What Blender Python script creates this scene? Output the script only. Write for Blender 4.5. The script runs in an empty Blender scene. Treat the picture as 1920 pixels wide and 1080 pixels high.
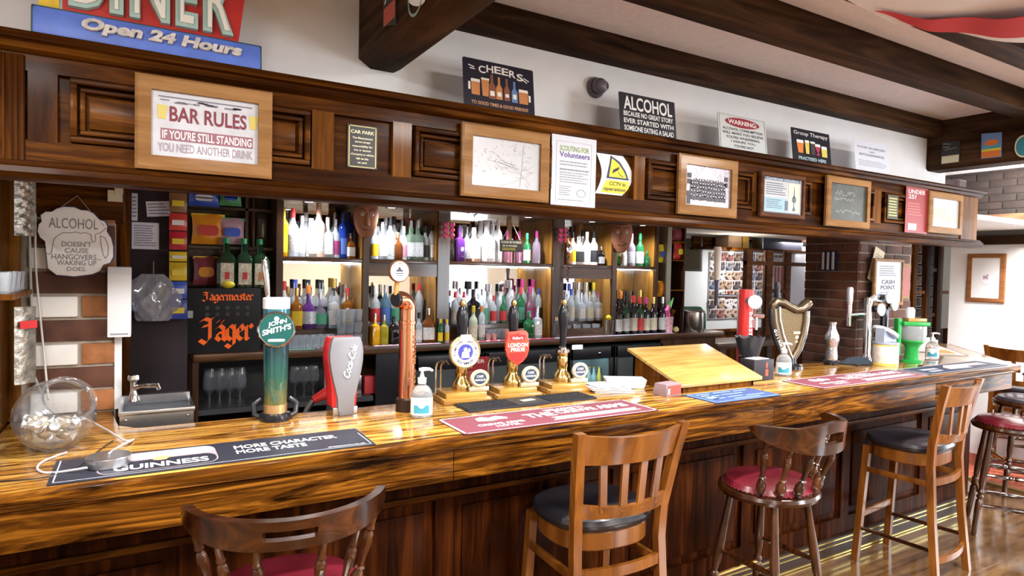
import bpy, bmesh, math, random
from mathutils import Vector, Matrix, Euler
random.seed(7)
S = bpy.context.scene
COL = S.collection
PI = math.pi
# ---------------------------------------------------------------- camera (solved from the photograph's vanishing points)
F = 1193.0
AX = [Vector((0.86158996, 0.00340381, 0.50759349)), Vector((-0.50716004, -0.03608403, 0.86109618)), Vector((0.02124703, -0.99934296, -0.02936336))]
CAM = Vector((0, 0, 1.70))
cd = bpy.data.cameras.new('camera'); cam = bpy.data.objects.new('camera', cd); COL.objects.link(cam)
cd.sensor_width = 36; cd.lens = F / 1920 * 36; cd.clip_start = 0.05
m = Matrix.Identity(4)
for i in range(3):
    m[i][0] = AX[i][0]; m[i][1] = -AX[i][1]; m[i][2] = -AX[i][2]; m[i][3] = CAM[i]
cam.matrix_world = m
S.camera = cam
# ---------------------------------------------------------------- world, lights, exposure
w = bpy.data.worlds.new('world'); S.world = w; w.use_nodes = True
w.node_tree.nodes['Background'].inputs[0].default_value = (0.86, 0.93, 1, 1)
w.node_tree.nodes['Background'].inputs[1].default_value = 1.0
S.view_settings.view_transform = 'Standard'; S.view_settings.look = 'None'
S.view_settings.exposure = 0.28; S.view_settings.gamma = 1; S.view_settings.use_curve_mapping = False
S.cycles.caustics_reflective = False; S.cycles.caustics_refractive = False
S.cycles.max_bounces = 12; S.cycles.transmission_bounces = 8; S.cycles.transparent_max_bounces = 24; S.cycles.glossy_bounces = 4; S.cycles.diffuse_bounces = 3
S.cycles.sample_clamp_indirect = 4.0
def light(name, kind, loc, energy, col=(1, 1, 1), size=0.3, rot=(0, 0, 0), sy=None, spot=None, blend=0.6):
    d = bpy.data.lights.new(name, kind); o = bpy.data.objects.new(name, d); COL.objects.link(o)
    o.location = loc; o.rotation_euler = rot; d.energy = energy; d.color = col
    if kind == 'AREA':
        d.size = size
        if sy: d.shape = 'RECTANGLE'; d.size_y = sy
    else:
        d.shadow_soft_size = size
    if spot: d.spot_size = spot; d.spot_blend = blend
    return o
WARM = (1, 0.86, 0.70); COOL = (0.88, 0.94, 1.0)
# ceiling lamps of the drinkers' side of the room
for x, y in ((-0.6, 0.3), (1.6, 0.2), (3.8, 0.4), (0.6, -1.6), (3.0, -1.6)):
    light('room_lamp', 'AREA', (x, y, 2.60), 75, (1, 0.96, 0.92), 0.5)
# daylight from the windows behind the drinkers and at the far end of the room
light('window_daylight', 'AREA', (5.3, -3.1, 1.5), 110, COOL, 1.5, (PI/2, 0, 0), 1.2)
light('window_daylight', 'AREA', (6.85, 1.1, 1.35), 60, COOL, 1.8, (0, PI/2, 0), 1.7)
# downlights in the canopy soffit and over the back bar
SOFFIT = [(x, 2.225) for x in (-0.12, 0.5, 0.98, 1.55, 2.15, 2.8, 3.4, 4.05)]
for x, y in SOFFIT:
    light('soffit_downlight', 'SPOT', (x, y, 1.922), 25, (1, 0.97, 0.92), 0.03, spot=2.5, blend=0.9)
BACKLIT = [(0.86, 3.80), (1.36, 3.80), (1.92, 3.80), (2.36, 3.80), (2.92, 3.80), (3.42, 3.80)]
for x, y in BACKLIT:
    light('back_bar_light', 'SPOT', (x, y, 2.052), 13, (0.97, 0.98, 1), 0.03, (0.10, 0, 0), spot=2.6, blend=0.8)
light('back_room_light', 'AREA', (7.4, 5.5, 2.12), 62, (1, 0.97, 0.92), 0.7)
light('end_wall_fill', 'AREA', (6.2, 2.2, 2.5), 120, (1, 0.98, 0.95), 0.4, (0, -.95, 0))  # added fill lamp without a fitting, aimed to brighten the end wall
# ---------------------------------------------------------------- helpers
def ray(px, py):
    c = Vector((px - 960, py - 540, F)); return Vector((AX[0].dot(c), AX[1].dot(c), AX[2].dot(c)))
def onY(px, py, Y):
    r = ray(px, py); return CAM + r * (Y / r.y)
def onX(px, py, X):
    r = ray(px, py); return CAM + r * (X / r.x)
def onZ(px, py, Z):
    r = ray(px, py); return CAM + r * ((Z - 1.70) / r.z)
def X_at(px, Y, py=540): return onY(px, py, Y).x

MATS = {}
def mat(name, col, rough=0.5, metal=0.0, trans=0.0, emit=0.0, coat=0.0, ior=1.45, alpha=1.0, noise=0.0, nscale=20, bump=0.0):
    if name in MATS: return MATS[name]
    M = bpy.data.materials.new(name); M.use_nodes = True; nt = M.node_tree; b = nt.nodes['Principled BSDF']
    c = (*col, 1)
    b.inputs['Base Color'].default_value = c; b.inputs['Roughness'].default_value = rough; b.inputs['Metallic'].default_value = metal
    b.inputs['Transmission Weight'].default_value = trans; b.inputs['IOR'].default_value = ior; b.inputs['Coat Weight'].default_value = coat
    b.inputs['Alpha'].default_value = alpha
    if emit: b.inputs['Emission Color'].default_value = c; b.inputs['Emission Strength'].default_value = emit
    if noise or bump:
        tc = nt.nodes.new('ShaderNodeTexCoord'); n = nt.nodes.new('ShaderNodeTexNoise'); n.inputs['Scale'].default_value = nscale; n.inputs['Detail'].default_value = 5
        nt.links.new(tc.outputs['Object'], n.inputs['Vector'])
        if noise:
            r = nt.nodes.new('ShaderNodeValToRGB'); r.color_ramp.elements[0].position = 0.3; r.color_ramp.elements[1].position = 0.7
            r.color_ramp.elements[0].color = tuple(v * (1 - noise) for v in col) + (1,); r.color_ramp.elements[1].color = tuple(min(1, v * (1 + noise * 0.6)) for v in col) + (1,)
            nt.links.new(n.outputs['Fac'], r.inputs['Fac']); nt.links.new(r.outputs['Color'], b.inputs['Base Color'])
        if bump:
            bp = nt.nodes.new('ShaderNodeBump'); bp.inputs['Strength'].default_value = bump; bp.inputs['Distance'].default_value = 0.01
            nt.links.new(n.outputs['Fac'], bp.inputs['Height']); nt.links.new(bp.outputs['Normal'], b.inputs['Normal'])
    MATS[name] = M; return M
def wood(name, dark, mid, lite, along='X', scale=1.0, rough=0.35, coat=0.3, stops=(0.3, 0.5, 0.7), dist=1.2, plank=0.0):
    if name in MATS: return MATS[name]
    M = bpy.data.materials.new(name); M.use_nodes = True; nt = M.node_tree; b = nt.nodes['Principled BSDF']; L = nt.links.new
    tc = nt.nodes.new('ShaderNodeTexCoord'); mp = nt.nodes.new('ShaderNodeMapping')
    s = {'X': (0.7, 9, 9), 'Y': (9, 0.7, 9), 'Z': (9, 9, 0.7)}[along]
    mp.inputs['Scale'].default_value = tuple(v * scale for v in s)
    L(tc.outputs['Object'], mp.inputs['Vector'])
    n = nt.nodes.new('ShaderNodeTexNoise'); n.inputs['Scale'].default_value = 1.6; n.inputs['Detail'].default_value = 7; n.inputs['Roughness'].default_value = 0.62; n.inputs['Distortion'].default_value = dist
    L(mp.outputs['Vector'], n.inputs['Vector'])
    r = nt.nodes.new('ShaderNodeValToRGB'); e = r.color_ramp.elements; e[0].position = stops[0]; e[0].color = (*dark, 1); e[1].position = stops[2]; e[1].color = (*lite, 1)
    k = e.new(stops[1]); k.color = (*mid, 1)
    L(n.outputs['Fac'], r.inputs['Fac'])
    n2 = nt.nodes.new('ShaderNodeTexNoise'); n2.inputs['Scale'].default_value = 2.2; n2.inputs['Detail'].default_value = 3
    L(tc.outputs['Object'], n2.inputs['Vector'])
    mx = nt.nodes.new('ShaderNodeMixRGB'); mx.blend_type = 'MULTIPLY'; mx.inputs['Fac'].default_value = 0.55
    r2 = nt.nodes.new('ShaderNodeValToRGB'); r2.color_ramp.elements[0].position = 0.35; r2.color_ramp.elements[0].color = (0.45, 0.4, 0.36, 1); r2.color_ramp.elements[1].position = 0.65; r2.color_ramp.elements[1].color = (1, 1, 1, 1)
    L(n2.outputs['Fac'], r2.inputs['Fac']); L(r.outputs['Color'], mx.inputs['Color1']); L(r2.outputs['Color'], mx.inputs['Color2'])
    out = mx.outputs['Color']
    L(out, b.inputs['Base Color'])
    b.inputs['Roughness'].default_value = rough; b.inputs['Coat Weight'].default_value = coat; b.inputs['Coat Roughness'].default_value = 0.12
    b.inputs['Specular IOR Level'].default_value = 0.035 if coat < .2 else 0.4
    bp = nt.nodes.new('ShaderNodeBump'); bp.inputs['Strength'].default_value = 0.12; bp.inputs['Distance'].default_value = 0.004
    L(n.outputs['Fac'], bp.inputs['Height']); L(bp.outputs['Normal'], b.inputs['Normal'])
    MATS[name] = M; return M

class MB:
    def __init__(s): s.bm = bmesh.new()
    def face(s, pts):
        try: return s.bm.faces.new([s.bm.verts.new(p) for p in pts])
        except ValueError: return None
    def box(s, x0, x1, y0, y1, z0, z1, M=None, bev=0.0):
        t = bmesh.new()
        vs = [t.verts.new((x, y, z)) for x in (x0, x1) for y in (y0, y1) for z in (z0, z1)]
        for f in ((0, 1, 3, 2), (4, 6, 7, 5), (0, 4, 5, 1), (2, 3, 7, 6), (0, 2, 6, 4), (1, 5, 7, 3)): t.faces.new([vs[i] for i in f])
        if bev: bmesh.ops.bevel(t, geom=list(t.edges), offset=bev, segments=2, affect='EDGES', profile=0.6)
        s._add(t, M); return s
    def _add(s, t, M=None):
        if M is not None: t.transform(M)
        mp = {}
        for v in t.verts: mp[v] = s.bm.verts.new(v.co)
        for f in t.faces:
            try: s.bm.faces.new([mp[v] for v in f.verts])
            except ValueError: pass
        t.free()
    def cb(s, c, size, M=None, bev=0.0):
        return s.box(c[0]-size[0]/2, c[0]+size[0]/2, c[1]-size[1]/2, c[1]+size[1]/2, c[2]-size[2]/2, c[2]+size[2]/2, M, bev)
    def lathe(s, prof, c=(0, 0, 0), seg=16, M=None, sx=1.0, sy=1.0, n=None):
        t = bmesh.new(); rings = []
        for r, z in prof:
            if r < 1e-6: rings.append([t.verts.new((0, 0, z))])
            else:
                ring = []
                for i in range(seg):
                    a = 2*PI*i/seg; ca, sa = math.cos(a), math.sin(a)
                    if n: k = (abs(ca)**n + abs(sa)**n) ** (-1/n)
                    else: k = 1
                    ring.append(t.verts.new((r*ca*sx*k, r*sa*sy*k, z)))
                rings.append(ring)
        for a, b in zip(rings, rings[1:]):
            if len(a) == 1 and len(b) == 1: continue
            for i in range(seg):
                j = (i+1) % seg
                if len(a) == 1: t.faces.new((a[0], b[j], b[i]))
                elif len(b) == 1: t.faces.new((a[i], a[j], b[0]))
                else: t.faces.new((a[i], a[j], b[j], b[i]))
        MM = Matrix.Translation(c)
        if M is not None: MM = MM @ M
        s._add(t, MM); return s
    def rod(s, p0, p1, r0, r1=None, seg=10):
        p0, p1 = Vector(p0), Vector(p1); d = p1-p0; L = d.length
        if r1 is None: r1 = r0
        q = d.to_track_quat('Z', 'Y').to_matrix().to_4x4()
        return s.lathe([(0, 0), (r0, 0), (r1, L), (0, L)], p0, seg, q)
    def turned(s, p0, p1, prof, seg=10):
        p0, p1 = Vector(p0), Vector(p1); d = p1-p0; L = d.length
        q = d.to_track_quat('Z', 'Y').to_matrix().to_4x4()
        return s.lathe([(0, 0)] + [(r, t*L) for r, t in prof] + [(0, L)], p0, seg, q)
    def tube(s, pts, r, seg=8, cap=True, closed=False, flat=None):
        pts = [Vector(p) for p in pts]; n = len(pts); rings = []; up = None
        for i, p in enumerate(pts):
            if closed: d = pts[(i+1) % n] - pts[i-1]
            else: d = pts[min(i+1, n-1)] - pts[max(i-1, 0)]
            d.normalize()
            if up is None:
                up = Vector((0, 0, 1)) if abs(d.z) < 0.9 else Vector((1, 0, 0))
            a = d.cross(up); a.normalize(); b = a.cross(d); b.normalize(); up = b
            rr = r[i] if isinstance(r, (list, tuple)) else r
            ra, rb = (rr, rr) if flat is None else (rr*flat[0], rr*flat[1])
            rings.append([s.bm.verts.new(p + a*ra*math.cos(2*PI*k/seg) + b*rb*math.sin(2*PI*k/seg)) for k in range(seg)])
        pairs = list(zip(rings, rings[1:])) + ([(rings[-1], rings[0])] if closed else [])
        for A, B in pairs:
            for k in range(seg):
                j = (k+1) % seg; s.bm.faces.new((A[k], A[j], B[j], B[k]))
        if cap and not closed:
            s.bm.faces.new(rings[0][::-1]); s.bm.faces.new(rings[-1])
        return s
    def prism(s, poly, a0, a1, plane='xz', M=None, bev=0.0):
        t = bmesh.new()
        def P(u, v, a): return (u, a, v) if plane == 'xz' else ((u, v, a) if plane == 'xy' else (a, u, v))
        A = [t.verts.new(P(u, v, a0)) for u, v in poly]; B = [t.verts.new(P(u, v, a1)) for u, v in poly]
        t.faces.new(A); t.faces.new(B[::-1]); n = len(poly)
        for i in range(n):
            j = (i+1) % n; t.faces.new((A[i], B[i], B[j], A[j]))
        if bev: bmesh.ops.bevel(t, geom=list(t.edges), offset=bev, segments=2, affect='EDGES', profile=0.6)
        s._add(t, M); return s
    def ball(s, c, r, seg=14, sc=(1, 1, 1)):
        k = seg//2
        return s.lathe([(r*math.sin(PI*i/k), -r*math.cos(PI*i/k)) for i in range(k+1)], c, seg, Matrix.Diagonal((*sc, 1)))
    def poly(s, pts, y=0.0):                       # flat print in the xz plane
        s.face([(p[0], y, p[1]) for p in pts]); return s
    def disc(s, u, v, r, y=0.0, seg=24, rv=None):
        rv = rv or r
        return s.poly([(u + r*math.cos(2*PI*i/seg), v + rv*math.sin(2*PI*i/seg)) for i in range(seg)], y)
    def annulus(s, u, v, r0, r1, y=0.0, seg=32, k=1.0):
        for i in range(seg):
            a, b = 2*PI*i/seg, 2*PI*(i+1)/seg
            s.poly([(u+r0*math.cos(a), v+r0*k*math.sin(a)), (u+r1*math.cos(a), v+r1*k*math.sin(a)), (u+r1*math.cos(b), v+r1*k*math.sin(b)), (u+r0*math.cos(b), v+r0*k*math.sin(b))], y)
        return s
    def cells(s, na, nb, fn, skip=lambda i, j: False, thick=None):
        """shell of na x nb cells: fn(i, j, side) -> point; walls close every open side"""
        V = {}
        def g(i, j, k):
            if (i, j, k) not in V: V[(i, j, k)] = s.bm.verts.new(fn(i, j, k))
            return V[(i, j, k)]
        ok = lambda i, j: 0 <= i < na and 0 <= j < nb and not skip(i, j)
        for i in range(na):
            for j in range(nb):
                if not ok(i, j): continue
                q = [(i, j), (i+1, j), (i+1, j+1), (i, j+1)]
                s.bm.faces.new([g(a, b, 0) for a, b in q]); s.bm.faces.new([g(a, b, 1) for a, b in q[::-1]])
                for (di, dj), (p, r) in (((0, -1), (0, 1)), ((1, 0), (1, 2)), ((0, 1), (2, 3)), ((-1, 0), (3, 0))):
                    if not ok(i+di, j+dj):
                        a, b = q[p], q[r]
                        s.bm.faces.new((g(*b, 0), g(*a, 0), g(*a, 1), g(*b, 1)))
        return s
    def mesh(s, name, sharp=0.6):
        me = bpy.data.meshes.new(name)
        bmesh.ops.recalc_face_normals(s.bm, faces=list(s.bm.faces))
        s.bm.to_mesh(me); s.bm.free()
        if sharp:
            for p in me.polygons: p.use_smooth = True
            me.set_sharp_from_angle(angle=sharp)
        return me
    def build(s, name, m, parent=None, loc=None, rot=None, sharp=0.6):
        me = s.mesh(name, sharp)
        me.materials.append(m)
        o = bpy.data.objects.new(name, me); COL.objects.link(o)
        if parent is not None: o.parent = parent
        if loc is not None: o.location = loc
        if rot is not None: o.rotation_euler = rot
        return o
def tag(o, label, cat, group=None, kind=None):
    o['label'] = label; o['category'] = cat
    if group: o['group'] = group
    if kind: o['kind'] = kind
    return o
def thing(name, label, cat, loc=(0, 0, 0), rot=(0, 0, 0), group=None):
    o = bpy.data.objects.new(name, None); COL.objects.link(o); o.empty_display_size = 0.1
    o.location = loc; o.rotation_euler = rot if hasattr(rot, '__len__') else (0, 0, rot)
    return tag(o, label, cat, group)
def struct(name, mb, m, label=None, parent=None):
    o = mb.build(name, m, parent)
    if parent is None:
        o['kind'] = 'structure'
        if label: o['label'] = label
    return o
def dup(root, loc, rot, label, group=None, mats=None):
    r = root.copy(); COL.objects.link(r); r.location = loc; r.rotation_euler = rot if hasattr(rot, '__len__') else (0, 0, rot)
    r['label'] = label
    if group: r['group'] = group
    for ch in root.children:
        c = ch.copy(); COL.objects.link(c); c.parent = r
        for g in ch.children:
            d = g.copy(); COL.objects.link(d); d.parent = c
    return r
def setmat(o, m):
    o.material_slots[0].link = 'OBJECT'; o.material_slots[0].material = m
# ---- lettering: flat print or raised letters in a board's own xz plane
_fc = {}
def glyphs(text, bold=0.0, ext=0.0, spacing=1.0):
    k = (text, bold, ext, spacing)
    if k not in _fc:
        c = bpy.data.curves.new('t', 'FONT'); c.body = text; c.offset = bold; c.extrude = ext; c.resolution_u = 3; c.space_character = spacing
        o = bpy.data.objects.new('t', c); COL.objects.link(o)
        dg = bpy.context.evaluated_depsgraph_get(); me = bpy.data.meshes.new_from_object(o.evaluated_get(dg))
        vs = [v.co.copy() for v in me.vertices]; fs = [tuple(p.vertices) for p in me.polygons]
        bpy.data.objects.remove(o); bpy.data.curves.remove(c); bpy.data.meshes.remove(me)
        _fc[k] = (vs, fs)
    return _fc[k]
def put_text(mb, text, x0, x1, z0, z1, y=0.0, bold=0.02, shear=0.0, slope=0.0, ext=0.0, M=None):
    vs, fs = glyphs(text, bold, ext)
    if not vs: return
    a0, a1 = min(v.x for v in vs), max(v.x for v in vs); b0, b1 = min(v.y for v in vs), max(v.y for v in vs)
    sx = (x1-x0)/max(1e-6, a1-a0); sz = (z1-z0)/max(1e-6, b1-b0); out = []
    for v in vs:
        u = x0 + (v.x-a0)*sx; q = z0 + (v.y-b0)*sz
        p = Vector((u + shear*(q-z0), y - v.z, q + slope*(u-x0)))
        if M is not None: p = M @ p
        out.append(mb.bm.verts.new(p))
    for f in fs:
        try: mb.bm.faces.new([out[i] for i in f])
        except ValueError: pass
def put_char(mb, ch, cx_, cz, size, y=0.0, bold=.02, ext=0.0, M=None):
    vs, fs = glyphs(ch, bold, ext)
    if not vs: return
    k = size/.72; mid = (min(v.x for v in vs)+max(v.x for v in vs))/2; out = []
    for v in vs:
        p = Vector((cx_+(v.x-mid)*k, y - v.z, cz-size/2+v.y*k))
        out.append(mb.bm.verts.new(M @ p if M is not None else p))
    for f in fs:
        try: mb.bm.faces.new([out[i] for i in f])
        except ValueError: pass
def uvtext(parent, wd, h, y, items, m, name='lettering'):
    """items: (text, u0, u1, v0, v1 [, shear [, slope]]) in fractions of a board centred on x, standing on z=0"""
    mb = MB()
    for it in items:
        t, u0, u1, v0, v1 = it[:5]
        put_text(mb, t, (u0-.5)*wd, (u1-.5)*wd, v0*h, v1*h, y, shear=it[5] if len(it) > 5 else 0, slope=it[6] if len(it) > 6 else 0)
    return mb.build(name, m, parent, sharp=0)
def uvrects(parent, wd, h, y, items, m, name='print'):
    mb = MB()
    for u0, u1, v0, v1 in items:
        mb.poly([((u0-.5)*wd, v0*h), ((u1-.5)*wd, v0*h), ((u1-.5)*wd, v1*h), ((u0-.5)*wd, v1*h)], y)
    return mb.build(name, m, parent, sharp=0)
def textlines(u0, u1, v1, v0, n, thick=0.35, jag=0.25):
    out = []; st = (v1-v0)/n
    for i in range(n):
        v = v1 - st*(i+0.5); u = u0; e = u1 - random.random()*jag*(u1-u0)
        while u < e:
            w_ = random.uniform(0.03, 0.09)*(u1-u0)*1.4; out.append((u, min(e, u+w_), v-st*thick/2, v+st*thick/2)); u += w_ + 0.015*(u1-u0)
    return out
# ---------------------------------------------------------------- materials
W_DARK = wood('dark oak stain', (0.009, 0.0022, 0.0005), (0.058, 0.0175, 0.0025), (0.20, 0.070, 0.0085), 'X', 1, 0.34, 0.02)
W_DARKZ = wood('dark oak stain upright', (0.010, 0.0025, 0.0005), (0.070, 0.021, 0.0028), (0.23, 0.080, 0.010), 'Z', 1, 0.34, 0.02)
W_PANEL = wood('bar panel mahogany', (0.006, 0.0013, 0.0005), (0.034, 0.0080, 0.0017), (0.10, 0.026, 0.0045), 'Z', 1, 0.36, 0.012)
W_HONEY = wood('honey oak strip', (0.05, 0.015, 0.002), (0.16, 0.057, 0.008), (0.30, 0.12, 0.02), 'Z', 1.2, 0.4, 0.1)
W_BAR = wood('burnt pine counter', (0.030, 0.010, 0.002), (0.40, 0.16, 0.020), (0.80, 0.47, 0.11), 'X', 2.1, 0.15, 0.9, (0.37, 0.48, 0.60), 1.3)
W_FASCIA = wood('burnt pine fascia', (0.010, 0.003, 0.0006), (0.115, 0.038, 0.004), (0.40, 0.155, 0.016), 'X', 1.3, 0.34, 0.05, (0.36, 0.50, 0.66), 2.4)
W_BEAM = wood('old beam', (0.010, 0.005, 0.003), (0.045, 0.022, 0.011), (0.11, 0.055, 0.026), 'X', 0.8, 0.6, 0.0)
W_BEAMY = wood('old beam crosswise', (0.010, 0.005, 0.003), (0.05, 0.026, 0.014), (0.12, 0.065, 0.034), 'Y', 0.8, 0.6, 0.0)
W_STOOL = wood('orange beech stool', (0.11, 0.032, 0.005), (0.24, 0.080, 0.011), (0.36, 0.135, 0.022), 'Z', 0.8, 0.3, 0.4)
W_CAPT = wood('dark turned stool wood', (0.007, 0.002, 0.001), (0.045, 0.012, 0.003), (0.11, 0.034, 0.007), 'X', 0.9, 0.22, 0.5)
W_FRAME = wood('pale oak frame', (0.26, 0.125, 0.042), (0.36, 0.19, 0.075), (0.46, 0.26, 0.11), 'X', 1.5, 0.45, 0.1)
W_FRAMED = wood('brown frame', (0.07, 0.028, 0.014), (0.13, 0.055, 0.026), (0.19, 0.085, 0.04), 'X', 1.5, 0.4, 0.1)
W_BACK = wood('back bar wood', (0.025, 0.009, 0.003), (0.085, 0.034, 0.012), (0.17, 0.075, 0.028), 'X', 1, 0.35, 0.3)
W_BACKZ = wood('back bar post wood', (0.02, 0.007, 0.003), (0.06, 0.023, 0.009), (0.12, 0.05, 0.02), 'Z', 1, 0.35, 0.3)
W_AMBER = wood('amber veneer', (0.22, 0.09, 0.015), (0.40, 0.19, 0.03), (0.55, 0.30, 0.06), 'Z', 0.8, 0.3, 0.4)
W_BOX = wood('yellow pine lid', (0.42, 0.22, 0.05), (0.66, 0.42, 0.12), (0.80, 0.58, 0.22), 'X', 1.1, 0.25, 0.5)
PLASTER = mat('white plaster', (0.92, 0.92, 0.93), 0.8, noise=0.04, nscale=6, bump=0.15)
CEIL = mat('ceiling plaster', (0.82, 0.76, 0.78), 0.9, noise=0.05, nscale=40, bump=0.2)
BLACK = mat('black paint', (0.012, 0.012, 0.015), 0.4); WHITE = mat('white print', (0.85, 0.85, 0.85), 0.5)
PAPER = mat('paper', (0.66, 0.69, 0.78), 0.6); INK = mat('ink', (0.03, 0.03, 0.05), 0.6); GREYINK = mat('grey ink', (0.25, 0.26, 0.30), 0.6)
CHROME = mat('chrome', (0.82, 0.84, 0.88), 0.10, 1.0); STEEL = mat('brushed steel', (0.62, 0.64, 0.68), 0.28, 1.0, noise=0.06, nscale=60)
BRASS = mat('brass', (0.80, 0.56, 0.20), 0.18, 1.0); COPPER = mat('copper', (0.78, 0.36, 0.20), 0.16, 1.0)
def thin(name, tint, body=0.10, refl=0.5, bcol=(0.9, 0.93, 1.0)):
    M = bpy.data.materials.new(name); M.use_nodes = True; nt = M.node_tree; L = nt.links.new; nt.nodes.remove(nt.nodes['Principled BSDF']); out = nt.nodes['Material Output']
    t = nt.nodes.new('ShaderNodeBsdfTransparent'); t.inputs[0].default_value = (*tint, 1)
    g = nt.nodes.new('ShaderNodeBsdfGlossy'); g.inputs['Roughness'].default_value = .04
    d = nt.nodes.new('ShaderNodeBsdfDiffuse'); d.inputs[0].default_value = (*bcol, 1)
    lw = nt.nodes.new('ShaderNodeLayerWeight'); lw.inputs['Blend'].default_value = .5; pw = nt.nodes.new('ShaderNodeMath'); pw.operation = 'POWER'; pw.inputs[1].default_value = 2.6; ma = nt.nodes.new('ShaderNodeMath'); ma.operation = 'MULTIPLY_ADD'; ma.inputs[1].default_value = refl; ma.inputs[2].default_value = .05; L(lw.outputs['Facing'], pw.inputs[0]); L(pw.outputs[0], ma.inputs[0])
    m1 = nt.nodes.new('ShaderNodeMixShader'); m1.inputs[0].default_value = body; L(t.outputs[0], m1.inputs[1]); L(d.outputs[0], m1.inputs[2])
    m2 = nt.nodes.new('ShaderNodeMixShader'); L(ma.outputs[0], m2.inputs[0]); L(m1.outputs[0], m2.inputs[1]); L(g.outputs[0], m2.inputs[2]); L(m2.outputs[0], out.inputs[0])
    MATS[name] = M; return M
GLASS = thin('clear glass', (0.95, 0.965, 0.98), .03, .75); GLASSB = thin('brightened clear glass', (0.84, 0.88, 0.92), .42, .8, (.86, .92, 1)); TUMB = thin('tumbler glass', (0.88, 0.92, 0.95), .20, .9)  # pale diffuse mixed into bottle and tumbler glass, brightness put into the colour
RUBBER = mat('black rubber', (0.02, 0.022, 0.03), 0.55); PLASTIC_W = mat('white plastic', (0.80, 0.82, 0.86), 0.35)
BLK_PL = mat('black plastic', (0.012, 0.012, 0.016), 0.22); RED = mat('red enamel', (0.62, 0.03, 0.03), 0.3)
MIRROR = mat('mirror glass', (0.92, 0.93, 0.94), 0.02, 1.0)
NAVY = mat('navy print', (0.02, 0.035, 0.10), 0.5); MAROON = mat('maroon print', (0.20, 0.03, 0.05), 0.55)
YELLOW = mat('yellow print', (0.85, 0.70, 0.03), 0.5); GREEN = mat('green print', (0.05, 0.35, 0.10), 0.45)
CREAM = mat('cream print', (0.80, 0.74, 0.52), 0.5); ORANGE = mat('orange print', (0.75, 0.22, 0.04), 0.5)
LAMP = mat('lamp glow', (1, 0.97, 0.92), 0.5, emit=14)
# ================================================================ THE SETTING
ZC = 2.74
def brickmat():
    M = bpy.data.materials.new('brown brick'); M.use_nodes = True; nt = M.node_tree; b = nt.nodes['Principled BSDF']; L = nt.links.new
    tc = nt.nodes.new('ShaderNodeTexCoord'); n = nt.nodes.new('ShaderNodeTexNoise'); n.inputs['Scale'].default_value = 5; n.inputs['Detail'].default_value = 6
    L(tc.outputs['Object'], n.inputs['Vector']); r = nt.nodes.new('ShaderNodeValToRGB')
    r.color_ramp.elements[0].position = .35; r.color_ramp.elements[1].position = .68
    r.color_ramp.elements[0].color = (0.045, 0.018, 0.011, 1); r.color_ramp.elements[1].color = (0.15, 0.055, 0.03, 1)
    L(n.outputs['Fac'], r.inputs['Fac']); L(r.outputs['Color'], b.inputs['Base Color']); b.inputs['Roughness'].default_value = .8
    bp = nt.nodes.new('ShaderNodeBump'); bp.inputs['Strength'].default_value = .4; bp.inputs['Distance'].default_value = .006
    L(n.outputs['Fac'], bp.inputs['Height']); L(bp.outputs['Normal'], b.inputs['Normal']); return M
BRICK = brickmat(); BRICK_O = mat('orange brick', (0.36, 0.14, 0.05), .8, noise=.4, nscale=12, bump=.4)
MORTAR = mat('mortar', (0.36, 0.30, 0.24), .9, noise=.15, nscale=30); MORTAR_D = mat('dusty mortar', (0.30, 0.23, 0.18), .9, noise=.25, nscale=14)
BRICK_W = mat('white painted brick', (0.80, 0.78, 0.76), .6, noise=.05, nscale=10, bump=.2)
def bricks(mb, x0, x1, yf, z0, z1, course=.07, length=.215, joint=.009, depth=.012, off=0.0, face='y'):
    z = z0; k = 0
    while z < z1 - .01:
        x = x0 - (length+joint)*(.5 if k % 2 else 0) - off
        while x < x1:
            a, b = max(x, x0), min(x+length, x1)
            if b - a > .02:
                j = random.uniform(-.002, .002)
                if face == 'y': mb.box(a, b, yf-depth+j, yf+.01, z, min(z+course-joint, z1), bev=.003)
                else: mb.box(yf-depth+j, yf+.01, a, b, z, min(z+course-joint, z1), bev=.003)
            x += length + joint
        z += course; k += 1
# floor: varnished strip wood
struct('floor', MB().box(-3, 10.6, -3.2, 6.6, -.05, 0), wood('floor strip wood', (.06, .028, .010), (.20, .10, .035), (.30, .17, .07), 'X', 1.3, .10, 1.0))
cpm = mat('red patterned carpet', (.42, .10, .05), .95, noise=.55, nscale=55)
struct('floor_carpet', MB().box(6.15, 9, 1.2, 4.5, 0, .012), cpm)
struct('floor_carpet_trim', MB().box(6.09, 6.15, 1.2, 3.6, 0, .016), mat('brass strip', (.75, .6, .3), .3, 1))
struct('ceiling', MB().box(-3, 10.6, -3.2, 2.42, ZC, ZC+.06).box(4.7, 10.6, 2.42, 6.6, ZC, ZC+.06), CEIL)
struct('ceiling_bar', MB().box(-1.2, 10.6, 2.42, 6.6, 2.16, 2.2), mat('bar ceiling', (.72, .70, .68), .9))
wall_top = 2.24
struct('wall_back', MB().box(-3, 4.82, 2.30, 2.42, 2.16, ZC), PLASTER)
struct('wall_behind', MB().box(-3, 4.5, -3.3, -3.2, 0, ZC).box(6.1, 9, -3.3, -3.2, 0, ZC).box(4.5, 6.1, -3.3, -3.2, 0, .85).box(4.5, 6.1, -3.3, -3.2, 2.15, ZC), mat('cream wall', (.66, .56, .42), .85, noise=.04, nscale=6))
struct('window_1', MB().box(4.5, 6.1, -3.26, -3.24, .85, .9).box(4.5, 6.1, -3.26, -3.24, 2.1, 2.15).box(4.48, 4.54, -3.26, -3.22, .85, 2.15).box(5.27, 5.33, -3.26, -3.22, .85, 2.15).box(6.06, 6.12, -3.26, -3.22, .85, 2.15), W_DARKZ)
struct('wall_left', MB().box(-3.1, -3, -3.3, 6.6, 0, ZC), PLASTER)
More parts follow.
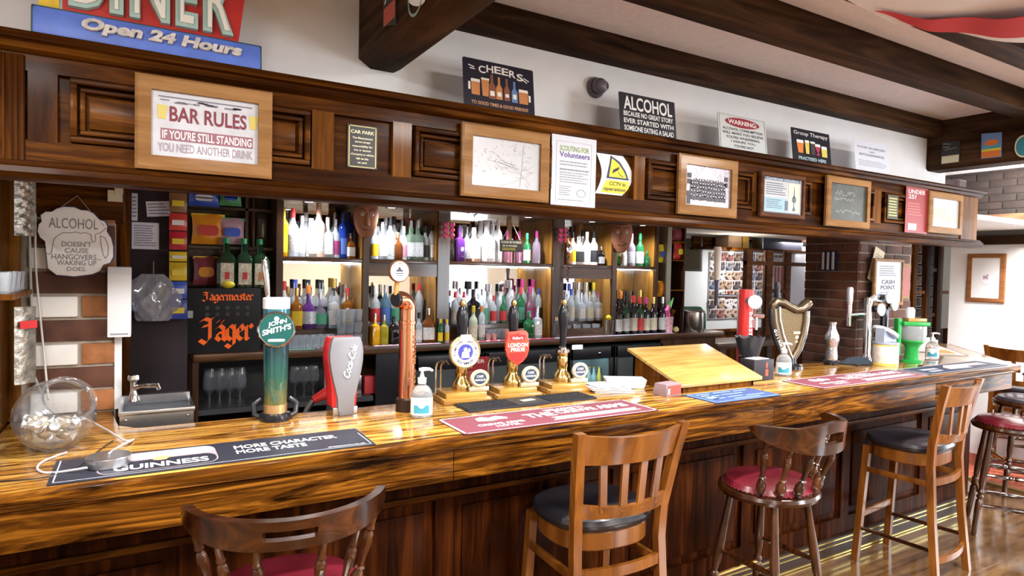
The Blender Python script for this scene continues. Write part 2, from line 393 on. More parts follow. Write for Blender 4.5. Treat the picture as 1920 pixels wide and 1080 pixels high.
# the far end of the room: white wall with a picture, window nearer the camera side
struct('wall_end', MB().box(7.0, 7.12, 2.16, 3.26, 0, 2.04).box(7.0, 7.12, -3.2, 0.2, 0, ZC).box(7.0, 7.12, .2, 2.16, 0, .45).box(7.0, 7.12, .2, 2.16, 2.2, ZC), PLASTER)
struct('window_2', MB().box(7.02, 7.08, .2, .27, .45, 2.2).box(7.02, 7.08, 2.09, 2.16, .45, 2.2).box(7.02, 7.08, 1.12, 1.2, .45, 2.2).box(7.02, 7.08, .2, 2.16, 1.3, 1.36).box(7.0, 7.1, .2, 2.16, .43, .5), W_DARKZ)
struct('trim_1', MB().box(6.92, 7.14, 2.16, 3.5, 2.03, 2.115), W_BEAMY)
struct('wall_end_upper', MB().box(7.02, 7.14, 2.16, 3.5, 2.115, 2.21), mat('grey plaster band', (.30, .29, .26), .9))
mb = MB(); bricks(mb, 1.4, 4.4, 7.04, 2.30, 2.74, .07, .215, face='x')
struct('wall_end_brick', mb, mat('dark brick', (.014, .007, .005), .85, noise=.5, nscale=7, bump=.4)); struct('wall_end_mortar', MB().box(7.045, 7.14, 1.4, 4.4, 2.21, 2.74), mat('smoky mortar', (.022, .015, .011), .9))  # bricks and mortar coloured near black throughout
struct('trim_2', MB().box(6.80, 7.04, 1.4, 4.4, 2.23, 2.30), W_BEAMY)
struct('trim_3', MB().box(6.2, 6.9, 2.95, 3.02, 2.20, 2.235), W_HONEY)
# beams
struct('beam_trim_wall', MB().box(.86, 4.9, 2.205, 2.30, 2.632, ZC, bev=.006), W_BEAM)
struct('beam_trim_middle', MB().box(.86, 4.9, 1.60, 1.73, 2.632, ZC, bev=.006), W_BEAM)
struct('beam_trim_front', MB().box(.86, 4.9, 1.20, 1.32, 2.632, ZC, bev=.006), W_BEAM)
struct('beam_trim_far', MB().box(4.98, 6.9, 1.60, 1.73, 2.632, ZC, bev=.006).box(4.98, 6.9, 1.20, 1.32, 2.632, ZC, bev=.006), W_BEAM)
bx0 = .689
main_beam = struct('beam_main', MB().prism([(bx0, 2.75), (bx0, 2.452), (bx0+.045, 2.423), (bx0+.132, 2.423), (bx0+.16, 2.44), (bx0+.16, 2.75)], -3.2, 2.30), W_BEAMY)
xb = onY(1736, 320, 2.3).x
cross_beam = struct('beam_cross', MB().prism([(xb, 2.75), (xb, 2.435), (xb+.02, 2.42), (xb+.17, 2.42), (xb+.19, 2.435), (xb+.19, 2.75)], -3.2, 2.30), W_BEAMY)
# left brick pier with white painted quoins
PY = 3.03
px0, px1 = -.352, -.078
mbw, mbo, mbb = MB(), MB(), MB(); z = 1.10; k = 0
while z < 1.86:
    h = .094
    if k % 2 == 0: mbw.box(px0, px0+.152, PY-.018, PY+.02, z, z+h-.012, bev=.008); mbo.box(px0+.164, px1, PY-.012, PY+.02, z, z+h-.012, bev=.004)
    else: mbb.box(px0, px1, PY-.012, PY+.02, z, z+h-.012, bev=.004)
    z += h; k += 1
struct('pillar_left', MB().box(px0-.05, px1-.004, PY, PY+.34, 0, 2.17), MORTAR)
struct('pillar_left_brick', mbb, BRICK); struct('pillar_left_brick_orange', mbo, BRICK_O); struct('pillar_left_brick_white', mbw, BRICK_W)
struct('pillar_left_lintel', MB().box(px0, px1+.03, PY-.04, PY+.3, 1.862, 2.17, bev=.004), W_DARK)
struct('trim_4', MB().box(px1, px1+.025, PY-.01, PY+.03, 1.10, 1.42), PLASTIC_W)
# left end of the bar: timber frame with dark mirror glass
struct('wall_bar_left', MB().box(-.50, -.41, 2.05, 3.4, 0, 2.2), W_DARKZ)
struct('wall_bar_left_frame', MB().box(-.41, -.375, 2.93, 2.99, 1.10, 2.0, bev=.004).box(-.41, -.385, 2.50, 2.56, 1.10, 2.0, bev=.004).box(-.408, -.335, 2.50, 2.93, 1.57, 1.588).box(-.41, -.39, 2.05, 2.12, 1.1, 2.0), W_HONEY)
struct('wall_bar_left_mirror', MB().box(-.409, -.402, 2.12, 2.93, 1.12, 1.98), mat('smoky mirror', (.35, .30, .26), .08, 1))
# wall behind the back bar and the dark door beside it
struct('wall_bar_back', MB().box(-.5, 4.02, 4.16, 4.26, 0, 2.17), W_BACKZ)
dm = mat('dark plum door', (.016, .007, .012), .7, noise=.3, nscale=4)
struct('door_1', MB().box(X_at(241, 3.5), X_at(352, 3.5), 3.50, 3.55, .1, 2.16), dm)
struct('door_1_frame', MB().box(X_at(219, 3.48), X_at(244, 3.48), 3.44, 3.56, .1, 2.16, bev=.004), W_DARKZ)
# right brick pier
rx0 = X_at(1607, 2.72, 560); rx1 = X_at(1704, 2.72, 560)
mb = MB(); bricks(mb, rx0, rx1, 2.72, .55, 2.15, .07, .215, .010)
bricks(mb, 2.715, 3.14, rx0, .55, 2.15, .07, .215, .010, face='x')
struct('pillar_right_brick', mb, BRICK); struct('pillar_right', MB().box(rx0-.002, rx1, 2.714, 3.14, 0, 2.15), MORTAR_D)
# back room seen through the bar
struct('wall_far', MB().box(3.9, 10.6, 6.40, 6.5, 0, 2.2).box(10.5, 10.6, 3.6, 6.4, 0, 2.2), mat('pale blue grey wall', (.62, .66, .70), .85, noise=.04, nscale=5))
struct('wall_far_wainscot', MB().box(3.9, 10.5, 6.36, 6.41, 0, .86).box(3.9, 10.5, 6.33, 6.41, .86, .90), W_DARKZ)
struct('wall_back_room_left', MB().box(3.95, 4.02, 4.2, 6.4, 0, 2.2), PLASTER)
# ================================================================ THE BAR
bar = thing('bar_counter', 'long pine bar counter with dark panelled front and burnt-grain top', 'bar counter', (0, 2.3, 0))
bar_off = Vector((0, -2.3, 0))
def part(name, mb, m, parent=bar, off=bar_off): return mb.build(name, m, parent, off)
top = [(-.405, 2.035), (5.37, 2.035), (6.45, 3.0), (6.02, 3.42), (5.15, 2.70), (1.1, 2.70), (1.1, 2.63), (.0, 2.63), (-.066, 2.70), (-.08, 3.00), (-.405, 3.00)]
part('counter_top', MB().prism(top, 1.052, 1.10, 'xy', bev=.009), W_BAR)
def runs(mb, x0, x1, prof, ex=None):      # moulding run along x, profile (y, z)
    return mb.prism(prof, x0, x1, 'yz')
mb = MB()
runs(mb, -.405, 5.36, [(2.022, 1.094), (2.019, 1.085), (2.024, 1.066), (2.036, 1.060), (2.034, 1.052), (2.046, 1.046), (2.06, 1.046), (2.06, 1.0985), (2.03, 1.0985)])
mb.prism([(5.36, 2.02), (6.45, 2.98), (6.42, 3.0), (5.35, 2.06)], 1.046, 1.098, 'xy')
part('edge_moulding', mb, W_FASCIA)
mb = MB(); cuts = [-.405, .985, 2.75, 4.3, 5.33]
for a, b in zip(cuts, cuts[1:]): mb.box(a, b-.002, 2.055, 2.09, .935, 1.052, bev=.003)
mb.prism([(5.33, 2.055), (6.43, 3.02), (6.40, 3.05), (5.31, 2.09)], .935, 1.052, 'xy')
part('fascia_board', mb, W_FASCIA)
mb = MB(); FY = 2.29
mb.box(-.405, 5.3, FY, FY+.03, .78, 1.052).box(-.405, 5.3, FY, FY+.03, .10, .22)
stiles = [(-.405, -.30), (.12, .20), (1.02, 1.10), (1.92, 2.00), (2.82, 2.90), (3.72, 3.80), (4.62, 4.70), (5.2, 5.3)]
for a, b in stiles: mb.box(a, b, FY-.001, FY+.03, .22, .78)
part('panel_frame', mb, W_PANEL)
for (a, b), (c, d) in zip(stiles, stiles[1:]):
    m2 = MB().box(b, c, FY+.018, FY+.03, .22, .78).box(b+.045, c-.045, FY+.008, FY+.02, .265, .735, bev=.006)
    part('raised_panel', m2, W_PANEL)
part('panel_end', MB().prism([(5.3, FY), (6.22, 3.11), (6.20, 3.14), (5.28, FY+.03)], .1, 1.052, 'xy'), W_PANEL)
part('under_rail', MB().box(-.405, 5.29, FY-.018, FY, .79, .812, bev=.004), W_DARK)
part('plinth', MB().box(-.405, 5.3, FY-.02, FY+.03, 0, .115, bev=.004).prism([(5.3, FY-.02), (6.235, 3.10), (6.20, 3.14), (5.28, FY+.03)], 0, .115, 'xy'), mat('dark plinth', (.03, .014, .010), .5))
part('inner_wall', MB().box(-.405, 5.1, 2.56, 2.60, 0, 1.052), W_PANEL)
part('brass_trim', MB().box(-.405, 5.3, FY-.0235, FY-.02, .098, .106).box(-.405, 5.3, FY-.0235, FY-.02, .070, .076).box(-.405, 5.3, FY-.0235, FY-.02, .004, .014), mat('bright brass trim', (.85, .70, .25), .25, .9))
part('under_board', MB().box(-.405, 5.3, 2.09, FY, 1.03, 1.052), W_PANEL)

# ================================================================ THE CANOPY over the bar
can = thing('bar_canopy', 'dark oak panelled canopy hanging above the bar, with moulded cornice', 'canopy', (2.2, 2.2, 1.93))
coff = Vector((-2.2, -2.2, -1.93))
def cpart(name, mb, m): return mb.build(name, m, can, coff)
CX0, CX1 = -.75, 4.83; CY = 2.105; ZB, ZT = 1.935, 2.262
cpart('back_board', MB().box(CX0, CX1, CY+.02, CY+.05, ZB, ZT), W_DARK)
pz0, pz1 = 2.015, 2.195
def cx(px): return X_at(px, CY, 250 if px < 1100 else 360)
mb = MB().box(CX0, CX1, CY, CY+.022, ZB, pz0).box(CX0, CX1, CY, CY+.022, pz1, ZT)
cpart('rails', mb, W_DARK)
hs = [(52, 108), (585, 626), (737, 772), (1188, 1208), (1412, 1428), (1640, 1653)]
for a, b in hs:
    cpart('stile', MB().box(cx(a), cx(b), CY-.001, CY+.022, pz0-.004, pz1+.004), W_HONEY if a > 60 else W_DARKZ)
def raised(a, b):
    A, B = cx(a), cx(b); w_ = .02
    mb = MB()
    for k, (i, t, d) in enumerate(((0, .016, .014), (.022, .012, .004))):
        x0, x1, z0, z1 = A+.004+i, B-.004-i, pz0+.004+i, pz1-.004-i; yb = CY+.02
        yf = CY-.012+k*.010
        mb.box(x0, x1, yf, yb, z0, z0+t, bev=.004).box(x0, x1, yf, yb, z1-t, z1, bev=.004).box(x0, x0+t, yf, yb, z0+t, z1-t, bev=.003).box(x1-t, x1, yf, yb, z0+t, z1-t, bev=.003)
    mb.box(A+.045, B-.045, CY+.008, CY+.02, pz0+.045, pz1-.045, bev=.006)
    cpart('raised_panel', mb, W_DARK)
for a, b in ((128, 583), (775, 1035), (1210, 1412), (1432, 1520), (1560, 1638), (1656, 1800)): raised(a, b)
mb = MB()
def mould(prof, x0=CX0, x1=CX1+.03): return mb.prism(prof, x0, x1, 'yz')
mould([(2.06, 2.286), (2.055, 2.276), (2.062, 2.266), (2.08, 2.262), (2.085, 2.248), (2.10, 2.238), (2.13, 2.238), (2.13, 2.286)])
mb.box(CX0, CX1+.03, 2.06, 2.30, 2.268, 2.286)
cpart('cornice', mb, W_DARK)
mb = MB()
mould([(2.105, 1.962), (2.085, 1.956), (2.082, 1.946), (2.070, 1.940), (2.068, 1.925), (2.082, 1.912), (2.11, 1.908), (2.15, 1.908), (2.15, 1.962)])
cpart('lower_moulding', mb, W_DARK)
cpart('soffit_board', MB().box(CX0, CX1+.02, 2.12, 2.30, 1.932, 1.945), W_DARK)
cpart('end_board', MB().box(CX1-.02, CX1, CY, 2.42, ZB, ZT), W_HONEY)
cpart('end_stile', MB().box(cx(1803), CX1, CY-.006, CY+.02, ZB, ZT), W_HONEY)
cpart('rear_board', MB().box(CX0, CX1, 2.28, 2.30, 1.945, 2.262), W_DARK)
mb = MB()
for p in (4, 17, 28, 40): mb.rod((cx(p), CY-.004, ZB+.02), (cx(p), CY-.004, ZT-.03), .0085, seg=8)
cpart('fluted_pilaster', mb, W_DARKZ)
ORD = ['first', 'second', 'third', 'fourth', 'fifth', 'sixth', 'seventh', 'eighth', 'ninth', 'tenth', 'eleventh', 'twelfth']
for k, (x, y) in enumerate(SOFFIT):
    t = thing('downlight', f'small round downlight in the canopy underside, {ORD[k]} from the sweet jar end', 'downlight', (x, y, 1.9315), group='canopy downlights')
    MB().lathe([(.026, 0), (.036, 0), (.038, -.006), (.026, -.004)], seg=20).build('bezel', CHROME, t)
    MB().lathe([(0, -.001), (.026, -.001)], seg=20).build('lens', LAMP, t)
# red and white flag draped below the ceiling beams
t = thing('flag', 'white cloth flag with a red stripe slung across the ceiling beams', 'flag', (2.45, 1.15, 2.6))
def interp(pts, u):
    u *= len(pts)-1; i = min(int(u), len(pts)-2); f = u-i; return pts[i]*(1-f) + pts[i+1]*f
FZ = 2.61; fo = Vector((2.45, 1.15, 2.6)); fz = lambda L_: [onZ(a, b, FZ)-fo for a, b in L_]
low_ = fz([(1480, -45), (1580, -2), (1680, 42), (1755, 57), (1850, 72), (1925, 80), (1990, 84)])
e1 = fz([(1640, 12), (1690, 33), (1745, 48), (1800, 56), (1860, 60), (1925, 61), (1990, 60)]); e2 = fz([(1640, 12), (1690, 21), (1745, 26), (1800, 28), (1860, 26), (1925, 21), (1990, 14)])
far_ = [p + Vector((.0, -.55, .03)) for p in low_]
def strip(A, B, dz=0.0, n=30, m_=5):
    mb = MB(); mb.cells(n, m_, lambda i, j, k: interp(A, i/n)*(1-j/m_) + interp(B, i/n)*(j/m_) + Vector((0, 0, dz + .006*math.sin(i*.5) + (.002 if k else 0)))); return mb
strip(low_, far_).build('cloth', mat('flag cloth', (.74, .70, .70), .9), t)
strip(e1, e2, -.016, 30, 2).build('red_stripe', mat('flag red', (.50, .02, .02), .9), t)
# ================================================================ SIGNS AND FRAMES
def place(name, label, cat, TL, BR, Y, tilt=0.0, group=None):
    a, b = onY(*TL, Y), onY(*BR, Y); wd, h = abs(b.x-a.x), abs(a.z-b.z)
    t = thing(name, label, cat, ((a.x+b.x)/2, Y, min(a.z, b.z)), (tilt, 0, 0), group); return t, wd, h
def panel(t, wd, h, m, th=.004, name='panel', rnd=0.0):
    if rnd:
        pts = []
        for cxx, cz, a0 in ((wd/2-rnd, h-rnd, 0), (-wd/2+rnd, h-rnd, PI/2), (-wd/2+rnd, rnd, PI), (wd/2-rnd, rnd, 1.5*PI)):
            for i in range(5): pts.append((cxx+rnd*math.cos(a0+PI/2*i/4), cz+rnd*math.sin(a0+PI/2*i/4)))
        return MB().prism(pts, -th, 0).build(name, m, t)
    return MB().box(-wd/2, wd/2, -th, 0, 0, h).build(name, m, t)
def frame(t, wd, h, fw, m, th=.018):
    o = [(-wd/2, 0), (wd/2, 0), (wd/2, h), (-wd/2, h)]; i = [(-wd/2+fw, fw), (wd/2-fw, fw), (wd/2-fw, h-fw), (-wd/2+fw, h-fw)]
    mb = MB()
    for k in range(4):
        j = (k+1) % 4
        P = lambda p, y: (p[0], y, p[1])
        mid = lambda p, q: ((p[0]*.8+q[0]*.2), (p[1]*.8+q[1]*.2))
        ok, oj = mid(o[k], i[k]), mid(o[j], i[j])
        mb.face([P(ok, -th), P(oj, -th), P(i[j], -th), P(i[k], -th)]); mb.face([P(o[k], -th+.005), P(o[j], -th+.005), P(oj, -th), P(ok, -th)])
        mb.face([P(i[k], -th), P(i[j], -th), P(i[j], 0), P(i[k], 0)]); mb.face([P(o[j], -th+.005), P(o[k], -th+.005), P(o[k], 0), P(o[j], 0)])
        mb.face([P(o[k], 0), P(o[j], 0), P(i[j], 0), P(i[k], 0)])
    return mb.build('frame', m, t, sharp=.3)
def inset(t, wd, h, fw, m, name='picture', y=-.006):
    return MB().box(-wd/2+fw-.002, wd/2-fw+.002, y, y+.004, fw-.002, h-fw+.002).build(name, m, t)
YC = CY - .015; YB = CY + .019            # face of the canopy boards
PAPERW = mat('mottled print paper', (.58, .60, .66), .45, noise=.12, nscale=25, coat=.1)
GLAZED = mat('glazed paper', (.54, .56, .60), .25, coat=.5)
# --- BAR RULES
t, wd, h = place('framed_sign', 'oak framed BAR RULES sign hanging on the canopy above the sink', 'sign', (253, 137), (508, 337), YC)
frame(t, wd, h, .040, W_FRAME); inset(t, wd, h, .040, PAPERW)
uvtext(t, wd, h, -.0075, [('BAR RULES', .235, .80, .535, .70, 0, 0)], MAROON)
uvrects(t, wd, h, -.0075, [(.175, .85, .33, .455)], mat('plum print', (.30, .13, .17), .5), 'banner')
uvtext(t, wd, h, -.0082, [("IF YOU'RE STILL STANDING", .185, .84, .345, .44)], WHITE)
uvtext(t, wd, h, -.0075, [('YOU NEED ANOTHER DRINK', .155, .85, .205, .30)], mat('plum grey ink', (.36, .30, .36), .5))
mb = MB()
for u, s in ((.185, 1), (.855, -1)):
    mb = MB(); x = (u-.5)*wd; mb.poly([(x-.010, .55*h), (x+.008, .55*h), (x+.013, .70*h), (x-.013, .70*h)], -.0075)
    mb.build('beer_glass_print', mat('beer gold print', (.62, .52, .14), .5), t, sharp=0)
uvrects(t, wd, h, -.0072, [(.157, .843, .785, .80)] + [(u, u+random.uniform(.02, .10), v, v+random.uniform(.006, .02)) for u, v in [(random.uniform(.16, .75), random.uniform(.73, .78)) for _ in range(14)]], mat('scuffed ink', (.20, .20, .25), .6), 'scuffed_edge')
# --- CAR PARK plaque
t, wd, h = place('plaque', 'black and gold CAR PARK plaque screwed to the canopy', 'plaque', (651, 232), (706, 319), YB)
panel(t, wd, h, BLACK, .005)
uvrects(t, wd, h, -.0056, [(.04, .96, .02, .04), (.04, .96, .96, .98), (.04, .075, .02, .98), (.925, .96, .02, .98)], mat('gilt', (.62, .55, .20), .4), 'gilt_border')
uvtext(t, wd, h, -.0056, [('CAR PARK', .11, .89, .80, .88), ('The Management', .16, .84, .66, .725), ('cannot accept', .24, .76, .575, .63), ('responsibility for', .16, .84, .475, .535), ('loss or damage', .22, .78, .385, .44), ('of property or vehicles', .11, .89, .285, .345), ('left on the', .30, .70, .20, .25), ('car park', .34, .66, .10, .155)], mat('gilt lettering', (.85, .80, .55), .4))
# --- map
t, wd, h = place('framed_map', 'oak framed black and white line map on the canopy', 'picture', (864, 229), (1025, 381), YC)
frame(t, wd, h, .042, W_FRAME); inset(t, wd, h, .042, GLAZED)
mb = MB(); rnd = random.Random(3)
def stroke(mb, p, q, wdt, y):
    d = Vector((q[0]-p[0], q[1]-p[1])); n = Vector((-d.y, d.x)).normalized()*wdt/2
    mb.poly([(p[0]+n.x, p[1]+n.y), (q[0]+n.x, q[1]+n.y), (q[0]-n.x, q[1]-n.y), (p[0]-n.x, p[1]-n.y)], y)
for k in range(7):
    a = (rnd.uniform(-.36, .3)*wd, rnd.uniform(.2, .8)*h); 
    for s_ in range(5):
        b = (a[0]+rnd.uniform(.01, .05), a[1]+rnd.uniform(-.03, .02))
        if abs(b[0]) < .36*wd and .17*h < b[1] < .83*h: stroke(mb, a, b, .0009, -.0072)
        a = b
for k in range(70):
    a = (rnd.uniform(-.34, .34)*wd, rnd.gauss(.55, .12)*h)
    if .18*h < a[1] < .82*h:
        for q in range(2): stroke(mb, a, (a[0]+rnd.uniform(-.007, .007), a[1]+rnd.uniform(-.006, .006)), .0011, -.0072)
mg = mat('map grey', (.30, .31, .34), .5); m3 = MB(); stroke(m3, (-.1*wd, .52*h), (.15*wd, .44*h), .003, -.0073); m3.build('map_road', mg, t, sharp=0); m4 = MB(); stroke(m4, (.2*wd, .8*h), (.16*wd, .2*h), .0014, -.0073); m4.build('map_road', mg, t, sharp=0); stroke(mb, (-.08*wd, .55*h), (.12*wd, .48*h), .0016, -.0072)
mb.build('map_lines', mat('map grey', (.30, .31, .34), .5), t, sharp=0)
# --- Scouting poster
t, wd, h = place('poster', 'white A4 SCOUTING FOR Volunteers sheet pinned to the canopy', 'poster', (1035, 247.5), (1115, 395), CY-.004)
panel(t, wd, h, PAPER, .001)
uvrects(t, wd, h, -.0016, [(.10, .105, .08, .90), (.885, .89, .08, .90), (.10, .89, .08, .083), (.10, .89, .897, .90)], GREYINK, 'border')
uvtext(t, wd, h, -.0016, [('SCOUTING FOR', .175, .83, .775, .845)], mat('olive green', (.24, .36, .06), .5), 'green_lettering')
uvtext(t, wd, h, -.0016, [('Volunteers', .17, .85, .69, .765)], mat('violet ink', (.12, .07, .30), .5), 'violet_lettering')
uvrects(t, wd, h, -.0016, textlines(.18, .82, .65, .57, 2)+textlines(.18, .84, .54, .51, 1, .7, 0)+textlines(.18, .84, .50, .34, 5)+textlines(.18, .45, .31, .17, 5)+textlines(.15, .82, .13, .10, 1), GREYINK, 'small_print')
MB().annulus(.17*wd, .215*h, .020, .0225, -.0016, 28, .7).build('emblem', mat('dark green ink', (.06, .20, .14), .5), t, sharp=0)
# --- CCTV sign
t, wd, h = place('warning_sticker', 'round edged white and yellow CCTV in operation sign on the canopy', 'sign', (1117, 286), (1184, 369), YB)
pts = [(-wd/2, 0), (.22*wd, 0)] + [(.22*wd + .28*wd*math.sin(PI*i/10), h*(i/10)) for i in range(1, 10)] + [(.22*wd, h), (-wd/2, h)] + [(-wd/2 + .16*wd*math.sin(PI*i/10), h*(1-i/10)) for i in range(1, 10)]
MB().prism(pts, -.003, 0).build('panel', WHITE, t)
tri = lambda k: [(-.16*wd-.09*wd*k, .42*h), (.30*wd+.05*wd*k, .42*h), (.0*wd-.02*wd*k, .96*h)]
MB().poly([(-.22*wd, .40*h), (.40*wd, .40*h), (.31*wd, .62*h), (.14*wd, .84*h), (-.12*wd, .98*h), (-.14*wd, .80*h)], -.0036).build('triangle_border', NAVY, t, sharp=0)
MB().poly([(-.15*wd, .445*h), (.33*wd, .445*h), (.26*wd, .60*h), (.11*wd, .79*h), (-.08*wd, .91*h), (-.10*wd, .78*h)], -.0042).build('yellow_triangle', YELLOW, t, sharp=0)
mb = MB(); mb.poly([(-.07*wd, .53*h), (.10*wd, .63*h), (.13*wd, .72*h), (-.04*wd, .63*h)], -.0048); stroke(mb, (.10*wd, .58*h), (.16*wd, .50*h), .003, -.0048); stroke(mb, (.16*wd, .50*h), (.24*wd, .48*h), .003, -.0048)
mb.build('camera_symbol', INK, t, sharp=0)
MB().poly([(-.36*wd, .04*h), (.26*wd, .04*h), (.40*wd, .20*h), (.40*wd, .365*h), (-.20*wd, .365*h), (-.30*wd, .2*h)], -.0036).build('yellow_band', YELLOW, t, sharp=0)
uvtext(t, wd, h, -.0044, [('CCTV in', .36, .80, .235, .325, .15), ('operation', .20, .80, .07, .185, .15)], INK)
# --- group photograph
t, wd, h = place('framed_photograph', 'oak framed black and white group photograph outside a gabled building', 'picture', (1270, 287), (1377, 410), YC)
frame(t, wd, h, .044, W_FRAME); inset(t, wd, h, .044, mat('photo grey', (.50, .48, .56), .3, noise=.35, nscale=90, coat=.6))
uvrects(t, wd, h, -.0070, [(.14, .86, .15, .32)], mat('photo pale ground', (.58, .56, .62), .4), 'pale_ground')
MB().poly([(-.20*wd, .62*h), (.14*wd, .62*h), (-.03*wd, .86*h)], -.0072).build('gable', mat('photo light', (.72, .71, .76), .4), t, sharp=0)
MB().poly([(-.31*wd, .26*h), (.31*wd, .26*h), (.29*wd, .56*h), (.2*wd, .62*h), (-.22*wd, .62*h), (-.29*wd, .54*h)], -.0074).build('crowd_shade', mat('photo mid', (.12, .11, .14), .5), t, sharp=0)
mb, mb2 = MB(), MB()
for r in range(5):
    for i in range(13):
        u = (-.27 + i*.046 + rnd.uniform(-.008, .008))*wd; v = (.60 - r*.065 + rnd.uniform(-.01, .01))*h
        mb.poly([(u-.008, v-.022), (u+.008, v-.022), (u+.006, v), (u-.006, v)], -.0076); mb2.disc(u, v+.001, .0035, -.0079, 8)
mb.build('crowd_clothes', mat('photo dark', (.05, .045, .065), .5), t, sharp=0); mb2.build('crowd_faces', mat('photo light', (.7, .7, .7)), t, sharp=0)
uvrects(t, wd, h, -.0076, [(.155, .22, .62, .70), (.155, .22, .52, .60), (.78, .84, .62, .70), (.78, .84, .52, .60), (.15, .21, .18, .40)], mat('photo dark', (.05, .05, .05)), 'windows')
# --- certificate
t, wd, h = place('framed_certificate', 'brown framed certificate with a blue panel and a pump handle drawing', 'picture', (1423, 320), (1504, 413), YC)
frame(t, wd, h, .022, W_FRAMED); inset(t, wd, h, .022, GLAZED, 'paper')
uvrects(t, wd, h, -.0072, [(.10, .90, .83, .90), (.10, .90, .09, .13)], mat('slate ink', (.10, .14, .20), .5), 'dark_bands')
uvtext(t, wd, h, -.0078, [('Certificate', .14, .50, .842, .888), ('of Excellence', .53, .86, .842, .888)], mat('pale grey ink', (.55, .60, .66), .5))
uvrects(t, wd, h, -.0072, [(.11, .60, .15, .45)], mat('pale blue print', (.30, .48, .58), .5), 'blue_panel')
uvrects(t, wd, h, -.0072, [(.64, .885, .15, .80)], CREAM, 'cream_panel')
uvrects(t, wd, h, -.0078, textlines(.14, .58, .79, .50, 6)+textlines(.15, .50, .42, .20, 5), mat('slate ink', (.1, .1, .1)), 'small_print')
mb = MB(); x = .265*wd; mb.poly([(x-.010, .18*h), (x+.010, .18*h), (x+.012, .22*h), (x+.004, .28*h), (x+.004, .36*h), (x-.004, .36*h), (x-.004, .28*h), (x-.012, .22*h)], -.0078); mb.disc(x, .44*h, .017, -.0078); mb.poly([(x-.006, .49*h), (x+.006, .49*h), (x+.0015, .74*h), (x-.0015, .74*h)], -.0078)
mb.poly([(.06*wd, .18*h), (.125*wd, .18*h), (.125*wd, .40*h), (.06*wd, .40*h)], -.0078)
mb.build('pump_drawing', mat('slate ink', (.1, .1, .1)), t, sharp=0)
# --- chalkboard frame
t, wd, h = place('framed_chalkboard', 'small oak framed chalkboard with handwritten white scrawl on the canopy', 'chalkboard', (1547, 328), (1626, 430), YC)
frame(t, wd, h, .036, W_FRAME); inset(t, wd, h, .036, mat('dusty chalkboard', (.09, .105, .10), .25, noise=.4, nscale=9, coat=.6), 'slate')
mb = MB()
for v0, v1, a, b in ((.63, .73, -.28, .16), (.52, .60, -.30, .12), (.28, .36, -.28, .30)):
    p = (a*wd, (v0+v1)/2*h)
    for i in range(26):
        q = ((a+(b-a)*i/25)*wd, (rnd.uniform(v0, v1))*h); stroke(mb, p, q, .0016, -.0072); p = q
mb.build('chalk_scrawl', mat('chalk', (.62, .66, .66), .8), t, sharp=0)
# --- small plaque, UNDER 25 poster, last frame
t, wd, h = place('notice_plaque', 'small olive and black notice plaque between chalkboard and red poster', 'plaque', (1664, 365), (1682, 412), CY-.013)
panel(t, wd, h, mat('olive black', (.05, .05, .02), .5), .004); uvrects(t, wd, h, -.0046, textlines(.1, .9, .92, .1, 7, .45, .1), mat('gilt', (.5, .5, .2)), 'small_print')
def under25(TL, BR, Y, label, rx=0.0):
    t, wd, h = place('age_poster', label, 'poster', TL, BR, Y, rx)
    panel(t, wd, h, mat('brick red print', (.30, .025, .03), .4), .002)
    uvtext(t, wd, h, -.0027, [('UNDER', .10, .86, .84, .93), ('25?', .10, .46, .73, .82)], mat('pink white print', (.85, .68, .68), .5))
    uvrects(t, wd, h, -.0027, textlines(.1, .8, .66, .36, 5, .4, .3), mat('dusky pink', (.58, .18, .17), .5), 'small_print')
    return t, wd, h
t, wd, h = under25((1699, 347), (1737, 439), CY-.014, 'red UNDER 25? poster fixed to the far end of the canopy')
uvrects(t, wd, h, -.0030, [(.12, .5, .06, .20)], mat('silver print', (.6, .6, .62), .4), 'silver_panel')
t, wd, h = place('framed_print', 'pale oak framed landscape print at the far end of the canopy', 'picture', (1739, 357), (1799, 441), YC)
frame(t, wd, h, .040, W_FRAME); inset(t, wd, h, .040, GLAZED)
uvrects(t, wd, h, -.0072, [(.17, .83, .30, .62)], mat('pale brown print', (.52, .46, .38), .5), 'landscape')
uvrects(t, wd, h, -.0076, [(.50, .80, .45, .66)], mat('pale sky print', (.74, .74, .74), .5), 'pale_patch')
# --- signs standing on the ledge, leaning on the white wall
LY = 2.11
def lean(name, label, TL, BR, m, rnd_=.006, th=.004, cat='sign'):
    t, wd, h = place(name, label, cat, TL, BR, LY, -.12); h += .006; t.location.z = 2.286; t.location.y = 2.095; panel(t, wd, h, m, th, 'panel', rnd_); return t, wd, h
t, wd, h = lean('tin_sign', 'dark navy CHEERS tin sign with bottles and beers, on the ledge', (868, 107), (998, 222), mat('navy black tin', (.012, .010, .022), .35))
tm = mat('pale lettering', (.78, .74, .70), .5)
mb = MB()
for ch, u, dv in zip('CHEERS', (.21, .32, .43, .535, .64, .75), (0, .035, .045, .04, .02, -.02)):
    put_text(mb, ch, (u-.5)*wd, (u-.5+.095)*wd, (.735+dv)*h, (.735+dv+.15)*h, -.0047)
for a, b in (((.07, .86), (.15, .83)), ((.09, .80), (.16, .79)), ((.85, .79), (.93, .74)), ((.84, .75), (.90, .70))): stroke(mb, ((a[0]-.5)*wd, a[1]*h), ((b[0]-.5)*wd, b[1]*h), .004, -.0047)
mb.build('lettering', tm, t, sharp=0)
uvtext(t, wd, h, -.0047, [('TO GOOD TIMES & GOOD FRIENDS!', .10, .90, .085, .155)], mat('copper print', (.62, .30, .14), .5), 'copper_lettering')
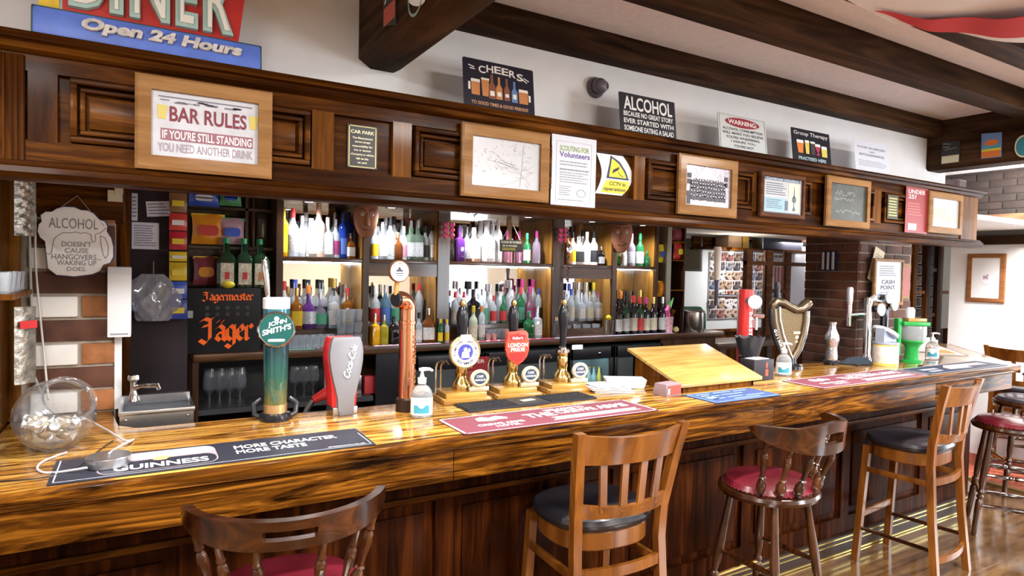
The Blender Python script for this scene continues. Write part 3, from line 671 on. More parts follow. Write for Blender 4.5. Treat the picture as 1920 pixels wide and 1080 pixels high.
def bottlepoly(u, v0, wd_, hh): return [(u-wd_/2, v0), (u+wd_/2, v0), (u+wd_/2, v0+hh*.5), (u+wd_*.18, v0+hh*.68), (u+wd_*.18, v0+hh), (u-wd_*.18, v0+hh), (u-wd_*.18, v0+hh*.68), (u-wd_/2, v0+hh*.5)]
def prints(t, wd, h, y, groups):
    for nm, m, polys in groups:
        for k, p in enumerate(polys): MB().poly([((a-.5)*wd, b*h) for a, b in p], y).build(nm, m, t, sharp=0)
G1 = mat('amber beer print', (.50, .20, .06), .5); G2 = mat('brown bottle print', (.22, .07, .03), .5); G3 = mat('froth print', (.75, .72, .66), .5)
def glasspoly(u, v0, w0, w1, hh): return [(u-w0/2, v0), (u+w0/2, v0), (u+w1/2, v0+hh), (u-w1/2, v0+hh)]
prints(t, wd, h, -.0047, [('beer_print', G1, [glasspoly(.16, .27, .11, .12, .28), glasspoly(.295, .27, .08, .11, .36), glasspoly(.84, .24, .13, .14, .26), bottlepoly(.49, .25, .09, .46)]), ('bottle_print', G2, [bottlepoly(.39, .24, .10, .50), bottlepoly(.60, .25, .08, .46)]), ('blue_bottle_print', mat('blue gold print', (.10, .20, .42), .5), [bottlepoly(.71, .24, .085, .44)])])
prints(t, wd, h, -.0053, [('froth_print', G3, [glasspoly(.16, .53, .125, .12, .06), glasspoly(.295, .60, .11, .11, .04), glasspoly(.84, .48, .14, .13, .06), glasspoly(.39, .30, .06, .06, .10), glasspoly(.49, .31, .055, .055, .09), glasspoly(.60, .32, .05, .05, .07), glasspoly(.71, .31, .05, .05, .10), [(.06, .36), (.09, .36), (.09, .52), (.06, .52)], [(.915, .30), (.945, .30), (.945, .44), (.915, .44)]])])
t, wd, h = lean('tin_sign', 'black ALCOHOL because no great story ever started tin sign on the ledge', (1161, 170), (1263, 263), mat('charcoal tin', (.022, .022, .03), .4), .004)
uvtext(t, wd, h, -.0047, [('ALCOHOL', .07, .94, .59, .93), ('BECAUSE NO GREAT STORY', .06, .95, .43, .55), ('EVER STARTED WITH', .06, .95, .255, .375), ('SOMEONE EATING A SALAD', .06, .95, .07, .20)], WHITE)
t, wd, h = lean('tin_sign', 'white WARNING alcohol consumption tin sign with red oval on the ledge', (1346, 206), (1433, 289), mat('white tin', (.62, .66, .66), .35), .008)
MB().disc(0, .80*h, .36*wd, -.0047, 32, .135*h).build('red_oval', mat('dark red oval', (.30, .02, .04), .4), t, sharp=0)
uvtext(t, wd, h, -.0053, [('WARNING:', .20, .80, .735, .865)], WHITE, 'white_lettering')
uvtext(t, wd, h, -.0047, [('ALCOHOL CONSUMPTION', .08, .92, .56, .635), ('WILL MAKE YOU BELIEVE', .07, .93, .445, .52), ("YOU'RE WHISPERING.", .14, .86, .33, .405), ('I ASSURE YOU,', .24, .76, .215, .29), ("YOU'RE NOT", .29, .71, .10, .175)], INK)
uvrects(t, wd, h, -.0046, [(.02, .98, .965, .975), (.02, .98, .02, .03), (.02, .032, .02, .97), (.968, .98, .02, .97)], GREYINK, 'border')
t, wd, h = lean('tin_sign', 'black Group Therapy practised here tin sign with drinks, on the ledge', (1484, 235), (1553, 309), mat('ink black tin', (.012, .013, .02), .35), .004)
uvtext(t, wd, h, -.0047, [('Group Therapy', .05, .95, .78, .93), ], mat('silver print', (.6, .6, .62)))
uvtext(t, wd, h, -.0047, [('PRACTISED HERE', .14, .86, .07, .17)], mat('ice blue print', (.45, .62, .70), .5), 'blue_lettering')
prints(t, wd, h, -.0047, [('beer_print', ORANGE, [glasspoly(.20, .27, .12, .17, .30)]), ('lager_print', mat('lager print', (.70, .58, .10), .5), [glasspoly(.38, .27, .08, .11, .34), glasspoly(.83, .25, .14, .15, .24)]), ('stout_print', mat('stout print', (.06, .03, .03), .5), [glasspoly(.53, .27, .09, .12, .34)]), ('wine_print', mat('wine print', (.45, .03, .08), .5), [glasspoly(.66, .38, .06, .14, .16), glasspoly(.66, .27, .09, .02, .10)]), ('froth_print', WHITE, [glasspoly(.20, .57, .17, .17, .09), glasspoly(.38, .61, .11, .11, .07), glasspoly(.53, .61, .12, .12, .06), glasspoly(.66, .54, .14, .13, .08), glasspoly(.83, .49, .15, .14, .09)])])
t, wd, h = lean('notice_sheet', 'white FOOD ALLERGIES and INTOLERANCES sheet standing on the ledge', (1602, 256), (1664, 327), PAPER, 0, .001, 'notice')
uvtext(t, wd, h, -.0016, [('FOOD ALLERGIES', .10, .90, .76, .82), ('and', .43, .57, .65, .70), ('INTOLERANCES', .14, .86, .53, .60)], mat('grey ink dark', (.16, .18, .20), .6)); uvrects(t, wd, h, -.0016, textlines(.1, .95, .40, .20, 4, .3, .2), GREYINK, 'small_print')
# --- DINER sign
t = thing('diner_sign', 'vintage red and blue DINER Open 24 Hours sign standing on the canopy ledge', 'sign', (0, 2.10, 2.286), (-.07, 0, 0))
dY = 2.10
a, b = onY(62, 15, dY), onY(487, 85, dY); cB = onY(487, 134, dY); zb = 2.286
bx0_, bx1_ = a.x, b.x; bz1 = a.z - zb; 
mb = MB(); mb.box(bx0_, bx1_, -.03, .0, .0, bz1, bev=.008); mb.build('blue_board', mat('weathered blue paint', (.10, .19, .66), .45, noise=.18, nscale=14), t)
mb = MB(); mb.box(bx0_-.002, bx1_+.002, -.026, .002, -.0, .018).box(bx0_-.002, bx0_+.008, -.027, .002, 0, bz1).box(bx1_-.008, bx1_+.002, -.027, .002, 0, bz1).box(bx0_, bx1_, -.027, .002, bz1-.008, bz1+.002); mb.build('dark_edge', mat('dark teal edge', (.02, .06, .07), .5, noise=.4, nscale=30), t)
mb = MB(); wbd = bx1_-bx0_
put_text(mb, 'Open 24 Hours', bx0_+.18*wbd, bx0_+.89*wbd, .018, bz1-.012, -.031, bold=.05, shear=.28, ext=.01); mb.build('script_lettering', mat('dirty white paint', (.62, .60, .58), .6, noise=.3, nscale=60), t)
r0, r1 = onY(118, 24, dY).x, onY(447, 78, dY).x
mb = MB().prism([(r0, bz1), (r1-.002, bz1), (r1+.03, bz1+.25), (r0-.0, bz1+.25)], -.022, 0); mb.build('red_board', mat('worn red paint', (.50, .03, .025), .4, noise=.2, nscale=12), t)
mb, mb2 = MB(), MB()
lx = [(130, 205), (206, 232), (243, 318), (328, 370), (379, 436)]
for ch, (p, q) in zip('DINER', lx):
    xa, xb_ = onY(p, 30, dY).x, onY(q, 30, dY).x
    put_text(mb, ch, xa, xb_, bz1+.012, bz1+.20, -.028, bold=.05, ext=.012)
    put_text(mb2, ch, xa+.012, xb_-.012, bz1+.022, bz1+.19, -.036, bold=.0, ext=.012)
mb.build('letter_edge', mat('verdigris paint', (.36, .55, .52), .5), t); mb2.build('letter_face', mat('ivory paint', (.80, .80, .74), .5), t)
x0 = onY(74, 10, dY).x; x1 = onY(112, 10, dY).x
MB().box(x0, x1, -.025, 0, bz1, bz1+.12).build('yellow_block', mat('worn yellow paint', (.72, .50, .03), .5, noise=.3, nscale=20), t)
MB().box(x1, r0+.004, -.02, .0, bz1, bz1+.12).build('teal_strip', mat('verdigris paint', (.3, .5, .5)), t)
x0 = onY(452, 0, dY).x; MB().prism([(x0, bz1+.175), (x0+.03, bz1+.17), (x0+.05, bz1+.22), (x0, bz1+.25)], -.02, 0).build('teal_arrow', mat('verdigris paint', (.3, .5, .5)), t)
# --- dome camera
p = onY(1115, 165, 2.30)
t = thing('security_camera', 'grey dome security camera fixed high on the white wall', 'camera', p, (0, 0, 0))
R90 = Matrix.Rotation(PI/2, 4, 'X'); gm = mat('dome grey', (.14, .12, .14), .35)
MB().lathe([(0, 0), (.046, 0), (.046, .012), (.042, .02), (0, .02)], M=R90, seg=24).build('base', gm, t)
MB().ball((0, -.034, 0), .036, 20).build('dome', gm, t)
MB().lathe([(0, .062), (.020, .062), (.024, .05), (.024, .035)], M=R90 @ Matrix.Rotation(.35, 4, 'Y'), seg=20).build('lens_ring', mat('silver ring', (.55, .56, .6), .25, .8), t)
MB().lathe([(0, .066), (.012, .0645), (.014, .06)], M=R90 @ Matrix.Rotation(.35, 4, 'Y'), seg=20).build('lens', BLK_PL, t)
# --- pump clips on the beams
def clip(name, label, X, pts, m, extra, th=.004):
    ps = [onX(a, b, X) for a, b in pts]; cx_ = sum((p.y for p in ps))/len(ps); cz = sum((p.z for p in ps))/len(ps)
    t = thing(name, label, 'beer clip', (X, cx_, cz), (0, 0, -PI/2))   # local x runs toward -y, face looks to -x
    loc = [(-(p.y-cx_), p.z-cz) for p in ps]
    MB().prism(loc, -th, 0).build('panel', m, t); extra(t, loc); return t
def box_of(loc): xs = [a for a, b in loc]; zs = [b for a, b in loc]; return min(xs), max(xs), min(zs), max(zs)
def ex_xb(t, loc):
    x0, x1, z0, z1 = box_of(loc)
    mb = MB(); put_text(mb, 'XB', x0+.1*(x1-x0), x1-.1*(x1-x0), z0+.52*(z1-z0), z0+.80*(z1-z0), -.0046); mb.build('lettering', WHITE, t, sharp=0)
    MB().poly([(x0+.08*(x1-x0), z0+.14*(z1-z0)), (x1-.08*(x1-x0), z0+.14*(z1-z0)), (x1-.08*(x1-x0), z0+.44*(z1-z0)), (x0+.08*(x1-x0), z0+.44*(z1-z0))], -.0046).build('red_panel', mat('brick red', (.5, .09, .06), .5), t, sharp=0)
clip('pump_clip', 'black pump clip with a red panel on the main beam', bx0-.001, [(721, 50), (745, 46), (745, -45), (721, -40)], BLACK, ex_xb)
def ex_rnd(t, loc):
    mb = MB(); x0, x1, z0, z1 = box_of(loc); mb.annulus((x0+x1)/2, (z0+z1)/2, (x1-x0)*.36, (x1-x0)*.42, -.0046); mb.build('ring_print', mat('green grey ink', (.25, .32, .28), .5), t, sharp=0)
c_ = (782, -8); clip('pump_clip', 'round white pump clip beside the black clip on the main beam', bx0-.001, [(c_[0]+17*math.cos(a*PI/10), c_[1]+20*math.sin(a*PI/10)) for a in range(20)], WHITE, ex_rnd)
def ex_a(t, loc):
    x0, x1, z0, z1 = box_of(loc); f = lambda u, v: (x0+u*(x1-x0), z0+v*(z1-z0))
    MB().poly([f(.05, .03), f(.95, .03), f(.95, .35), f(.05, .35)], -.0046).build('cream_panel', CREAM, t, sharp=0)
    mb = MB(); stroke(mb, f(.1, .9), f(.5, .85), .004, -.0046); stroke(mb, f(.1, .75), f(.45, .72), .004, -.0046); stroke(mb, f(.2, .62), f(.8, .66), .003, -.0046); mb.build('scratches', mat('grey print', (.4, .4, .38)), t, sharp=0)
clip('pump_clip', 'black and cream pump clip on the cross beam', xb-.001, [(1764, 309), (1800, 302), (1800, 264), (1768, 266)], mat('dull black', (.03, .03, .03), .5), ex_a)
def ex_b(t, loc):
    x0, x1, z0, z1 = box_of(loc); f = lambda u, v: (x0+u*(x1-x0), z0+v*(z1-z0)); q = lambda a, b: [f(.04, a), f(.96, a), f(.96, b), f(.04, b)]
    MB().poly(q(.03, .28), -.0046).build('orange_panel', ORANGE, t, sharp=0); MB().poly(q(.28, .36), -.0046).build('gold_line', YELLOW, t, sharp=0)
    MB().poly(q(.36, .48), -.0046).build('sea_print', mat('sea blue', (.10, .38, .50), .5), t, sharp=0)
    mb = MB(); mb.disc((x0+x1)/2, z0+.60*(z1-z0), .34*(x1-x0), -.0047, 20, .12*(z1-z0)); mb.build('sun_print', ORANGE, t, sharp=0)
clip('pump_clip', 'blue and orange seaside pump clip on the cross beam', xb-.001, [(1840, 298), (1878, 294), (1879, 248), (1841, 251)], mat('sky blue print', (.16, .30, .62), .5), ex_b)
def ex_c(t, loc):
    x0, x1, z0, z1 = box_of(loc); mb = MB(); mb.annulus((x0+x1)/2, (z0+z1)/2, (x1-x0)*.43, (x1-x0)*.50, -.0047, 32, (z1-z0)/(x1-x0)); mb.build('cream_rim', CREAM, t, sharp=0)
c_ = (1921, 274); clip('pump_clip', 'oval teal pump clip with cream rim on the cross beam', xb-.001, [(c_[0]+18*math.cos(a*PI/12), c_[1]+21*math.sin(a*PI/12)) for a in range(24)], mat('teal print', (.04, .28, .36), .5), ex_c)
# speaker box where the white wall ends
p = onY(1793, 343, 2.36)
t = thing('wall_speaker', 'small brown speaker box by the end of the white wall, under the beam', 'speaker', (p.x, 2.37, 2.288))
MB().box(-.06, .06, -.05, .05, 0, .125, bev=.008).build('cabinet', mat('mauve brown', (.20, .13, .13), .5), t); MB().box(-.05, .05, -.053, -.049, .012, .113).build('grille', mat('dark grille', (.09, .06, .06), .7), t)
# ================================================================ THINGS ON THE BAR TOP
ZT1 = 1.1005
# --- bar runners
def runner(label, x0, x1, y0, y1, m, rot=0.0, group='bar runners', name='bar_runner'):
    t = thing(name, label, 'bar runner', ((x0+x1)/2, (y0+y1)/2, ZT1), (0, 0, rot), group)
    wd, d = x1-x0, y1-y0
    MB().box(-wd/2, wd/2, -d/2, d/2, 0, .004, bev=.0015).build('mat', m, t); return t, wd, d
FLAT = Matrix.Rotation(-PI/2, 4, 'X')      # text in xz plane -> lying on the mat
def mtext(t, wd, d, items, m, name='lettering', z=.0046):
    mb = MB()
    for it in items:
        s, u0, u1, v0, v1 = it[:5]
        put_text(mb, s, (u0-.5)*wd, (u1-.5)*wd, (v0-.5)*d, (v1-.5)*d, -z, bold=.03, shear=it[5] if len(it) > 5 else 0, slope=it[6] if len(it) > 6 else 0)
    for v in mb.bm.verts: v.co = Vector((v.co.x, v.co.z, -v.co.y))
    return mb.build(name, m, t, sharp=0)
def mshape(t, wd, d, polys, m, name='print', z=.0044):
    mb = MB()
    for p in polys: mb.face([((u-.5)*wd, (v-.5)*d, z) for u, v in p])
    return mb.build(name, m, t, sharp=0)
R4 = lambda u0, u1, v0, v1: [(u0, v0), (u1, v0), (u1, v1), (u0, v1)]
def rrect(u0, u1, v0, v1, ru, rv, n=6):
    o = []
    for c, e, a in ((u1-ru, v1-rv, 0), (u0+ru, v1-rv, PI/2), (u0+ru, v0+rv, PI), (u1-ru, v0+rv, 1.5*PI)):
        o += [(c+ru*math.cos(a+PI/2*i/n), e+rv*math.sin(a+PI/2*i/n)) for i in range(n+1)]
    return o
RUN_BLK = mat('runner black', (.022, .024, .040), .45); RUN_MAR = mat('runner maroon', (.20, .045, .07), .55); WPRINT = mat('bright print', (.72, .72, .76), .55)
t, wd, d = runner('black bar runner reading MORE CHARACTER MORE TASTE', -.205, .693, 2.053, 2.288, RUN_BLK)
mshape(t, wd, d, [R4(.012, .988, .035, .05), R4(.012, .016, .035, .96), R4(.984, .988, .035, .7)], mat('pale line', (.5, .55, .62), .5), 'border_line')
mshape(t, wd, d, [rrect(.12, .47, .10, .93, .04, .2)], mat('pale brown glow', (.38, .30, .33), .5), 'pale_field'); mshape(t, wd, d, [rrect(.125, .465, .12, .55, .035, .18)], RUN_BLK, 'dark_field', .0047)
mshape(t, wd, d, [rrect(.20, .462, .58, .91, .03, .12)], mat('cream glow', (.62, .58, .60), .5), 'cream_field', .0049)
mtext(t, wd, d, [('GUINNESS', .165, .44, .18, .40)], WPRINT, z=.0050)
mtext(t, wd, d, [('MORE CHARACTER', .53, .895, .56, .74), ('MORE TASTE', .53, .77, .32, .50)], WPRINT, 'slogan_lettering')
mtext(t, wd, d, [('drinkaware.co.uk', .83, .97, .09, .14)], WPRINT, 'small_lettering')
mshape(t, wd, d, [[(.275, .50), (.295, .46), (.315, .47), (.33, .60), (.31, .66), (.28, .64)]], mat('gold print', (.62, .48, .22), .4), 'harp_print', .0054)
def crewe(label, x0, x1, y0, y1):
    t, wd, d = runner(label, x0, x1, y0, y1, RUN_MAR)
    mshape(t, wd, d, [R4(.0, 1, .0, .03), R4(.0, .012, 0, 1), R4(.0, 1, .97, 1), R4(.988, 1, 0, 1)], mat('silver edge', (.52, .53, .58), .5), 'border_line')
    mtext(t, wd, d, [('WELCOME TO', .50, .72, .74, .88), ('THE', .365, .515, .44, .72), ('CREWE', .53, .75, .50, .72), ('ARMS', .765, .94, .50, .76)], WPRINT, 'title_lettering')
    mshape(t, wd, d, [[(.44, .16), (.94, .18), (.92, .27), (.945, .36), (.46, .36), (.475, .26)]], WPRINT, 'ribbon')
    mtext(t, wd, d, [('CREWE ARMS', .105, .325, .30, .42), ('HOTEL', .17, .29, .16, .26)], WPRINT)
    mshape(t, wd, d, [[(.14, .62), (.20, .56), (.24, .62), (.28, .60), (.29, .70), (.25, .84), (.21, .76), (.18, .86), (.145, .78)]], WPRINT, 'crest')
    return t
crewe('maroon bar runner with white lettering below the three hand pumps', 1.0165, 1.949, 2.034, 2.276)
crewe('maroon bar runner with white lettering further along, beside the harp tap', 3.138, 4.20, 2.05, 2.30)
t, wd, d = runner('blue bar runner with white print, sticking out from under the sloping lid', 2.30, 2.77, 2.030, 2.235, mat('runner blue', (.05, .10, .30), .5), .0)
mshape(t, wd, d, [R4(.03, .97, .03, .06), R4(.03, .97, .94, .97), R4(.03, .045, .03, .97)] + [R4(a, b, v, v+.06) for a, b, v in ((.1, .3, .78), (.36, .62, .8), (.66, .86, .78), (.1, .34, .55), (.38, .7, .58), (.12, .30, .30), (.36, .58, .34), (.62, .9, .30), (.36, .75, .14))] + [rrect(.10, .22, .3, .7, .03, .1)], mat('pale blue print', (.62, .70, .86), .5), 'white_print')
t, wd, d = runner('navy bar runner with white arrow print at the far end of the bar', 4.24, 5.27, 2.06, 2.265, mat('runner navy', (.035, .05, .10), .5))
mshape(t, wd, d, [R4(0, 1, 0, .03), R4(0, .01, 0, 1), R4(0, 1, .97, 1), R4(.12, .3, .5, .66), R4(.12, .26, .25, .38), [(.36, .30), (.62, .22), (.64, .45), (.9, .40), (.92, .78), (.5, .86), (.4, .62)]], WPRINT, 'white_print')
t = thing('bar_towel', 'orange and white printed bar towel on the angled end of the bar', 'bar towel', (5.80, 2.80, ZT1), (0, 0, .72), None)
MB().box(-.42, .42, -.12, .12, 0, .005, bev=.002).build('cloth', mat('towel white', (.75, .72, .66), .8), t)
mshape(t, .84, .24, [R4(.1, .42, .2, .8), R4(.5, .75, .25, .75)], mat('towel orange', (.62, .22, .06), .8), 'orange_print', .0056); mshape(t, .84, .24, [R4(0, 1, 0, .05), R4(0, 1, .95, 1), R4(0, .02, 0, 1), R4(.45, .47, .1, .9)], mat('towel brown', (.22, .10, .05), .8), 'brown_border', .0058)
# --- ribbed drip mat
t = thing('drip_mat', 'black ribbed rubber drip mat in front of the hand pumps', 'drip mat', (1.527, 2.428, ZT1), (0, 0, 0))
mb = MB(); mb.box(-.335, .335, -.078, .078, 0, .006, bev=.002)
for i in range(34):
    if 12 <= i <= 20: continue
    x = -.326+.652*i/33; mb.box(x-.003, x+.003, -.070, .070, .006, .010)
for i in range(9): y = -.066+.132*i/8; mb.box(-.328, -.1, y-.0016, y+.0016, .006, .010).box(.09, .328, y-.0016, y+.0016, .006, .010)
mb.box(-.09, .07, -.07, .07, .006, .009).build('mat', RUBBER, t)
MB().box(-.035, .035, -.017, .017, .0092, .0100, Matrix.Rotation(.12, 4, 'Z')).build('pale_label', mat('cream label', (.62, .58, .42), .5), t)
# --- fish-bowl sweet jar
jc = Vector((-.222, 2.45, 1.101))
t = thing('sweet_jar', 'tilted round glass sweet jar with wide open mouth on the bar', 'jar', jc)
q = Vector((.42, -.62, .62)).to_track_quat('Z', 'Y').to_matrix().to_4x4()
R_ = .112; prof = [(0, -R_*.98)]
for i in range(2, 13):
    a = PI*i/16; prof.append((R_*math.sin(a), -R_*math.cos(a)))
prof += [(.070, .083), (.066, .092), (.072, .099), (.078, .101), (.0735, .096), (.0675, .091), (.0665, .083)]
for i in range(12, 1, -1):
    a = PI*i/16; prof.append(((R_-.0035)*math.sin(a), -(R_-.0035)*math.cos(a)))
prof += [(0, -R_*.98+.0035)]
MB().lathe(prof, (0, 0, .108), 36, q).build('bowl', GLASS, t)
MB().lathe([(.030, 0), (.046, 0), (.046, .006), (.030, .006), (.030, 0)], (0, 0, 0), 24).build('foot', GLASS, t)
sw = None; rj = random.Random(5)
for k in range(15):
    while True:
        p = Vector((rj.uniform(-.085, .085), rj.uniform(-.085, .085), rj.uniform(-.085, -.015)))
        if p.length < .080 and p.length > .03: break
    o = MB()
    mm = Matrix.Translation(p) @ Euler((rj.uniform(0, 3), rj.uniform(0, 3), rj.uniform(0, 3))).to_matrix().to_4x4()
    if sw is None:
        t2 = thing('wrapped_sweet', 'shiny wrapped sweet in the round glass jar', 'sweet', jc + Vector((0, 0, .108)) + p, (rj.uniform(0, 3), rj.uniform(0, 3), 0), 'wrapped sweets in the glass jar')
        MB().lathe([(0, -.020), (.014, -.016), (.018, 0), (.014, .016), (0, .020)], seg=12).build('sweet', mat('foil wrapper', (.72, .62, .48), .25, .5, noise=.3, nscale=80), t2)
        MB().lathe([(.003, .018), (.013, .031), (.0125, .032), (.002, .019)], seg=8).lathe([(.003, -.018), (.013, -.031), (.0125, -.032), (.002, -.019)], seg=8).build('wrapper_ends', mat('clear wrapper', (.80, .80, .82), .3), t2)
        sw = t2
    else: dup(sw, jc + Vector((0, 0, .108)) + p, (rj.uniform(0, 3), rj.uniform(0, 3), rj.uniform(0, 3)), sw['label'])
# --- steel puck and cables
t = thing('steel_puck', 'round brushed steel cable puck lying on the black runner', 'cable puck', (-.070, 2.178, 1.105))
MB().lathe([(0, 0), (.056, 0), (.058, .002), (.058, .026), (.056, .028), (0, .028)], seg=40).build('body', STEEL, t)
def cable(name, label, pts, r, m, parent=None):
    mb = MB(); P = [Vector(p) for p in pts]; out = []
    for i in range(len(P)-1):
        a, b, c, d_ = P[max(0, i-1)], P[i], P[i+1], P[min(len(P)-1, i+2)]
        for k in range(6):
            u = k/6; out.append(.5*((2*b)+(c-a)*u+(2*a-5*b+4*c-d_)*u*u+(3*b-a-3*c+d_)*u**3))
    out.append(P[-1]); mb.tube(out, r, 8); o = mb.build(name, m)
    if label: tag(o, label, 'cable')
    return o
bz = lambda px, py, z=1.104: onZ(px, py, z)
GREYC = mat('grey cable', (.55, .53, .56), .4); WHITEC = mat('cream cable', (.62, .60, .55), .5)
cable('steel_cable', 'grey cable looping from the steel puck round to the sweet jar', [bz(163, 877, 1.118), bz(105, 886), bz(78, 885), bz(70, 876), bz(85, 863), bz(125, 848)], .0035, GREYC)
cable('steel_cable', 'grey coiled cable rising over the steel puck towards the jar', [bz(205, 850, 1.137), bz(222, 838, 1.118), bz(250, 824, 1.106), bz(235, 826, 1.112), bz(200, 806, 1.112), bz(170, 790, 1.12), bz(152, 782, 1.13)], .0035, GREYC)
cable('black_lead', 'thin black lead with small plug lying across the bar edge', [bz(0, 903), bz(50, 899), bz(95, 893), bz(140, 880), bz(165, 862), bz(185, 845), bz(212, 826)], .002, BLK_PL)
# cables hanging by the brick pier
tp = onY(52, 352, 2.96)
cable('wall_cable', 'grey cable hanging down the timber beside the white painted bricks', [tp, onY(55, 440, 2.96), onY(57, 520, 2.96), onY(60, 600, 2.96), onY(58, 680, 2.95), onY(70, 720, 2.90), onY(78, 738, 2.84)], .005, mat('grey flex', (.36, .36, .34), .5))
cable('wall_cable', 'cream cable hanging in front of the white painted bricks', [onY(66, 400, 2.975), onY(66, 450, 2.975), onY(67, 500, 2.975), onY(72, 560, 2.97), onY(78, 620, 2.97), onY(84, 680, 2.96), onY(90, 740, 2.90), onY(92, 752, 2.86)], .0038, WHITEC)
# --- keg founts
def badge(parent, c, r, m, rim=CHROME, name='badge', yaw=0.0, tilt=0.0):
    b = bpy.data.objects.new(name, None); 
    Mx = Matrix.Translation(c) @ Matrix.Rotation(yaw, 4, 'Z') @ Matrix.Rotation(tilt, 4, 'X')
    mb = MB(); mb.lathe([(0, 0), (r*1.12, 0), (r*1.12, .012), (r*1.04, .018), (r*.98, .014), (0, .014)], seg=36, M=Mx @ Matrix.Rotation(PI/2, 4, 'X')); o = mb.build(name, rim, parent)
    mb = MB(); mb.lathe([(r*.98, .0145), (0, .0145)], seg=36, M=Mx @ Matrix.Rotation(PI/2, 4, 'X')); mb.build('face', m, o)
    return o, Mx @ Matrix.Translation((0, -.0152, 0))
def btext(o, Mx, items, m, name='lettering'):
    mb = MB()
    for s, x0, x1, z0, z1, *r in items: put_text(mb, s, x0, x1, z0, z1, 0, bold=.03, slope=r[0] if r else 0, M=Mx)
    return mb.build(name, m, o, sharp=0)
def bshape(o, Mx, polys, m, name='print', y=-.0003):
    mb = MB()
    for p in polys: mb.face([Mx @ Vector((a, y, b)) for a, b in p])
    return mb.build(name, m, o, sharp=0)
circ = lambda cx_, cz, r, n=24, k=1: [(cx_+r*math.cos(2*PI*i/n), cz+r*k*math.sin(2*PI*i/n)) for i in range(n)]
def arctext(o, Mx, s, r, a0, a1, size, m, name='lettering', inward=False):
    mb = MB(); n = len(s)
    for i, ch in enumerate(s):
        if ch == ' ': continue
        a = a0 + (a1-a0)*i/max(1, n-1); c = Vector((r*math.cos(a), 0, r*math.sin(a)))
        rot = a - PI/2 if not inward else a + PI/2
        L = Mx @ Matrix.Translation(c) @ Matrix.Rotation(-rot, 4, 'Y')
        put_char(mb, ch, 0, 0, size, M=L)
    return mb.build(name, m, o, sharp=0)
DPTH = lambda x, y: .50759*x + .8611*y
# John Smith's: glass-like tapered fount
t = thing('beer_fount', 'tall teal tapered beer fount with a round green badge', 'beer fount', (.462, 2.565, ZT1), (0, 0, -.16), 'beer founts')
tealM = bpy.data.materials.new('beer swirl'); tealM.use_nodes = True; nt = tealM.node_tree; b = nt.nodes['Principled BSDF']
tc = nt.nodes.new('ShaderNodeTexCoord'); sp = nt.nodes.new('ShaderNodeSeparateXYZ'); nz = nt.nodes.new('ShaderNodeTexNoise'); nz.inputs['Scale'].default_value = 14; nz.inputs['Distortion'].default_value = 2; ad = nt.nodes.new('ShaderNodeMath'); ad.operation = 'MULTIPLY_ADD'; ad.inputs[1].default_value = .16
mm_ = nt.nodes.new('ShaderNodeMapRange'); mm_.inputs['From Min'].default_value = .08; mm_.inputs['From Max'].default_value = .56
rp = nt.nodes.new('ShaderNodeValToRGB'); e = rp.color_ramp.elements; e[0].position = 0; e[0].color = (.42, .28, .05, 1); e[1].position = 1; e[1].color = (.02, .15, .20, 1); k = e.new(.14); k.color = (.13, .13, .04, 1); k = e.new(.32); k.color = (.012, .085, .065, 1); k = e.new(.6); k.color = (.006, .045, .065, 1)
nt.links.new(tc.outputs['Object'], nz.inputs['Vector']); nt.links.new(tc.outputs['Object'], sp.inputs[0]); nt.links.new(nz.outputs['Fac'], ad.inputs[0]); nt.links.new(sp.outputs['Z'], ad.inputs[2]); nt.links.new(ad.outputs[0], mm_.inputs['Value']); nt.links.new(mm_.outputs[0], rp.inputs['Fac']); nt.links.new(rp.outputs['Color'], b.inputs['Base Color']); b.inputs['Roughness'].default_value = .12; b.inputs['Coat Weight'].default_value = .8
MB().lathe([(0, 0), (.058, 0), (.060, .012), (.056, .026), (.048, .030), (0, .030)], seg=32).build('base', BLK_PL, t)
MB().lathe([(.043, .03), (.043, .062), (0, .062)], seg=32).build('brass_collar', mat('pale gold', (.72, .50, .26), .3, .8), t)
MB().lathe([(.0415, .062), (.0455, .20), (.0485, .34), (.049, .432), (0, .432)], seg=36).build('column', tealM, t)
MB().lathe([(.0495, .43), (.0500, .468), (.047, .472), (0, .472)], seg=36).build('white_cap', PLASTIC_W, t)
o, Mx = badge(t, (0, -.050, .355), .061, mat('badge teal', (.008, .085, .080), .3))
btext(o, Mx, [('JOHN', -.030, .036, .004, .026, .25), ("SMITH'S", -.050, .052, -.024, -.002, .25)], WPRINT); bshape(o, Mx, [rrect(-.03, .03, -.046, -.036, .005, .004), circ(0, .040, .009)], mat('badge white', (.7, .75, .74)), 'small_print')
MB().tube([(-.030, 0, .468), (-.034, -.003, .51), (-.040, -.006, .56), (-.044, -.008, .612), (-.045, -.008, .622)], [.008, .011, .013, .0125, .009], 14).build('tap_handle', CHROME, t)
for sx in (-1, 1): MB().tube([(sx*.05, .01, .008), (sx*.075, .02, .02), (sx*.078, .03, .055), (sx*.05, .035, .075)], .011, 8).build('hose', mat('black hose', (.02, .022, .028), .3), t)
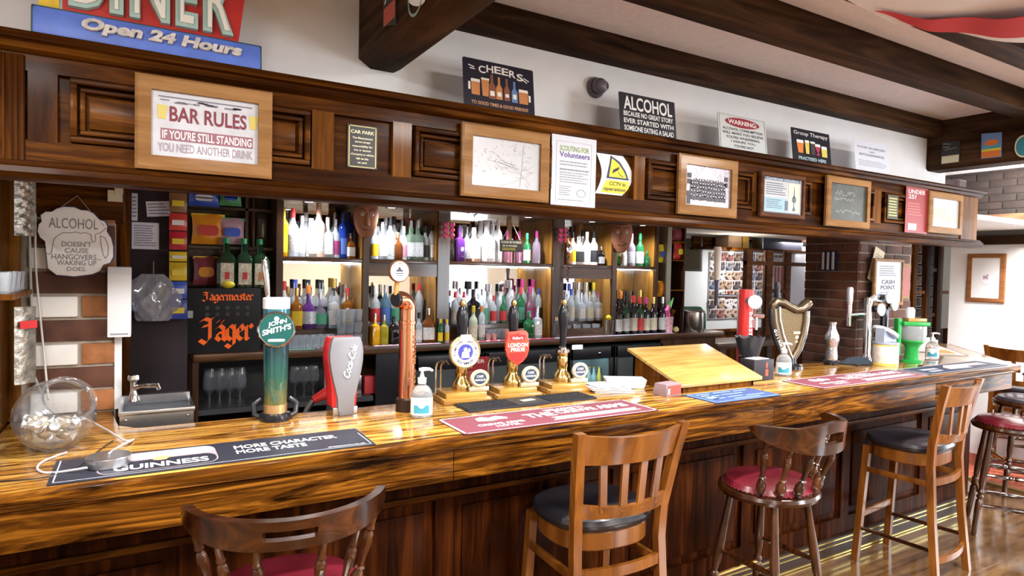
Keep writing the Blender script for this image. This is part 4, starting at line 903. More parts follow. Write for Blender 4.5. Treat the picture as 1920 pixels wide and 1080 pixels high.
# Coca-Cola fount
t = thing('cola_fount', 'silver fronted red cola fount shaped like a curved glass', 'soft drink fount', (.722, 2.575, ZT1), (0, 0, .02), 'beer founts')
sil = mat('satin silver', (.20, .205, .23), .45, .3); cr = mat('cola red', (.70, .03, .035), .3)
outl = [(.030, 0), (.028, .03), (.034, .07), (.046, .12), (.058, .17), (.066, .22), (.067, .255), (.062, .29), (.054, .315)]
def cpoly(k, z0=0, dz=0): return [(-x*k, z+z0) for x, z in outl] + [(x*k, z+z0) for x, z in outl[::-1]]
MB().prism(cpoly(1), -.062, -.036, bev=.004).build('silver_front', sil, t)
MB().prism([(-.050, .03), (-.052, .1), (-.060, .17), (-.068, .22), (-.066, .27), (-.055, .31), (.055, .31), (.066, .27), (.068, .22), (.060, .17), (.052, .1), (.050, .03)], -.036, .05, bev=.006).build('red_body', cr, t)
MB().box(-.050, .050, -.050, .05, 0, .032, bev=.004).build('steel_foot', STEEL, t)
mb = MB(); put_text(mb, 'Coca-Cola', -.068, .068, -.014, .014, -.0005, bold=.02, shear=.3, ext=.002, M=Matrix.Translation((.012, -.0635, .215)) @ Matrix.Rotation(-PI/2+.25, 4, 'Y')); mb.build('lettering', mat('silver relief', (.86, .86, .9), .3, .2), t, sharp=0)
# Moretti copper fount
t = thing('copper_fount', 'bent copper pipe beer fount with a round badge on top', 'beer fount', (.972, 2.50, ZT1), (0, 0, .1), 'beer founts')
path = [(0, 0, .04+.38*i/6) for i in range(7)]
for i in range(1, 15): a = PI/2*i/14; path.append((-.046*(1-math.cos(a))*.95, -.046*(1-math.cos(a))*.31, .42+.046*math.sin(a)))
path.append((-.064*.95, -.064*.31, .466))
MB().tube(path, .0345, 24).build('pipe', COPPER, t)
MB().lathe([(.0345, .362), (.038, .364), (.038, .376), (.0345, .378)], seg=28).lathe([(.0345, .335), (.0365, .336), (.0365, .342), (.0345, .343)], seg=28).build('collar', COPPER, t)
MB().lathe([(0, 0), (.044, 0), (.044, .05), (.037, .056), (0, .056)], seg=28).build('dark_base', mat('bronze base', (.05, .032, .022), .35, .6), t)
mb = MB()
for i, ch in enumerate('BIRRA MORETTI'): 
    if ch != ' ': put_char(mb, ch, 0, 0, .017, -.0352, .03, .0025, M=Matrix.Rotation(.55, 4, 'Z') @ Matrix.Translation((0, 0, .085+i*.0205)) @ Matrix.Rotation(-PI/2, 4, 'Y'))
mb.build('raised_lettering', mat('polished copper relief', (.86, .56, .40), .15, 1), t, sharp=0)
MB().rod((-.066, -.022, .486), (-.064, -.028, .545), .010).build('badge_stem', mat('amber stem', (.45, .22, .06), .3), t)
MB().rod((-.0609, -.0199, .466), (-.070, -.0228, .466), .030, .028, 20).build('tap_nozzle', BLK_PL, t)
o, Mx = badge(t, (-.062, -.030, .582), .040, mat('badge cream', (.80, .76, .70), .4), mat('copper rim', (.55, .30, .18), .3, .8))
arctext(o, Mx, 'BIRRA MORETTI', .031, PI*.93, PI*.07, .0085, mat('badge ink', (.06, .03, .02)), 'lettering')
bshape(o, Mx, [[(-.014, -.002), (.014, -.002), (.016, .004), (.006, .008), (.004, .016), (-.004, .018), (-.008, .008), (-.016, .004)], R4(-.018, .018, -.010, -.006), R4(-.014, .014, -.018, -.015)], INK, 'figure_print')
# hand sanitiser bottles
def sanitiser(p, rz, label):
    global _san
    if _san is None:
        t = thing('hand_sanitiser', label, 'hand sanitiser', p, (0, 0, rz), 'hand sanitisers')
        MB().lathe([(0, 0), (.040, 0), (.0435, .006), (.0435, .085), (.040, .105), (.028, .122), (.016, .130), (.016, .138), (0, .138)], seg=28, sy=.72).build('bottle', mat('gel', (.88, .94, 1.0), .06, 0, .75, ior=1.25), t)
        MB().lathe([(.0440, .012), (.0440, .082)], seg=28, sy=.72).build('label', mat('sanitiser label', (.85, .88, .92), .4), t)
        mb = MB(); n = 8
        for i in range(n):
            a0, a1 = -PI/2-.75+1.5*i/n, -PI/2-.75+1.5*(i+1)/n; f = lambda a, z: (.0446*math.cos(a), .0446*.72*math.sin(a), z)
            mb.face([f(a0, .020), f(a1, .020), f(a1, .052), f(a0, .052)])
        mb.build('blue_print', mat('turquoise print', (.06, .36, .52), .4), t)
        mb = MB(); mb.face([(x, -.0450*.72-.0005, z) for x, z in circ(0, .054, .014, 20)]); mb.build('round_emblem', mat('emblem white', (.8, .85, .9)), t, sharp=0)
        MB().lathe([(.017, .136), (.0175, .158), (.010, .160), (.006, .175), (.006, .190), (0, .190)], seg=18).build('pump_collar', PLASTIC_W, t)
        mb = MB(); mb.lathe([(0, .186), (.013, .186), (.014, .196), (0, .198)], seg=16).tube([(0, -.0, .192), (.03, -.01, .194), (.042, -.014, .188)], [.008, .0065, .005], 8); mb.build('pump_head', PLASTIC_W, t)
        _san = t
    else: dup(_san, p, (0, 0, rz), label)
_san = None
sanitiser((.985, 2.365, ZT1), -.40, 'hand sanitiser pump bottle beside the copper fount')
sanitiser((3.325, 2.43, ZT1), -.9, 'hand sanitiser pump bottle in front of the harp shaped fount')
sanitiser((5.09, 2.47, ZT1), -1.05, 'hand sanitiser pump bottle beside the green stand at the far end')
# --- hand pumps
def pump(x, y, label):
    t = thing('hand_pump', label, 'hand pump', (x, y, ZT1), (0, 0, -.08), 'hand pumps')
    MB().box(-.115, .115, -.090, .095, 0, .022, bev=.006).box(-.098, .098, -.072, .085, .022, .045, bev=.005).build('wooden_base', W_BOXED, t)
    MB().lathe([(0, .045), (.044, .045), (.046, .060), (.040, .082), (.026, .098), (.024, .112), (.027, .118), (.027, .165), (.024, .172), (.028, .178), (.028, .19), (0, .19)], seg=28).build('brass_body', BRASS, t)
    MB().rod((-.034, 0, .196), (.034, 0, .196), .010).rod((0, -.032, .196), (0, .02, .196), .011).lathe([(0, .185), (.020, .185), (.020, .215), (.014, .222), (0, .222)], seg=20).build('chrome_knuckle', CHROME, t)
    MB().lathe([(0, .215), (.014, .215), (.017, .24), (.0175, .28), (.024, .33), (.0285, .37), (.0275, .395), (.020, .418), (.016, .426), (0, .426)], seg=24).build('black_handle', BLK_PL, t)
    MB().lathe([(0, .424), (.010, .425), (.013, .432), (.0145, .442), (.011, .453), (0, .457)], seg=18).build('ball_finial', BRASS, t)
    mb = MB()
    for dx in (-.085, -.108): mb.tube([(dx, .04, .03), (dx, .04, .15), (dx+.004, .034, .172), (dx+.014, .012, .178), (dx+.02, -.004, .165)], .0058, 8)
    mb.build('swan_neck', CHROME, t)
    p = MB(); Mx = Matrix.Translation((.062, -.062, .106)); p.lathe([(0, 0), (.046, 0), (.046, .008), (.040, .012), (0, .010)], seg=32, sy=.86, M=Mx @ Matrix.Rotation(PI/2, 4, 'X')); o = p.build('plaque', mat('antique gold', (.62, .56, .38), .35, .5), t)
    MB().lathe([(.034, .0115), (0, .0115)], seg=32, sy=.80, M=Mx @ Matrix.Rotation(PI/2, 4, 'X')).build('plaque_face', mat('plaque navy', (.03, .05, .10), .35), o)
    M2 = Mx @ Matrix.Translation((0, -.0125, 0)); btext(o, M2, [('CASK', -.018, .018, .004, .015), ('MARQUE', -.025, .025, -.013, -.002)], WPRINT)
    MB().box(.014, .11, -.066, -.052, .046, .066, bev=.003).box(.030, .094, -.064, -.05, .064, .072).build('plaque_stand', mat('antique gold', (.6, .5, .3)), t)
    return t
W_BOXED = wood('honey pump base', (.24, .11, .02), (.46, .25, .05), (.60, .38, .10), 'X', 1.2, .25, .5)
t1 = pump(1.275, 2.60, 'hand pump with a round white and blue badge')
o, Mx = badge(t1, (-.004, -.040, .225), .066, mat('clip white', (.84, .82, .78), .4), mat('gilt rim', (.70, .58, .30), .3, .7), 'pump_clip')
MB().prism([(-.035, .050), (.035, .050), (.022, .078), (-.022, .078)], -.006, .004, M=Mx).build('clip_crest', mat('clip white', (.8, .8, .8)), o)
arctext(o, Mx, "TIMOTHY TAYLOR'S", .051, PI*1.08, -PI*.08, .0125, INK, 'top_lettering'); arctext(o, Mx, 'BOLTMAKER', .051, PI*1.27, PI*1.73, .0125, INK, 'lower_lettering', True)
bshape(o, Mx, [circ(0, 0, .036, 28)], mat('clip blue', (.05, .06, .36), .4), 'blue_disc'); bshape(o, Mx, [circ(0, .012, .009), [(-.02, -.026), (.02, -.026), (.016, .0), (.004, .006), (-.004, .006), (-.016, .0)], [(.012, -.004), (.024, .004), (.02, .018), (.012, .014)]], mat('figure cream', (.8, .78, .7)), 'figure_print', -.0008)
t2 = pump(1.545, 2.60, 'hand pump with a red shield shaped badge')
sh = [(-.046, .072), (.040, .076), (.052, .064), (.052, .03), (.058, .026), (.058, -.014), (.052, -.018), (.050, -.038), (.030, -.062), (0, -.080), (-.030, -.062), (-.050, -.038), (-.052, -.018), (-.058, -.014), (-.058, .026), (-.052, .03), (-.052, .06)]
Mx = Matrix.Translation((-.002, -.042, .232)) @ Matrix.Scale(1.05, 4)
o = MB().prism(sh, -.012, .002, M=Mx, bev=.002).build('pump_clip', mat('pride red', (.74, .06, .03), .3), t2)
Mf = Mx @ Matrix.Translation((0, -.0126, 0)); bshape(o, Mf, [[(-.036, .034), (.036, .034), (.042, .056), (.012, .060), (0, .068), (-.012, .060), (-.042, .056)]], mat('deep red', (.40, .02, .02), .3), 'upper_shield'); bshape(o, Mf, [[(-.042, -.022), (.042, -.022), (.036, -.046), (0, -.066), (-.036, -.046)]], mat('deep red', (.4, .02, .02)), 'lower_shield')
btext(o, Mf @ Matrix.Translation((0, -.0006, 0)), [("Fuller's", -.026, .026, .038, .050), ('LONDON', -.048, .050, .004, .022), ('PRIDE', -.034, .036, -.016, .001)], WPRINT)
t3 = pump(1.835, 2.60, 'hand pump without a badge, nearest the stack of menus')
MB().prism([(-.03, 0), (.03, 0), (.03, .022), (-.03, .022)], -.003, .003, M=Matrix.Translation((.072, -.02, .205))).build('price_tag', PLASTIC_W, t3)
# --- menus, tray, card box
rm = random.Random(2)
for k in range(5):
    t = tag(MB().prism([(-.10, -.07), (.10, -.075), (.105, .07), (-.10, .075)], 0, .0035, 'xy', bev=.001).build('paper_menu', mat('menu paper', (.84, .83, .84), .5)), ['white paper menu at the bottom of the fanned stack', 'second lowest white menu of the fanned stack', 'white menu halfway up the fanned stack', 'second topmost white menu of the fanned stack', 'white paper menu lying on top of the fanned stack'][k], 'menu', 'fanned paper menus')
    t.location = (2.045+rm.uniform(-.012, .012), 2.485+k*.006, ZT1+.001+k*.0065); t.rotation_euler = (.0, -.0, -.42+k*.07)
t = thing('plastic_tray', 'white plastic napkin tray behind the small card holder', 'tray', (2.185, 2.535, ZT1), (0, 0, -.5))
mb = MB(); mb.cells(16, 3, lambda i, j, k: Vector(((.10 if k == 0 else .096)*(1-.12*(2-j)/3)*max(-1, min(1, 1.45*math.cos(2*PI*i/16))), (.055 if k == 0 else .051)*(1-.12*(2-j)/3)*max(-1, min(1, 1.45*math.sin(2*PI*i/16))), .002+.045*j/3 + (.003 if k and j == 0 else 0))))
mb.box(-.085, .085, -.046, .046, .001, .004).build('tray', PLASTIC_W, t)
MB().box(-.075, .07, -.036, .04, .0045, .044, Matrix.Rotation(.05, 4, 'Z'), .004).build('napkins', mat('white tissue', (.86, .86, .88), .9), t)
t = thing('card_holder', 'small grey card holder with a red printed card', 'card holder', (2.245, 2.30, ZT1), (0, 0, .12))
MB().prism([(-.055, 0), (.035, 0), (.02, .06), (-.05, .06)], -.056, .056, 'yz', bev=.003).build('body', mat('mauve card', (.30, .22, .25), .5), t)
MB().box(-.042, .050, -.0565, -.0545, .008, .052).build('red_card', mat('red card print', (.50, .09, .06), .5), t); MB().box(-.050, -.034, -.0575, -.0555, .012, .04).build('pale_print', mat('pale print', (.6, .62, .72), .5), t)
# --- sloping wooden desk
fl, fr_ = onZ(1267, 738, 1.1), onZ(1405, 722, 1.1)
bl, br = onY(1187, 653, 2.66), onY(1332, 643, 2.66)
tl_, tr_ = onY(1265, 722, 2.27), onY(1420, 706, 2.27)
t = thing('sloping_desk', 'wooden box with a big sloping yellow pine lid on the bar', 'desk box', (2.65, 2.45, ZT1))
O = Vector((2.65, 2.45, ZT1)); xl, xr = (tl_.x+bl.x)/2, (tr_.x+br.x)/2
zf, zbk = (tl_.z+tr_.z)/2, (bl.z+br.z)/2
lid = lambda e: [(2.262-O.y, zf-O.z-.018*e), (2.668-O.y, zbk-O.z-.018*e)]
a, b = lid(0), lid(1)
MB().prism([a[0], a[1], b[1], b[0]], xl-O.x, xr-O.x, 'yz', bev=.003).build('lid', W_BOX, t)
bx = [(2.285-O.y, 0), (2.64-O.y, 0), (2.64-O.y, zbk-O.z-.028), (2.285-O.y, zf-O.z-.021)]
MB().prism(bx, xl-O.x+.02, xl-O.x+.035, 'yz').prism(bx, xr-O.x-.06, xr-O.x-.045, 'yz').box(xl-O.x+.02, xr-O.x-.045, 2.285-O.y, 2.30-O.y, 0, zf-O.z-.021).box(xl-O.x+.02, xr-O.x-.045, 2.625-O.y, 2.64-O.y, 0, zbk-O.z-.03).build('carcass', W_HONEY, t)
# --- black caddy and pot
p = onZ(1422, 713, 1.1)
t = thing('black_box', 'black cardboard box with a small red figure, beside the sloping desk', 'box', (p.x+.02, p.y+.03, ZT1), (0, 0, .0))
MB().box(-.085, .085, -.05, .05, 0, .118, bev=.003).build('carton', mat('black card', (.022, .020, .028), .45), t)
MB().box(-.06, .06, -.035, .035, .118, .121).build('white_top', PLASTIC_W, t)
mb = MB(); mb.poly([(.012, .025), (.036, .025), (.036, .062), (.012, .062)], -.0505); mb.poly([(.018, .068), (.028, .068), (.034, .10), (.022, .104), (.014, .09)], -.0505); mb.build('red_figure', mat('red card print', (.6, .05, .03)), t, sharp=0)
p = onZ(1402, 690, 1.1)
t = thing('napkin_pot', 'black pot stuffed with black napkins in front of the red tap', 'napkin pot', (3.165, 2.55, ZT1), (0, 0, 0))
MB().lathe([(0, 0), (.055, 0), (.06, .01), (.06, .11), (.055, .116), (0, .116)], seg=24).build('pot', BLK_PL, t)
def napk(i, j, k):
    a = 2*PI*i/48; z = .11+.115*j/4; r = (.054+.028*j/4)*(1+.07*math.cos(a*8)*(j/4)) - (.004 if k else 0)
    return Vector((r*math.cos(a), r*math.sin(a), z + .006*math.cos(a*8+1)*(j/4)))
mb = MB(); mb.cells(48, 4, napk); bmesh.ops.remove_doubles(mb.bm, verts=list(mb.bm.verts), dist=1e-5); mb.build('napkins', mat('black napkin', (.03, .032, .04), .35), t)
# --- Cruzcampo fount
t = thing('beer_fount', 'red cylindrical beer fount with a lit round lens', 'beer fount', (3.25, 2.655, ZT1-.0), (0, 0, -.55), 'beer founts')
MB().lathe([(0, 0), (.055, 0), (.055, .02), (.046, .03), (0, .03)], seg=24).build('base', CHROME, t)
MB().lathe([(.045, .03), (.045, .495), (.043, .505), (0, .508)], seg=32).build('red_column', RED, t)
MB().tube([(.04*math.cos(PI-.5), .04*math.sin(PI-.5), .03), (.046*math.cos(PI-.5), .046*math.sin(PI-.5), .49)], .008, 8).build('silver_edge', STEEL, t)
mb = MB()
for i, ch in enumerate('cruzcampo'): put_char(mb, ch, 0, 0, .030, -.0458, .03, .001, M=Matrix.Rotation(.25, 4, 'Z') @ Matrix.Translation((0, 0, .155+i*.0255)) @ Matrix.Rotation(-PI/2, 4, 'Y'))
mb.build('lettering', WPRINT, t, sharp=0)
MB().rod((0, -.04, .44), (.015, -.10, .435), .022).build('lens_arm', mat('purple grey', (.2, .15, .25), .3), t)
MB().lathe([(0, 0), (.040, 0), (.040, .012), (.030, .024), (0, .028)], (.017, -.100, .434), 24, Matrix.Rotation(PI/2, 4, 'X')).build('lit_lens', mat('lens glow', (1, .86, .84), .3, emit=1.6), t)
MB().rod((.03, -.03, .35), (.10, -.03, .345), .014).rod((.055, -.03, .35), (.055, -.03, .26), .008).build('tap', CHROME, t)
hx = onY(1345, 520, 2.80)
MB().tube([(-.02, .03, .46), (-.10, .05, .46), (-.165, .06, .46)], .012, 10).build('tap_arm', mat('dark chrome', (.1, .1, .13), .2, .9), t)
MB().rod((-.165, .06, .40), (-.165, .06, .55), .015).rod((-.165, .06, .55), (-.165, .06, .56), .02).build('tap_body', mat('dark chrome', (.1, .1, .1)), t)
MB().lathe([(0, 0), (.014, 0), (.021, .02), (.023, .20), (.019, .212), (0, .212)], (-.165, .06, .556), 16).build('white_handle', PLASTIC_W, t)
# --- Guinness harp fount
p = onZ(1478, 690, 1.1)
t = thing('harp_fount', 'big dark bronze harp shaped beer fount', 'beer fount', (3.62, 2.61, ZT1), (0, 0, -.30), 'beer founts')
bronze = mat('dark bronze', (.15, .115, .075), .28, .8); blackg = mat('gloss black edge', (.015, .015, .018), .15)
MB().lathe([(0, 0), (.075, 0), (.075, .02), (.05, .035), (.045, .07), (0, .07)], seg=28).build('base', BLK_PL, t)
col = [(-.125, 0, .385), (-.118, 0, .30), (-.092, 0, .21), (-.052, 0, .12), (-.018, 0, .055)]
MB().tube(col, [.024, .027, .027, .026, .024], 12).build('fore_pillar', bronze, t)
MB().tube([(x+.030, -.018, z+.01) for x, _, z in col], .008, 8).build('chrome_string_rail', CHROME, t)
MB().tube([(x-.026, -.006, z) for x, _, z in col], .015, 8).build('black_edge', blackg, t)
sb = [(.112, 0, .37), (.112, 0, .30), (.098, 0, .21), (.066, 0, .12), (.022, 0, .055)]
MB().tube(sb, [.018, .020, .022, .023, .022], 12).build('sound_box', bronze, t); MB().tube([(x+.02, .004, z) for x, _, z in sb], .013, 8).build('side_rail', mat('blue steel', (.35, .42, .52), .2, .9), t)
nk = [(-.135, 0, .365), (-.134, 0, .405), (-.105, 0, .432), (-.055, 0, .425), (-.01, 0, .400), (.035, 0, .380), (.075, 0, .382), (.11, 0, .410), (.142, 0, .425)]
MB().tube(nk, [.016, .024, .026, .025, .025, .027, .032, .036, .026], 14).build('neck', bronze, t)
MB().prism([(-.10, .39), (.10, .37), (.09, .22), (.055, .12), (.0, .06), (-.04, .12), (-.08, .22)], .0, .012).build('gold_panel', mat('bronze mesh', (.17, .12, .06), .4, .5, noise=.35, nscale=120, bump=.3), t)
mb = MB()
for ch, k in zip('GUINNESS', range(8)):
    u = k/7; x = -.112+.075*u; z = .245-.16*u; put_char(mb, ch, 0, 0, .020, -.0275, .03, 0, M=Matrix.Translation((x-.012, 0, z)) @ Matrix.Rotation(1.05, 4, 'Y'))
mb.build('lettering', WPRINT, t, sharp=0)
mb = MB(); mb.poly(circ(.055, .20, .012), -.001); mb.poly(R4(.03, .085, .222, .236), -.001); mb.poly(R4(.045, .085, .165, .178), -.001); mb.build('gold_print', mat('gold leaf', (.8, .62, .30), .3, .6), t, sharp=0)
MB().tube([(.0, .05, .34), (-.02, .09, .36)], .012).rod((-.03, .10, .30), (-.03, .10, .40), .014).build('tap_body', CHROME, t)
MB().lathe([(0, 0), (.011, 0), (.018, .03), (.020, .12), (.014, .15), (0, .152)], (-.03, .10, .40), 14).build('black_handle', BLK_PL, t)
# cola bottle shaped fount
t = thing('bottle_fount', 'chrome soft drink fount shaped like a contour bottle', 'soft drink fount', (4.06, 2.60, ZT1), group='beer founts')
MB().lathe([(0, 0), (.048, 0), (.050, .02), (.042, .032), (0, .032)], seg=24).build('base', BLK_PL, t)
MB().lathe([(0, .03), (.038, .03), (.040, .05), (.035, .09), (.033, .12), (.040, .15), (.046, .17), (.042, .20), (.030, .225), (.021, .25), (.020, .272), (.024, .276), (.024, .288), (0, .29)], seg=20).build('bottle', mat('chromed glass', (.74, .74, .80), .12, .9, bump=.5, nscale=40), t)
def clothpt(i, j, k):
    u, v = i/18, j/12; return Vector((-.12+.24*u + .02*math.sin(v*7), -.07+.14*v+.015*math.sin(u*8), .004 + .045*max(0, math.sin(PI*v))*max(0, math.sin(PI*u))*(.55+.45*math.sin(u*10+v*6)) + (0 if k == 0 else .004)))
mb = MB(); mb.cells(18, 12, clothpt); o = mb.build('bar_cloth', mat('dark blue cloth', (.025, .035, .05), .9), None, (4.27, 2.55, ZT1), (0, 0, .05)); tag(o, 'crumpled dark bar cloth in front of the brick pier', 'cloth')
# chrome T fount with lenses
t = thing('chrome_fount', 'chrome two legged beer fount with round lenses, in front of the brick pier', 'beer fount', (4.65, 2.645, ZT1), (0, 0, .04), 'beer founts')
for sx, mm2, nm in ((-.115, CHROME, 'chrome_leg'), (.115, mat('dark chrome', (.1, .1, .1)), 'dark_leg')): MB().lathe([(0, 0), (.038, 0), (.038, .01), (.03, .02), (.027, .05), (.027, .40), (0, .40)], (sx, 0, 0), 24).build(nm, mm2, t)
MB().tube([(-.115, 0, .40), (-.115, 0, .43), (-.06, 0, .445), (.08, 0, .43), (.115, 0, .40)], .030, 16).build('cross_bar', CHROME, t)
for k, (dx, dz, yy) in enumerate(((-.045, .365, -.05), (.055, .455, -.05), (.135, .40, -.05))):
    MB().rod((dx, 0, dz), (dx, yy, dz), .02).build('lens_arm', mat('dark chrome', (.1, .1, .1)), t)
    MB().lathe([(0, 0), (.045, 0), (.047, .01), (.043, .016), (0, .016)], (dx, yy, dz), 24, Matrix.Rotation(PI/2, 4, 'X')).build('lens', mat('pale lens', (.80, .84, .88), .15, .3), t)
MB().tube([(-.13, .0, .33), (-.22, .01, .33), (-.32, .02, .33)], [.012, .016, .010], 10).rod((-.32, .02, .25), (-.32, .02, .40), .014, .017).build('tap', CHROME, t)
MB().lathe([(0, 0), (.015, 0), (.020, .03), (.022, .11), (.016, .125), (0, .126)], (-.32, .02, .40), 16).build('tap_handle', mat('silver grey', (.6, .6, .62), .3, .5), t)
# tub, green stand, card box
t = thing('sweet_tub', 'white printed tub with a tilted lid in front of the chrome fount', 'tub', (4.40, 2.43, ZT1))
MB().lathe([(0, 0), (.078, 0), (.080, .006), (.080, .145), (0, .145)], seg=32).build('tub', mat('tub print', (.80, .76, .70), .4, noise=.25, nscale=28), t)
gbm = mat('gold band', (.75, .58, .12), .35); MB().lathe([(.0805, .004), (.0805, .020)], seg=32).build('gold_band', gbm, t); MB().lathe([(.0805, .135), (.0805, .147)], seg=32).build('gold_band', gbm, t)
MB().lathe([(.081, .145), (.083, .150), (.080, .16), (0, .165)], seg=32).build('rim', mat('blue grey plastic', (.28, .32, .42), .35), t)
MB().lathe([(0, 0), (.080, 0), (.084, .006), (.084, .020), (.07, .026), (0, .028)], (0.0, 0.01, .215), 32, Matrix.Rotation(.5, 4, Vector((.3, 1, 0)))).build('tilted_lid', PLASTIC_W, t)
MB().prism([(-.078, .16), (.078, .16), (.07, .178), (-.074, .255)], -.03, .03).build('lid_support', mat('blue grey plastic', (.3, .3, .4)), t)
t = thing('green_stand', 'green plastic dispenser stand with a clear hopper at the far end', 'dispenser', (4.75, 2.44, ZT1), (0, 0, -.6))
gp = mat('bright green plastic', (.02, .36, .07), .3)
MB().lathe([(0, 0), (.07, 0), (.07, .012), (.045, .02), (.042, .10), (.055, .125), (.078, .15), (.078, .16), (0, .16)], seg=24).build('green_foot', gp, t)
MB().lathe([(.074, .16), (.088, .20), (.086, .26), (.080, .262), (.080, .2), (.070, .16)], seg=24).build('clear_hopper', mat('hopper plastic', (.75, .82, .85), .12, 0, .6), t)
MB().box(-.09, .09, -.06, .06, .262, .29, bev=.005).box(-.115, -.088, -.03, .03, .05, .31, bev=.006).build('green_lid', gp, t)
MB().box(-.05, .075, -.04, .05, .291, .315, bev=.003).build('wooden_block', W_BOX, t); MB().lathe([(0, .315), (.028, .315), (.030, .37), (.02, .39), (0, .392)], (-.02, 0, 0), 16).build('pale_knob', PLASTIC_W, t)
t = thing('leaflet_box', 'white leaflet box behind the last hand sanitiser', 'box', (5.50, 2.80, ZT1), (0, 0, -.6))
MB().box(-.15, .15, -.05, .05, 0, .10, bev=.003).build('carton', mat('off white card', (.70, .68, .68), .6), t); MB().box(-.13, .13, -.04, .04, .10, .112).build('leaflets', PAPER, t)
# ================================================================ THE BACK BAR
ZK = 1.205; YF = 3.78; YM = 4.11
bb = thing('back_bar', 'dark wood back bar with mirrored bays, posts and bottle shelves', 'back bar', (2.3, 3.95, 0))
boff = Vector((-2.3, -3.95, 0))
def bpart(name, mb, m): return mb.build(name, m, bb, boff)
xl_, xr_ = .26, 4.36
bpart('counter_top', MB().box(xl_, xr_, YF, YM+.04, ZK-.042, ZK, bev=.006), W_BACK)
bpart('counter_end', MB().box(4.25, 4.31, YF+.05, YM, 0, ZK-.042), W_BACKZ)
bpart('counter_front', MB().box(X_at(1236, YF+.05, 680), 4.25, YF+.04, YF+.06, .12, ZK-.042), W_BACKZ)
bpart('counter_stile', MB().box(X_at(704, YF+.05, 680), X_at(770, YF+.05, 680), YF+.04, YF+.06, .12, ZK-.042), mat('cooler black', (.012, .012, .015), .3))
YS = 3.86
posts = [(518, 531), (681, 692), (821, 843), (1037, 1057), (1149, 1157), (1229, 1234)]
pxs = [(X_at(a, YS, 470), X_at(b, YS, 470)) for a, b in posts]
for k, (a, b) in enumerate(pxs): bpart('post', MB().box(a, max(b, a+.03), YS-.006, YM, ZK, 2.072), W_BACKZ)
zs = 1.745
for k in range(5):
    a, b = pxs[k][1], pxs[k+1][0]
    bpart('upper_shelf', MB().box(a-.002, b+.002, YS, YM, zs-.024, zs, bev=.003), W_BACK)
    bpart('added_light_strip', MB().box(a+.02, b-.02, YS+.024, YS+.034, zs-.030, zs-.0245), LAMP)  # invented glowing strip under the shelf, added to brighten the lower bottles
    light('added_strip_light', 'AREA', ((a+b)/2, YS+.03, zs-.032), 0.9*(b-a)/.45, (.95, .98, 1), b-a-.04, (.35, 0, 0), .012)  # added lamp that throws the invented strip's light
    if k in (1, 3): bpart('shelf_apron', MB().box(a-.002, b+.002, YS+.002, YS+.02, zs-.105, zs-.02), W_BACK)
    bpart('mirror_panel', MB().box(a, b, YM-.006, YM-.001, ZK, 2.071), MIRROR)
    if k < 4: bpart('bottle_step', MB().box(a, b, 4.0, YM-.007, ZK, ZK+.105, bev=.003), W_BACK)
    bpart('side_veneer', MB().box(b-.006, b-.001, YS+.01, YM-.007, ZK, 2.071), W_AMBER)
    bpart('back_stile', MB().box((a*.28+b*.72)-.02, (a*.28+b*.72)+.02, YM-.012, YM-.005, zs, 2.071), W_AMBER)
bpart('head_board', MB().box(pxs[0][0], pxs[5][1], YS-.12, YM, 2.072, 2.16), W_BACK)
for k, (x, y) in enumerate(BACKLIT):
    t = thing('spotlight', f'small round spotlight over the back bar, {ORD[k]} from the snack shelves', 'spotlight', (x, y, 2.0715), group='back bar spotlights')
    MB().lathe([(.026, 0), (.036, 0), (.038, -.008), (.026, -.006)], seg=20).build('bezel', CHROME, t); MB().lathe([(0, -.001), (.026, -.001)], seg=20).build('lens', LAMP, t)
# --- bottles
KINDS = {
 'spirit': [(0, 0), (.36, 0), (.40, .012), (.40, .55), (.34, .62), (.17, .70), (.135, .76), (.135, .93), (0, .93)],
 'square': [(0, 0), (.42, 0), (.45, .015), (.45, .52), (.40, .60), (.16, .66), (.14, .72), (.14, .93), (0, .93)],
 'wine':   [(0, 0), (.36, 0), (.385, .012), (.385, .58), (.33, .655), (.16, .72), (.135, .78), (.135, .95), (.15, .96), (.15, .99), (0, .99)],
 'slim':   [(0, 0), (.30, 0), (.33, .015), (.33, .66), (.25, .73), (.15, .78), (.13, .93), (0, .93)],
 'round':  [(0, 0), (.40, 0), (.52, .06), (.58, .20), (.56, .36), (.40, .50), (.18, .58), (.145, .64), (.145, .92), (0, .92)],
 'squat':  [(0, 0), (.50, 0), (.54, .02), (.54, .50), (.48, .58), (.20, .68), (.17, .74), (.17, .92), (0, .92)],
}
RAD = {'spirit': .092, 'square': .10, 'wine': .095, 'slim': .085, 'round': .11, 'squat': .115}
BM = {}
def bmesh_kind(kind):
    if kind in BM: return BM[kind]
    pr = [(r*.25, z) for r, z in KINDS[kind]]; n = 5 if kind in ('square', 'squat') else None
    body = MB().lathe(pr, seg=20, n=n).mesh('bottle_glass', .5); body.materials.append(GLASSB)
    rb = max(r for r, z in KINDS[kind])*.25*1.012; z0, z1 = {'wine': (.10, .45), 'round': (.12, .40)}.get(kind, (.09, .44))
    if kind == 'round': rb = .585*.25
    lb = MB().lathe([(rb, z0), (rb, z1)], seg=20, n=n).mesh('bottle_label', .5); lb.materials.append(WHITE)
    zt = KINDS[kind][-1][1]; rn = KINDS[kind][-2][0]*.25
    cp = MB().lathe([(0, zt-.13), (rn*1.12, zt-.13), (rn*1.12, zt+.06), (0, zt+.065)], seg=14).mesh('bottle_cap', .5); cp.materials.append(WHITE)
    BM[kind] = (body, lb, cp); return BM[kind]
def gl(name, c, tr=.75, rough=.03): return mat('glass ' + name, c, rough, 0, tr, ior=1.4)
